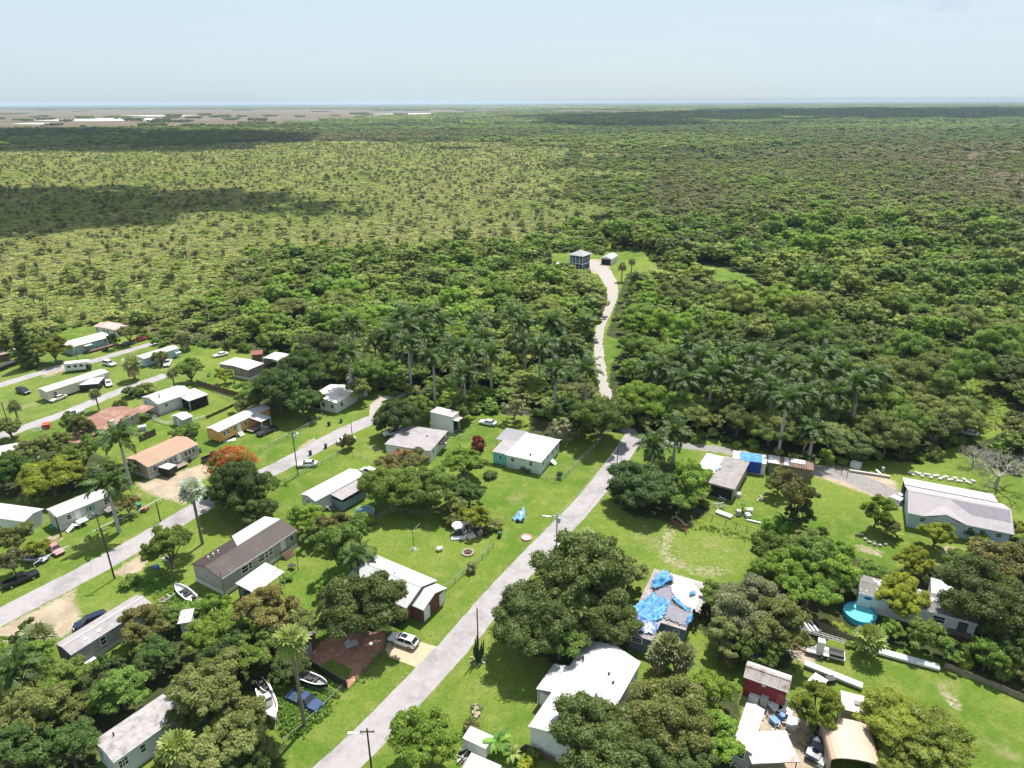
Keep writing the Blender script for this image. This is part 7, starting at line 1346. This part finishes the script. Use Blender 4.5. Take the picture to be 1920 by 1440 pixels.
DRV = PXY([(1188, 818), (1130, 720), (1123, 670), (1122, 639), (1133, 597), (1149, 545), (1134, 511), (1108, 492)]); LANE = PXY([(1190, 820), (1310, 838), (1450, 862), (1530, 882), (1668, 930)])
MAIN = PXY([(560, 1500), (731, 1337), (938, 1108), (1114, 925), (1192, 812)]); ST2 = PXY([(-60, 1190), (150, 1080), (365, 956), (530, 873), (704, 784)]); ST3 = PXY([(-60, 838), (120, 776), (312, 703)]); ST4 = PXY([(-60, 738), (100, 692), (300, 640)])
def insav(P, rg=np.random.default_rng(5)):
    x, y = P[:, 0], P[:, 1]; k = np.clip(y / 400, .5, 3); dx = (22 * np.sin(y * .021) + 16 * np.sin(y * .043 + x * .01) + rg.normal(0, 13, len(P))) * k; dy = (20 * np.sin(x * .027 + 1) + 13 * np.sin(x * .06) + rg.normal(0, 10, len(P))) * k
    return inpoly(x + dx, y + dy, SW)
def off_paths(P, m=4.0):
    ok = np.ones(len(P), bool)
    for q in (DRV, LANE, MAIN, ST2, ST3, ST4): ok &= sdist(P[:, 0], P[:, 1], q, False) > m
    for h in HOUSES:
        d = P - np.asarray(h.P); a, b_ = d @ h.u, d @ h.v; ok &= ~((a > -1.5) & (a < h.L + 1.5) & (b_ > -1.5) & (b_ < h.W + 1.5))
    return ok
# distribution of wood trees, nearest ones as individuals
Pn, rg = grid(118, 470, 5.0, 31); ok = free(Pn, 1.6) & off_paths(Pn, 3.0) & ~insav(Pn) & ~inpoly(Pn[:, 0], Pn[:, 1], PW); Pn = Pn[ok]
px = PX(np.c_[Pn, np.full(len(Pn), 4.0)]); n = len(Pn)
keep = (px[:, 0] > -160) & (px[:, 0] < 2080); Pn, px = Pn[keep], px[keep]; n = len(Pn)
left = px[:, 0] < 1130; scr = (px[:, 0] < 470) & (px[:, 1] < 640)
nz = np.sin(Pn[:, 0] * .031 + 1.3) + np.sin(Pn[:, 1] * .027 + .4) + np.sin((Pn[:, 0] + Pn[:, 1]) * .017) + rg.normal(0, .6, n)
Rn = np.clip(rg.gamma(7, .6, n), 2.0, 8.5); Rn = np.where(scr, Rn * .68, np.where(left, Rn * np.clip(1.25 - (Pn[:, 1] - 170) / 420, .6, 1), Rn)); hz = np.where(left, rg.uniform(.6, .95, n), rg.uniform(.7, 1.1, n))
kinds_l = ['bright', 'green', 'scrub2', 'olive', 'green', 'bright', 'scrub2', 'green']; kinds_r = ['green', 'olive', 'oak', 'green', 'bright', 'olive', 'scrub2', 'green']; kinds_s = ['scrub2', 'olive', 'scrub', 'grey', 'scrub2', 'bright']
def pick(i):
    k = kinds_s if scr[i] else kinds_l if left[i] else kinds_r; v = int((nz[i] + 3) * 1.35 + rg.random() * 1.6) % len(k); return k[v]
KN = [pick(i) for i in range(n)]
ROYALXY = np.array([tuple(o.location)[:2] for o in COL.objects if o.name.startswith('royal_palm') or o.name.startswith('fan_palm')])
lowf = np.zeros(n, bool)
for dy in (6, 14, 22, 30):
    for c in CW[:2]: lowf |= inpoly(Pn[:, 0], Pn[:, 1] + dy, c)
for dy in (5, 10, 15): lowf |= sdist(Pn[:, 0], Pn[:, 1] + dy, DRV, False) < 3.5
Rn = np.where(lowf, np.minimum(Rn * .62, 2.6), Rn); hz = np.where(lowf, hz * .6, hz)
near_palm = np.array([np.min(np.hypot(*(np.array(ROYALXY) - p_).T)) < 7 for p_ in Pn]); hz = np.where(near_palm, hz * .8, hz)
drop = rg.random(n) < np.where(scr, .25, .06); idx = np.nonzero(~drop)[0]
idx = np.array([i for i in idx if np.min(np.hypot(*(ROYALXY - Pn[i]).T)) > 1.6])
size = Rn[idx] / Pn[idx, 1] * ((px[idx, 0] > -20) & (px[idx, 0] < 1940)); order = idx[np.argsort(-size)]
n_tree = sum(1 for o in COL.objects if o.get('category') == 'tree'); N_IND = max(0, 296 - n_tree)
# thickets between the yards first
fill = []
for q in TW:
    a = np.array(q); P_, rg2 = grid(max(a[:, 1].min(), 45), a[:, 1].max(), 4.6, 91); m = inpoly(P_[:, 0], P_[:, 1], q); P_ = P_[m & off_paths(P_, 3.2)]; fill += [tuple(v) for v in P_]
PL = np.array(PLACED); NF = 0; USED = []
for (x, y) in fill:
    pq = PX((x, y, 3.0))
    if not (-60 < pq[0] < 1980 and pq[1] < 1540): continue
    if 1560 < pq[0] < 1850 and 1090 < pq[1] < 1250: continue
    d = np.hypot(PL[:, 0] - x, PL[:, 1] - y)
    if (d < PL[:, 2] * .62).any() or (len(USED) and np.min(np.hypot(*(np.array(USED) - (x, y)).T)) < 4): continue
    USED.append((x, y)); r_ = 2.0 + 1.5 * ((NF * .618) % 1); k = ('green', 'dark', 'oak', 'olive', 'bright')[NF % 5]; NF += 1
    if NF > 60: break
    w_ = 'by the street bend' if pq[0] > 950 and pq[1] < 1000 else 'of the yard thicket on the pool side' if pq[0] > 1280 else 'of the oak grove' if pq[0] > 900 else 'of the lower jungle near the boats' if pq[1] > 1100 else 'of the thicket between the lanes'
    tree_at(x, y, r_, k, {'green': 'small green', 'dark': 'small dark', 'oak': 'small deep green', 'olive': 'small olive', 'bright': 'small bright'}[k] + ' understorey tree ' + w_, f'understorey trees {w_} {k}', 4000 + NF)
N_IND -= NF
WORD = {'green': 'mid green', 'bright': 'bright green', 'olive': 'olive green', 'grey': 'greyish green', 'oak': 'deep green', 'dark': 'very dark green', 'scrub2': 'yellow green', 'scrub': 'pale yellow green'}
ind = order[:max(0, N_IND)]; rest = order[max(0, N_IND):]
for j, i in enumerate(ind):
    w_ = 'in the wood beyond the grey gravel lane' if not left[i] else 'in the wood between the village and the drive' if px[i, 0] > 560 else 'in the scrub edge above the mobile homes'
    sz_ = 'small' if Rn[i] < 3.1 else 'middle sized' if Rn[i] < 4.2 else 'large' if Rn[i] < 5.6 else 'very large'; fr = 'at the front' if px[i, 1] > 745 else 'deeper'
    tree_at(Pn[i, 0], Pn[i, 1], Rn[i], KN[i], f'{sz_} {WORD[KN[i]]} tree {fr} {w_}', f'{WORD[KN[i]]} trees {w_}', 5000 + j, hz=hz[i])
# shrubs along the wood edge, as individuals
e = np.array(VW); e = e[(e[:, 1] > 100)]; seg = [(e[i], e[i + 1]) for i in range(len(e) - 1)]; cnt = 0
for c in [VW] + CW[:1]:
    c = np.array(c)
    for i in range(len(c)):
        a, b_ = c[i], c[(i + 1) % len(c)]; d = np.hypot(*(b_ - a)); 
        if d > 400 or min(a[1], b_[1]) < 120: continue
        for j in range(int(d / 2.6)):
            q = a + (b_ - a) * ((j + rg.random()) / (d / 2.6)) + rg.normal(0, .9, 2); pp = PX((q[0], q[1], 1.0))
            if cnt >= 230 or not (-10 < pp[0] < 1930) or not off_paths(q[None], 2.6)[0]: continue
            s = rg.uniform(.8, 1.7); k = ('vine', 'green', 'olive', 'scrub2', 'dark', 'bright')[cnt % 6]; side = 'beyond the gravel lane' if pp[0] > 1180 else 'along the gravel drive' if pp[0] > 1000 else 'above the village'
            tag(link('shrub', BUSH[cnt % 5], None, (q[0], q[1], 0), cnt * 1.3, (s, s, s * rg.uniform(.8, 1.3)), LF[k]), f"{dict(vine='fresh green', green='mid green', olive='olive', scrub2='yellow green', dark='dark', bright='bright green')[k]} shrub at the wood edge {side}", 'shrub', f'{k} shrubs at the wood edge {side}'); cnt += 1

# ---- masses beyond: geometry-node copies of a few far shapes
PROTO = bpy.data.collections.new('far_shapes'); PI = {}
def proto(key, V, F, t, mat):
    o = bpy.data.objects.new('far_shape_%02d' % len(PI), np_mesh('far_shape', V, F, t, LF[mat])); PROTO.objects.link(o); PI[key] = len(PI)
sh = [lowtree(700 + i, 'x', nl=6 + i % 3 * 2, H=(6.5, 5.6, 7.4, 6.0, 5.2)[i], squash=(.8, .6, .95, .7, .5)[i]) for i in range(5)]
for k in ('green', 'bright', 'olive', 'grey', 'oak', 'dark', 'scrub2', 'scrub', 'rust'):
    for i in range(2): proto((k, i), *sh[(i + len(PI)) % 5], k)
def far_palm(seed, H):
    V, F, t = fan_crown(seed, 17, .95, .7, -.55, 5); V = V * 1.45 + [0, 0, H]; tr = MB().tube([(0, 0, 0), (0, 0, H)], [.26, .2], 5, False); o = len(V)
    return np.vstack([V, tr.v]), np.vstack([F, np.array(tr.f) + o]), np.concatenate([t, np.zeros(len(tr.f))])
for i in range(3): proto(('palm', i), *far_palm(730 + i, 2.2 + .7 * i), 'sabal')
def far_bush(seed, k=9, per=18, leaf=.5):
    rg = np.random.default_rng(seed); a = rg.random(k) * 6.28; q = 1.25 * np.sqrt(rg.random(k)); C = np.stack([q * np.cos(a), q * np.sin(a), rg.uniform(.35, 1.1, k)], 1); return leaf_faces(rg, C, rg.uniform(.45, .75, k), per, leaf)
fb = [far_bush(740 + i) for i in range(3)]
for k in ('scrub', 'scrub2', 'scrub3', 'vine', 'grey'):
    for i in range(2): proto(('bush', k, i), *fb[(i + len(PI)) % 3], k)
def patch(seed, Rp=36, nt_=46, R0=5.2, per=26, leaf=3.0):
    rg = np.random.default_rng(seed); a = rg.random(nt_) * 6.28; q = Rp * np.sqrt(rg.random(nt_)); C = np.stack([q * np.cos(a), q * np.sin(a), rg.uniform(3.5, 7.5, nt_)], 1); return leaf_faces(rg, C, rg.uniform(.7, 1.2, nt_) * R0, per, leaf, .75, -.1)
pt = [patch(750 + i) for i in range(3)]
for k in ('green', 'oak', 'olive', 'scrub2'):
    for i in range(2): proto(('patch', k, i), *pt[(i + len(PI)) % 3], k)
def gn_group():
    g = bpy.data.node_groups.new('plant_copies', 'GeometryNodeTree'); g.interface.new_socket('Geometry', in_out='INPUT', socket_type='NodeSocketGeometry'); g.interface.new_socket('Geometry', in_out='OUTPUT', socket_type='NodeSocketGeometry')
    a, z = g.nodes.new('NodeGroupInput'), g.nodes.new('NodeGroupOutput'); ip = g.nodes.new('GeometryNodeInstanceOnPoints'); ci = g.nodes.new('GeometryNodeCollectionInfo')
    ci.inputs['Collection'].default_value = PROTO; ci.inputs['Separate Children'].default_value = True; ci.inputs['Reset Children'].default_value = True; ip.inputs['Pick Instance'].default_value = True
    def na_(nm, tp): x = g.nodes.new('GeometryNodeInputNamedAttribute'); x.data_type = tp; x.inputs['Name'].default_value = nm; return x.outputs['Attribute']
    L = g.links.new; L(a.outputs[0], ip.inputs['Points']); L(ci.outputs[0], ip.inputs['Instance']); L(na_('idx', 'INT'), ip.inputs['Instance Index']); L(na_('rot', 'FLOAT_VECTOR'), ip.inputs['Rotation']); L(na_('scl', 'FLOAT_VECTOR'), ip.inputs['Scale']); L(ip.outputs[0], z.inputs[0]); return g
GNG = gn_group()
def mass(name, label, P, idx, scl, zs, rg):
    me = bpy.data.meshes.new(name); n = len(P); me.vertices.add(n); co = np.zeros((n, 3), np.float32); co[:, :2] = P; me.vertices.foreach_set('co', co.ravel())
    me.attributes.new('idx', 'INT', 'POINT').data.foreach_set('value', np.ascontiguousarray(idx, np.int32)); r_ = np.zeros((n, 3), np.float32); r_[:, 2] = rg.random(n) * 6.283
    me.attributes.new('rot', 'FLOAT_VECTOR', 'POINT').data.foreach_set('vector', r_.ravel()); s = np.stack([scl, scl, scl * zs], 1).astype(np.float32); me.attributes.new('scl', 'FLOAT_VECTOR', 'POINT').data.foreach_set('vector', s.ravel())
    o = link(name, me); m = o.modifiers.new('copies', 'NODES'); m.node_group = GNG; return tag(o, label, kind='stuff')
FP, FI, FS, FZ = [], [], [], []
def add(P, I_, S_, Z_): FP.append(P); FI.append(I_); FS.append(S_); FZ.append(Z_)
add(Pn[rest], np.array([PI[(KN[i], int(i) % 2)] for i in rest]), Rn[rest] / 4.0, hz[rest])
def choose(rg, n, keys, wts): c = rg.choice(len(keys), n, p=np.array(wts) / sum(wts)); return np.array([PI[k] for k in keys])[c]
# mixed woods behind the first belt
Pm, rg = grid(470, 1000, 6.2, 32); ok = free(Pm, 1.5) & ~insav(Pm) & (~inpoly(Pm[:, 0], Pm[:, 1], PW) | (rg.random(len(Pm)) < .4)) & (rg.random(len(Pm)) < .88); Pm = Pm[ok]; pm = PX(np.c_[Pm, np.full(len(Pm), 3.0)]); n = len(Pm)
br = (np.sin(Pm[:, 0] * .011 + 2) + np.sin(Pm[:, 1] * .013) + rg.normal(0, .5, n)) ; brown = (pm[:, 0] > 1180) & (pm[:, 1] < 420) & (br > .1); lite = (pm[:, 0] > 1180) & (br < -.7)
i1 = choose(rg, n, [('green', 0), ('green', 1), ('oak', 0), ('olive', 0), ('olive', 1), ('bright', 0), ('grey', 0), ('scrub2', 0), ('palm', 1)], [3, 3, 2, 3, 2, 1.2, 1.4, 2, .8]); i2 = choose(rg, n, [('grey', 0), ('grey', 1), ('rust', 0), ('rust', 1), ('olive', 0), ('palm', 1)], [3, 3, 2.2, 2.2, 2, 1.5]); i3 = choose(rg, n, [('scrub2', 0), ('scrub2', 1), ('bright', 0), ('bright', 1), ('green', 0)], [3, 3, 2, 1, 1])
zz = lambda p: inpoly(Pm[:, 0] + rg.normal(0, 8, n), Pm[:, 1] + rg.normal(0, 14, n), PXY(p))
band = zz([(1370, 330), (1560, 322), (2000, 372), (2000, 485), (1700, 440), (1450, 392)]) & (rg.random(n) < .75); brn = zz([(1180, 285), (1400, 278), (1720, 330), (1650, 362), (1400, 332), (1310, 400), (1470, 470), (1340, 485), (1225, 380)]) & (rg.random(n) < .7)
trail = zz([(1124, 450), (1152, 450), (1236, 300), (1134, 290)]); pale = zz([(1212, 345), (1245, 338), (1275, 445), (1228, 440)])
ii = np.where(brown | brn, i2, np.where(lite | band, i3, i1)); it = choose(rg, n, [('bright', 0), ('scrub2', 0), ('bush', 'vine', 0), ('bush', 'scrub2', 1), ('palm', 0)], [2, 2, 4, 3, .8]); ip_ = choose(rg, n, [('bush', 'scrub', 0), ('bush', 'scrub', 1), ('bush', 'grey', 0), ('palm', 1)], [4, 4, 2, .7]); ii = np.where(trail, it, np.where(pale, ip_, ii)); isp = np.isin(ii, [PI[('palm', k)] for k in range(3)]); add(Pm, ii, np.where(isp, rg.uniform(.9, 1.3, n), np.clip(rg.normal(.95, .22, n), .5, 1.5)), np.where(isp, 1.0, rg.uniform(.5, .85, n)))
Pm, rg = grid(1000, 2600, 12.5, 33); ok = ~insav(Pm) & (rg.random(len(Pm)) < .82); Pm = Pm[ok]; pm = PX(np.c_[Pm, np.full(len(Pm), 3.0)]); n = len(Pm); gap = np.sin(Pm[:, 0] * .0051 + 1) + np.sin(Pm[:, 1] * .0083 + 2) + np.sin((Pm[:, 0] - Pm[:, 1]) * .0041); tanp = inpoly(Pm[:, 0], Pm[:, 1], PXY(TAN)); pwp = inpoly(Pm[:, 0], Pm[:, 1], PW)
kk = ~((tanp & (rg.random(n) < .97)) | (pwp & (rg.random(n) < .6))); Pm, pm, gap = Pm[kk], pm[kk], gap[kk]; n = len(Pm)
ii = np.where(gap > .8, choose(rg, n, [('scrub2', 0), ('scrub2', 1), ('bright', 0), ('green', 0)], [3, 3, 1, 2]), np.where((gap < -.9), choose(rg, n, [('grey', 0), ('rust', 0), ('olive', 0)], [2, 1, 2]), choose(rg, n, [('green', 0), ('green', 1), ('oak', 0), ('oak', 1), ('olive', 0), ('olive', 1)], [3, 3, 2, 2, 2, 2])))
add(Pm, ii, np.clip(rg.normal(1.75, .45, n), .8, 3.0), rg.uniform(.4, .7, n))
mass('forest', 'mixed green and brown woodland stretching away behind the village', np.vstack(FP), np.concatenate(FI), np.concatenate(FS), np.concatenate(FZ), rg)
# open scrubland
FP, FI, FS, FZ = [], [], [], []
for y0, y1, sp, sz, sd in ((215, 620, 2.3, .95, 41), (620, 1000, 3.7, 1.5, 42), (1000, 1500, 6.2, 2.3, 43)):
    Ps, rg = grid(y0, y1, sp, sd); ok = insav(Ps) & (rg.random(len(Ps)) < .86) & free(Ps); Ps = Ps[ok]; n = len(Ps); b_ = np.sin(Ps[:, 0] * .03) + np.sin(Ps[:, 1] * .024 + 1) + rg.normal(0, .7, n)
    ii = np.where(b_ > .6, choose(rg, n, [('bush', 'scrub2', 0), ('bush', 'scrub2', 1), ('bush', 'vine', 0), ('bush', 'scrub', 0)], [3, 3, .6, 1.4]), choose(rg, n, [('bush', 'scrub', 0), ('bush', 'scrub', 1), ('bush', 'scrub2', 0), ('bush', 'scrub3', 0), ('bush', 'grey', 0)], [4, 4, 1.5, .9, 1.2]))
    add(Ps, ii, sz * rg.uniform(.7, 1.6, n), rg.uniform(.32, .6, n))
    k = int(n * .012); q = rg.choice(n, k, replace=False); add(Ps[q] + 1, choose(rg, k, [('green', 0), ('olive', 0), ('oak', 0), ('scrub2', 1)], [2, 3, 1, 2]), rg.uniform(.4, .85, k), rg.uniform(.7, 1.0, k))
mass('scrub', 'low yellow green scrub covering the open flat land', np.vstack(FP), np.concatenate(FI), np.concatenate(FS), np.concatenate(FZ), rg)
# fan palms: the nearest as individuals, the rest as one mass
Pp, rg = grid(215, 1500, 13.0, 51); Pp = Pp + rg.normal(0, 7, Pp.shape) * (1 + Pp[:, 1:] / 900); ok = free(Pp, 2) & ((inpoly(Pp[:, 0], Pp[:, 1], SW) & (rg.random(len(Pp)) < .62)) | ((np.abs(PX(np.c_[Pp, np.full(len(Pp), 3.)])[:, 0] - 300) < 420) & (Pp[:, 1] < 330))); Pp = Pp[ok]; pp = PX(np.c_[Pp, np.full(len(Pp), 4.0)]); vis = (pp[:, 0] > -10) & (pp[:, 0] < 1930)
cl = rg.normal(0, 3, Pp.shape); o_ = np.argsort(Pp[:, 1] + 1e6 * ~vis); near_, far_ = o_[:165], o_[165:]
for j, i in enumerate(near_): fan_palm(0, 0, rg.uniform(2.2, 4.6), 'wild fan palm in the ' + ('thicket above the mobile homes' if Pp[i, 1] < 300 else 'open scrubland'), 'wild fan palms in the ' + ('thicket' if Pp[i, 1] < 300 else 'scrubland'), 7000 + j, rg.uniform(.75, 1.2), 'sabal', rg.random() < .3, at=Pp[i])
Pf = np.vstack([Pp[far_], Pp[far_][:: 3] + rg.normal(0, 4, Pp[far_][:: 3].shape)]); n = len(Pf)
mass('scrubland_palms', 'dark fan palms dotting the far scrubland', Pf, choose(rg, n, [('palm', 0), ('palm', 1), ('palm', 2)], [1, 1, 1]), rg.uniform(.6, 1.0, n) * (1 + Pf[:, 1] / 5000), rg.uniform(.8, 1.05, n), rg)
# far forest to the horizon
FP, FI, FS, FZ = [], [], [], []
for y0, y1, sp, sc_, sd in ((2500, 5200, 58, 1.0, 61), (5200, 16000, 170, 3.0, 62)):
    Pq, rg = grid(y0, y1, sp, sd); tp = inpoly(Pq[:, 0], Pq[:, 1], PXY(TAN)); ok = (~tp & (rg.random(len(Pq)) < .85)) | (tp & (rg.random(len(Pq)) < .02)); Pq = Pq[ok]; n = len(Pq)
    g_ = np.sin(Pq[:, 0] * .0016 + 1) + np.sin(Pq[:, 1] * .0021) + rg.normal(0, .6, n); ii = np.where(g_ > .7, choose(rg, n, [('patch', 'scrub2', 0), ('patch', 'olive', 0)], [1, 1]), choose(rg, n, [('patch', 'green', 0), ('patch', 'green', 1), ('patch', 'oak', 0), ('patch', 'oak', 1)], [1, 1, 1, 1])); add(Pq, ii, sc_ * rg.uniform(.8, 1.3, n), np.full(n, 1.0 / sc_) * rg.uniform(.8, 1.3, n))
mass('far_forest', 'bluish far forest bands reaching the horizon', np.vstack(FP), np.concatenate(FI), np.concatenate(FS), np.concatenate(FZ), rg)
# weeds in the boat yard and rough corners
def weeds(name, label, poly, n, leaf, mat, seed, h=.35):
    rg = np.random.default_rng(seed); a = np.array(PXY(poly)); lo, hi = a.min(0), a.max(0); P_ = rg.uniform(lo, hi, (n * 3, 2)); P_ = P_[inpoly(P_[:, 0], P_[:, 1], [tuple(v) for v in a])]; P_ = P_[sdist(P_[:, 0], P_[:, 1], a) > 3.2 * rg.random(len(P_)) ** .6][:n]; C = np.c_[P_, rg.uniform(.05, h, len(P_))]; V, F, t = leaf_faces(rg, C, rg.uniform(.15, .4, len(P_)), 7, leaf, core=0); V[:, 2] = np.maximum(V[:, 2], .02); return tag(link(name, np_mesh(name, V, F, t, LF[mat])), label, kind='stuff')
weeds('weeds', 'rank green weeds growing round the old boats', [(478, 1300), (560, 1262), (600, 1270), (652, 1300), (620, 1345), (560, 1395), (525, 1390), (500, 1340)], 2600, .34, 'vine', 1, .5)
weeds('weeds', 'green weeds below the grass island', [(230, 1085), (300, 1065), (350, 1090), (400, 1140), (330, 1150), (290, 1130), (250, 1110)], 1500, .3, 'vine', 2)
weeds('weeds', 'rough weeds over the overgrown clearing', [(1790, 640), (1850, 660), (1890, 745), (1900, 800), (1830, 835), (1810, 800), (1815, 740)], 2200, .4, 'scrub2', 3)
weeds('weeds', 'weeds along the dark edge of the bare yard', [(1300, 975), (1440, 1010), (1440, 1030), (1290, 990)], 900, .3, 'vine', 4)

# faint towers on the far horizon
rg = np.random.default_rng(8); tower_m = M('far_tower', (.45, .5, .55), .8, .05, .01)
for i, (x_, h_, w_) in enumerate((a_, .48 * b_, c_) for a_, b_, c_ in [(1551, 95, 90), (1562, 120, 70), (1573, 100, 60), (1676, 130, 60), (1690, 90, 80), (1712, 150, 50), (1724, 140, 60), (1748, 120, 70), (1756, 170, 45)]):
    d_ = _f + _r * ((x_ - 960) / FPX); d_ = d_ / d_[1]; t = thing('far_tower', 'faint pale tower block on the far horizon skyline', 'tower', (d_[0] * 26000, 26000, 0), 0, 'towers on the far horizon')
    MB().box(-w_ / 2, w_ / 2, -20, 20, 0, h_).build('wall', tower_m, t); MB().box(-w_ / 4, w_ / 4, -10, 10, h_, h_ * 1.12).build('roof', tower_m, t)

# ------------------------------------------------------------------ clouds overhead (out of frame, shading the land) and the hazy air
def cloud(name, label, spots, zc, seed):
    rg = np.random.default_rng(seed); k = 1.0 / math.tan(SUN_EL); V, F = [], []
    bm = bmesh.new(); bmesh.ops.create_icosphere(bm, subdivisions=2, radius=1); bv = np.array([v.co[:] for v in bm.verts]); bf = np.array([[v.index for v in f.verts] for f in bm.faces]); bm.free()
    for x, y, r in spots:
        X, Y = x + math.sin(SUN_AZ) * k * zc, y + math.cos(SUN_AZ) * k * zc; d = 1 + .22 * np.sin(bv @ rg.normal(0, 4, 3) + rg.random() * 6) + .12 * np.sin(bv @ rg.normal(0, 9, 3)); o = sum(len(v) for v in V)
        V.append(bv * d[:, None] * np.array([r, r, r * .35]) + [X, Y, zc + rg.normal(0, r * .1)]); F.append(bf + o)
    m, n, out = _new('cloud'); d = mk(n, 'ShaderNodeBsdfDiffuse'); d.inputs[0].default_value = (.9, .9, .9, 1); t = mk(n, 'ShaderNodeBsdfTransparent'); ms = mk(n, 'ShaderNodeMixShader'); ms.inputs[0].default_value = .85; n.links.new(t.outputs[0], ms.inputs[1]); n.links.new(d.outputs[0], ms.inputs[2]); n.links.new(ms.outputs[0], out.inputs['Surface'])
    return tag(link(name, np_mesh(name, np.vstack(V), np.vstack(F), mat=m, smooth=True)), label, kind='stuff')
def spots(poly, step, r, seed, drop=.1):
    rg = np.random.default_rng(seed); q = np.array(PXY(poly)); lo, hi = q.min(0), q.max(0); X, Y = np.meshgrid(np.arange(lo[0], hi[0], step), np.arange(lo[1], hi[1], step)); P_ = np.stack([X.ravel(), Y.ravel()], 1) + rg.uniform(-.4, .4, (X.size, 2)) * step; P_ = P_[inpoly(P_[:, 0], P_[:, 1], [tuple(v) for v in q]) & (rg.random(len(P_)) > drop)]; return [(a, b_, r * rg.uniform(.6, 1.15)) for a, b_ in P_]
SP = spots([(-500, 368), (0, 356), (200, 352), (430, 356), (560, 372), (500, 384), (360, 392), (250, 420), (100, 440), (0, 440), (-500, 470)], 34, 34, 1, .03) + spots([(480, 378), (640, 384), (700, 400), (640, 418), (520, 405)], 34, 20, 2, .25)
cloud('clouds', 'low cumulus clouds drifting overhead', SP, 1050, 3)
SP = spots([(-900, 290), (0, 287), (200, 286), (400, 281), (540, 262), (560, 254), (300, 246), (0, 246), (-900, 247)], 100, 95, 4, .03) + spots([(640, 284), (820, 272), (1000, 278), (830, 290), (700, 290)], 100, 40, 5, .5)
cloud('clouds', 'broad cumulus bank drifting high over the far woods', SP, 1300, 6)
SP = spots([(990, 224), (1100, 237), (1200, 244), (1285, 238), (1310, 229), (1500, 228), (1920, 227), (2400, 227), (2400, 203), (1920, 203), (1400, 206), (1200, 214), (1050, 219)], 330, 330, 7, .02)
cloud('clouds', 'wide cloud sheet far out over the plain', SP, 1700, 8)
SP = spots([(1150, 462), (1400, 440), (1480, 480), (1300, 500), (1180, 480)], 14, 6, 9, .5)
m, n, out = _new('haze'); pv = mk(n, 'ShaderNodeVolumePrincipled'); pv.inputs['Color'].default_value = (.68, .82, 1.0, 1); pv.inputs['Density'].default_value = 5e-5; pv.inputs['Anisotropy'].default_value = 0; n.links.new(pv.outputs[0], out.inputs['Volume'])
hz_o = MB().box(-72000, 72000, -72000, 72000, -1.0, 95.0).build('haze', m); tag(hz_o, 'thin bluish haze lying over the land', kind='stuff')
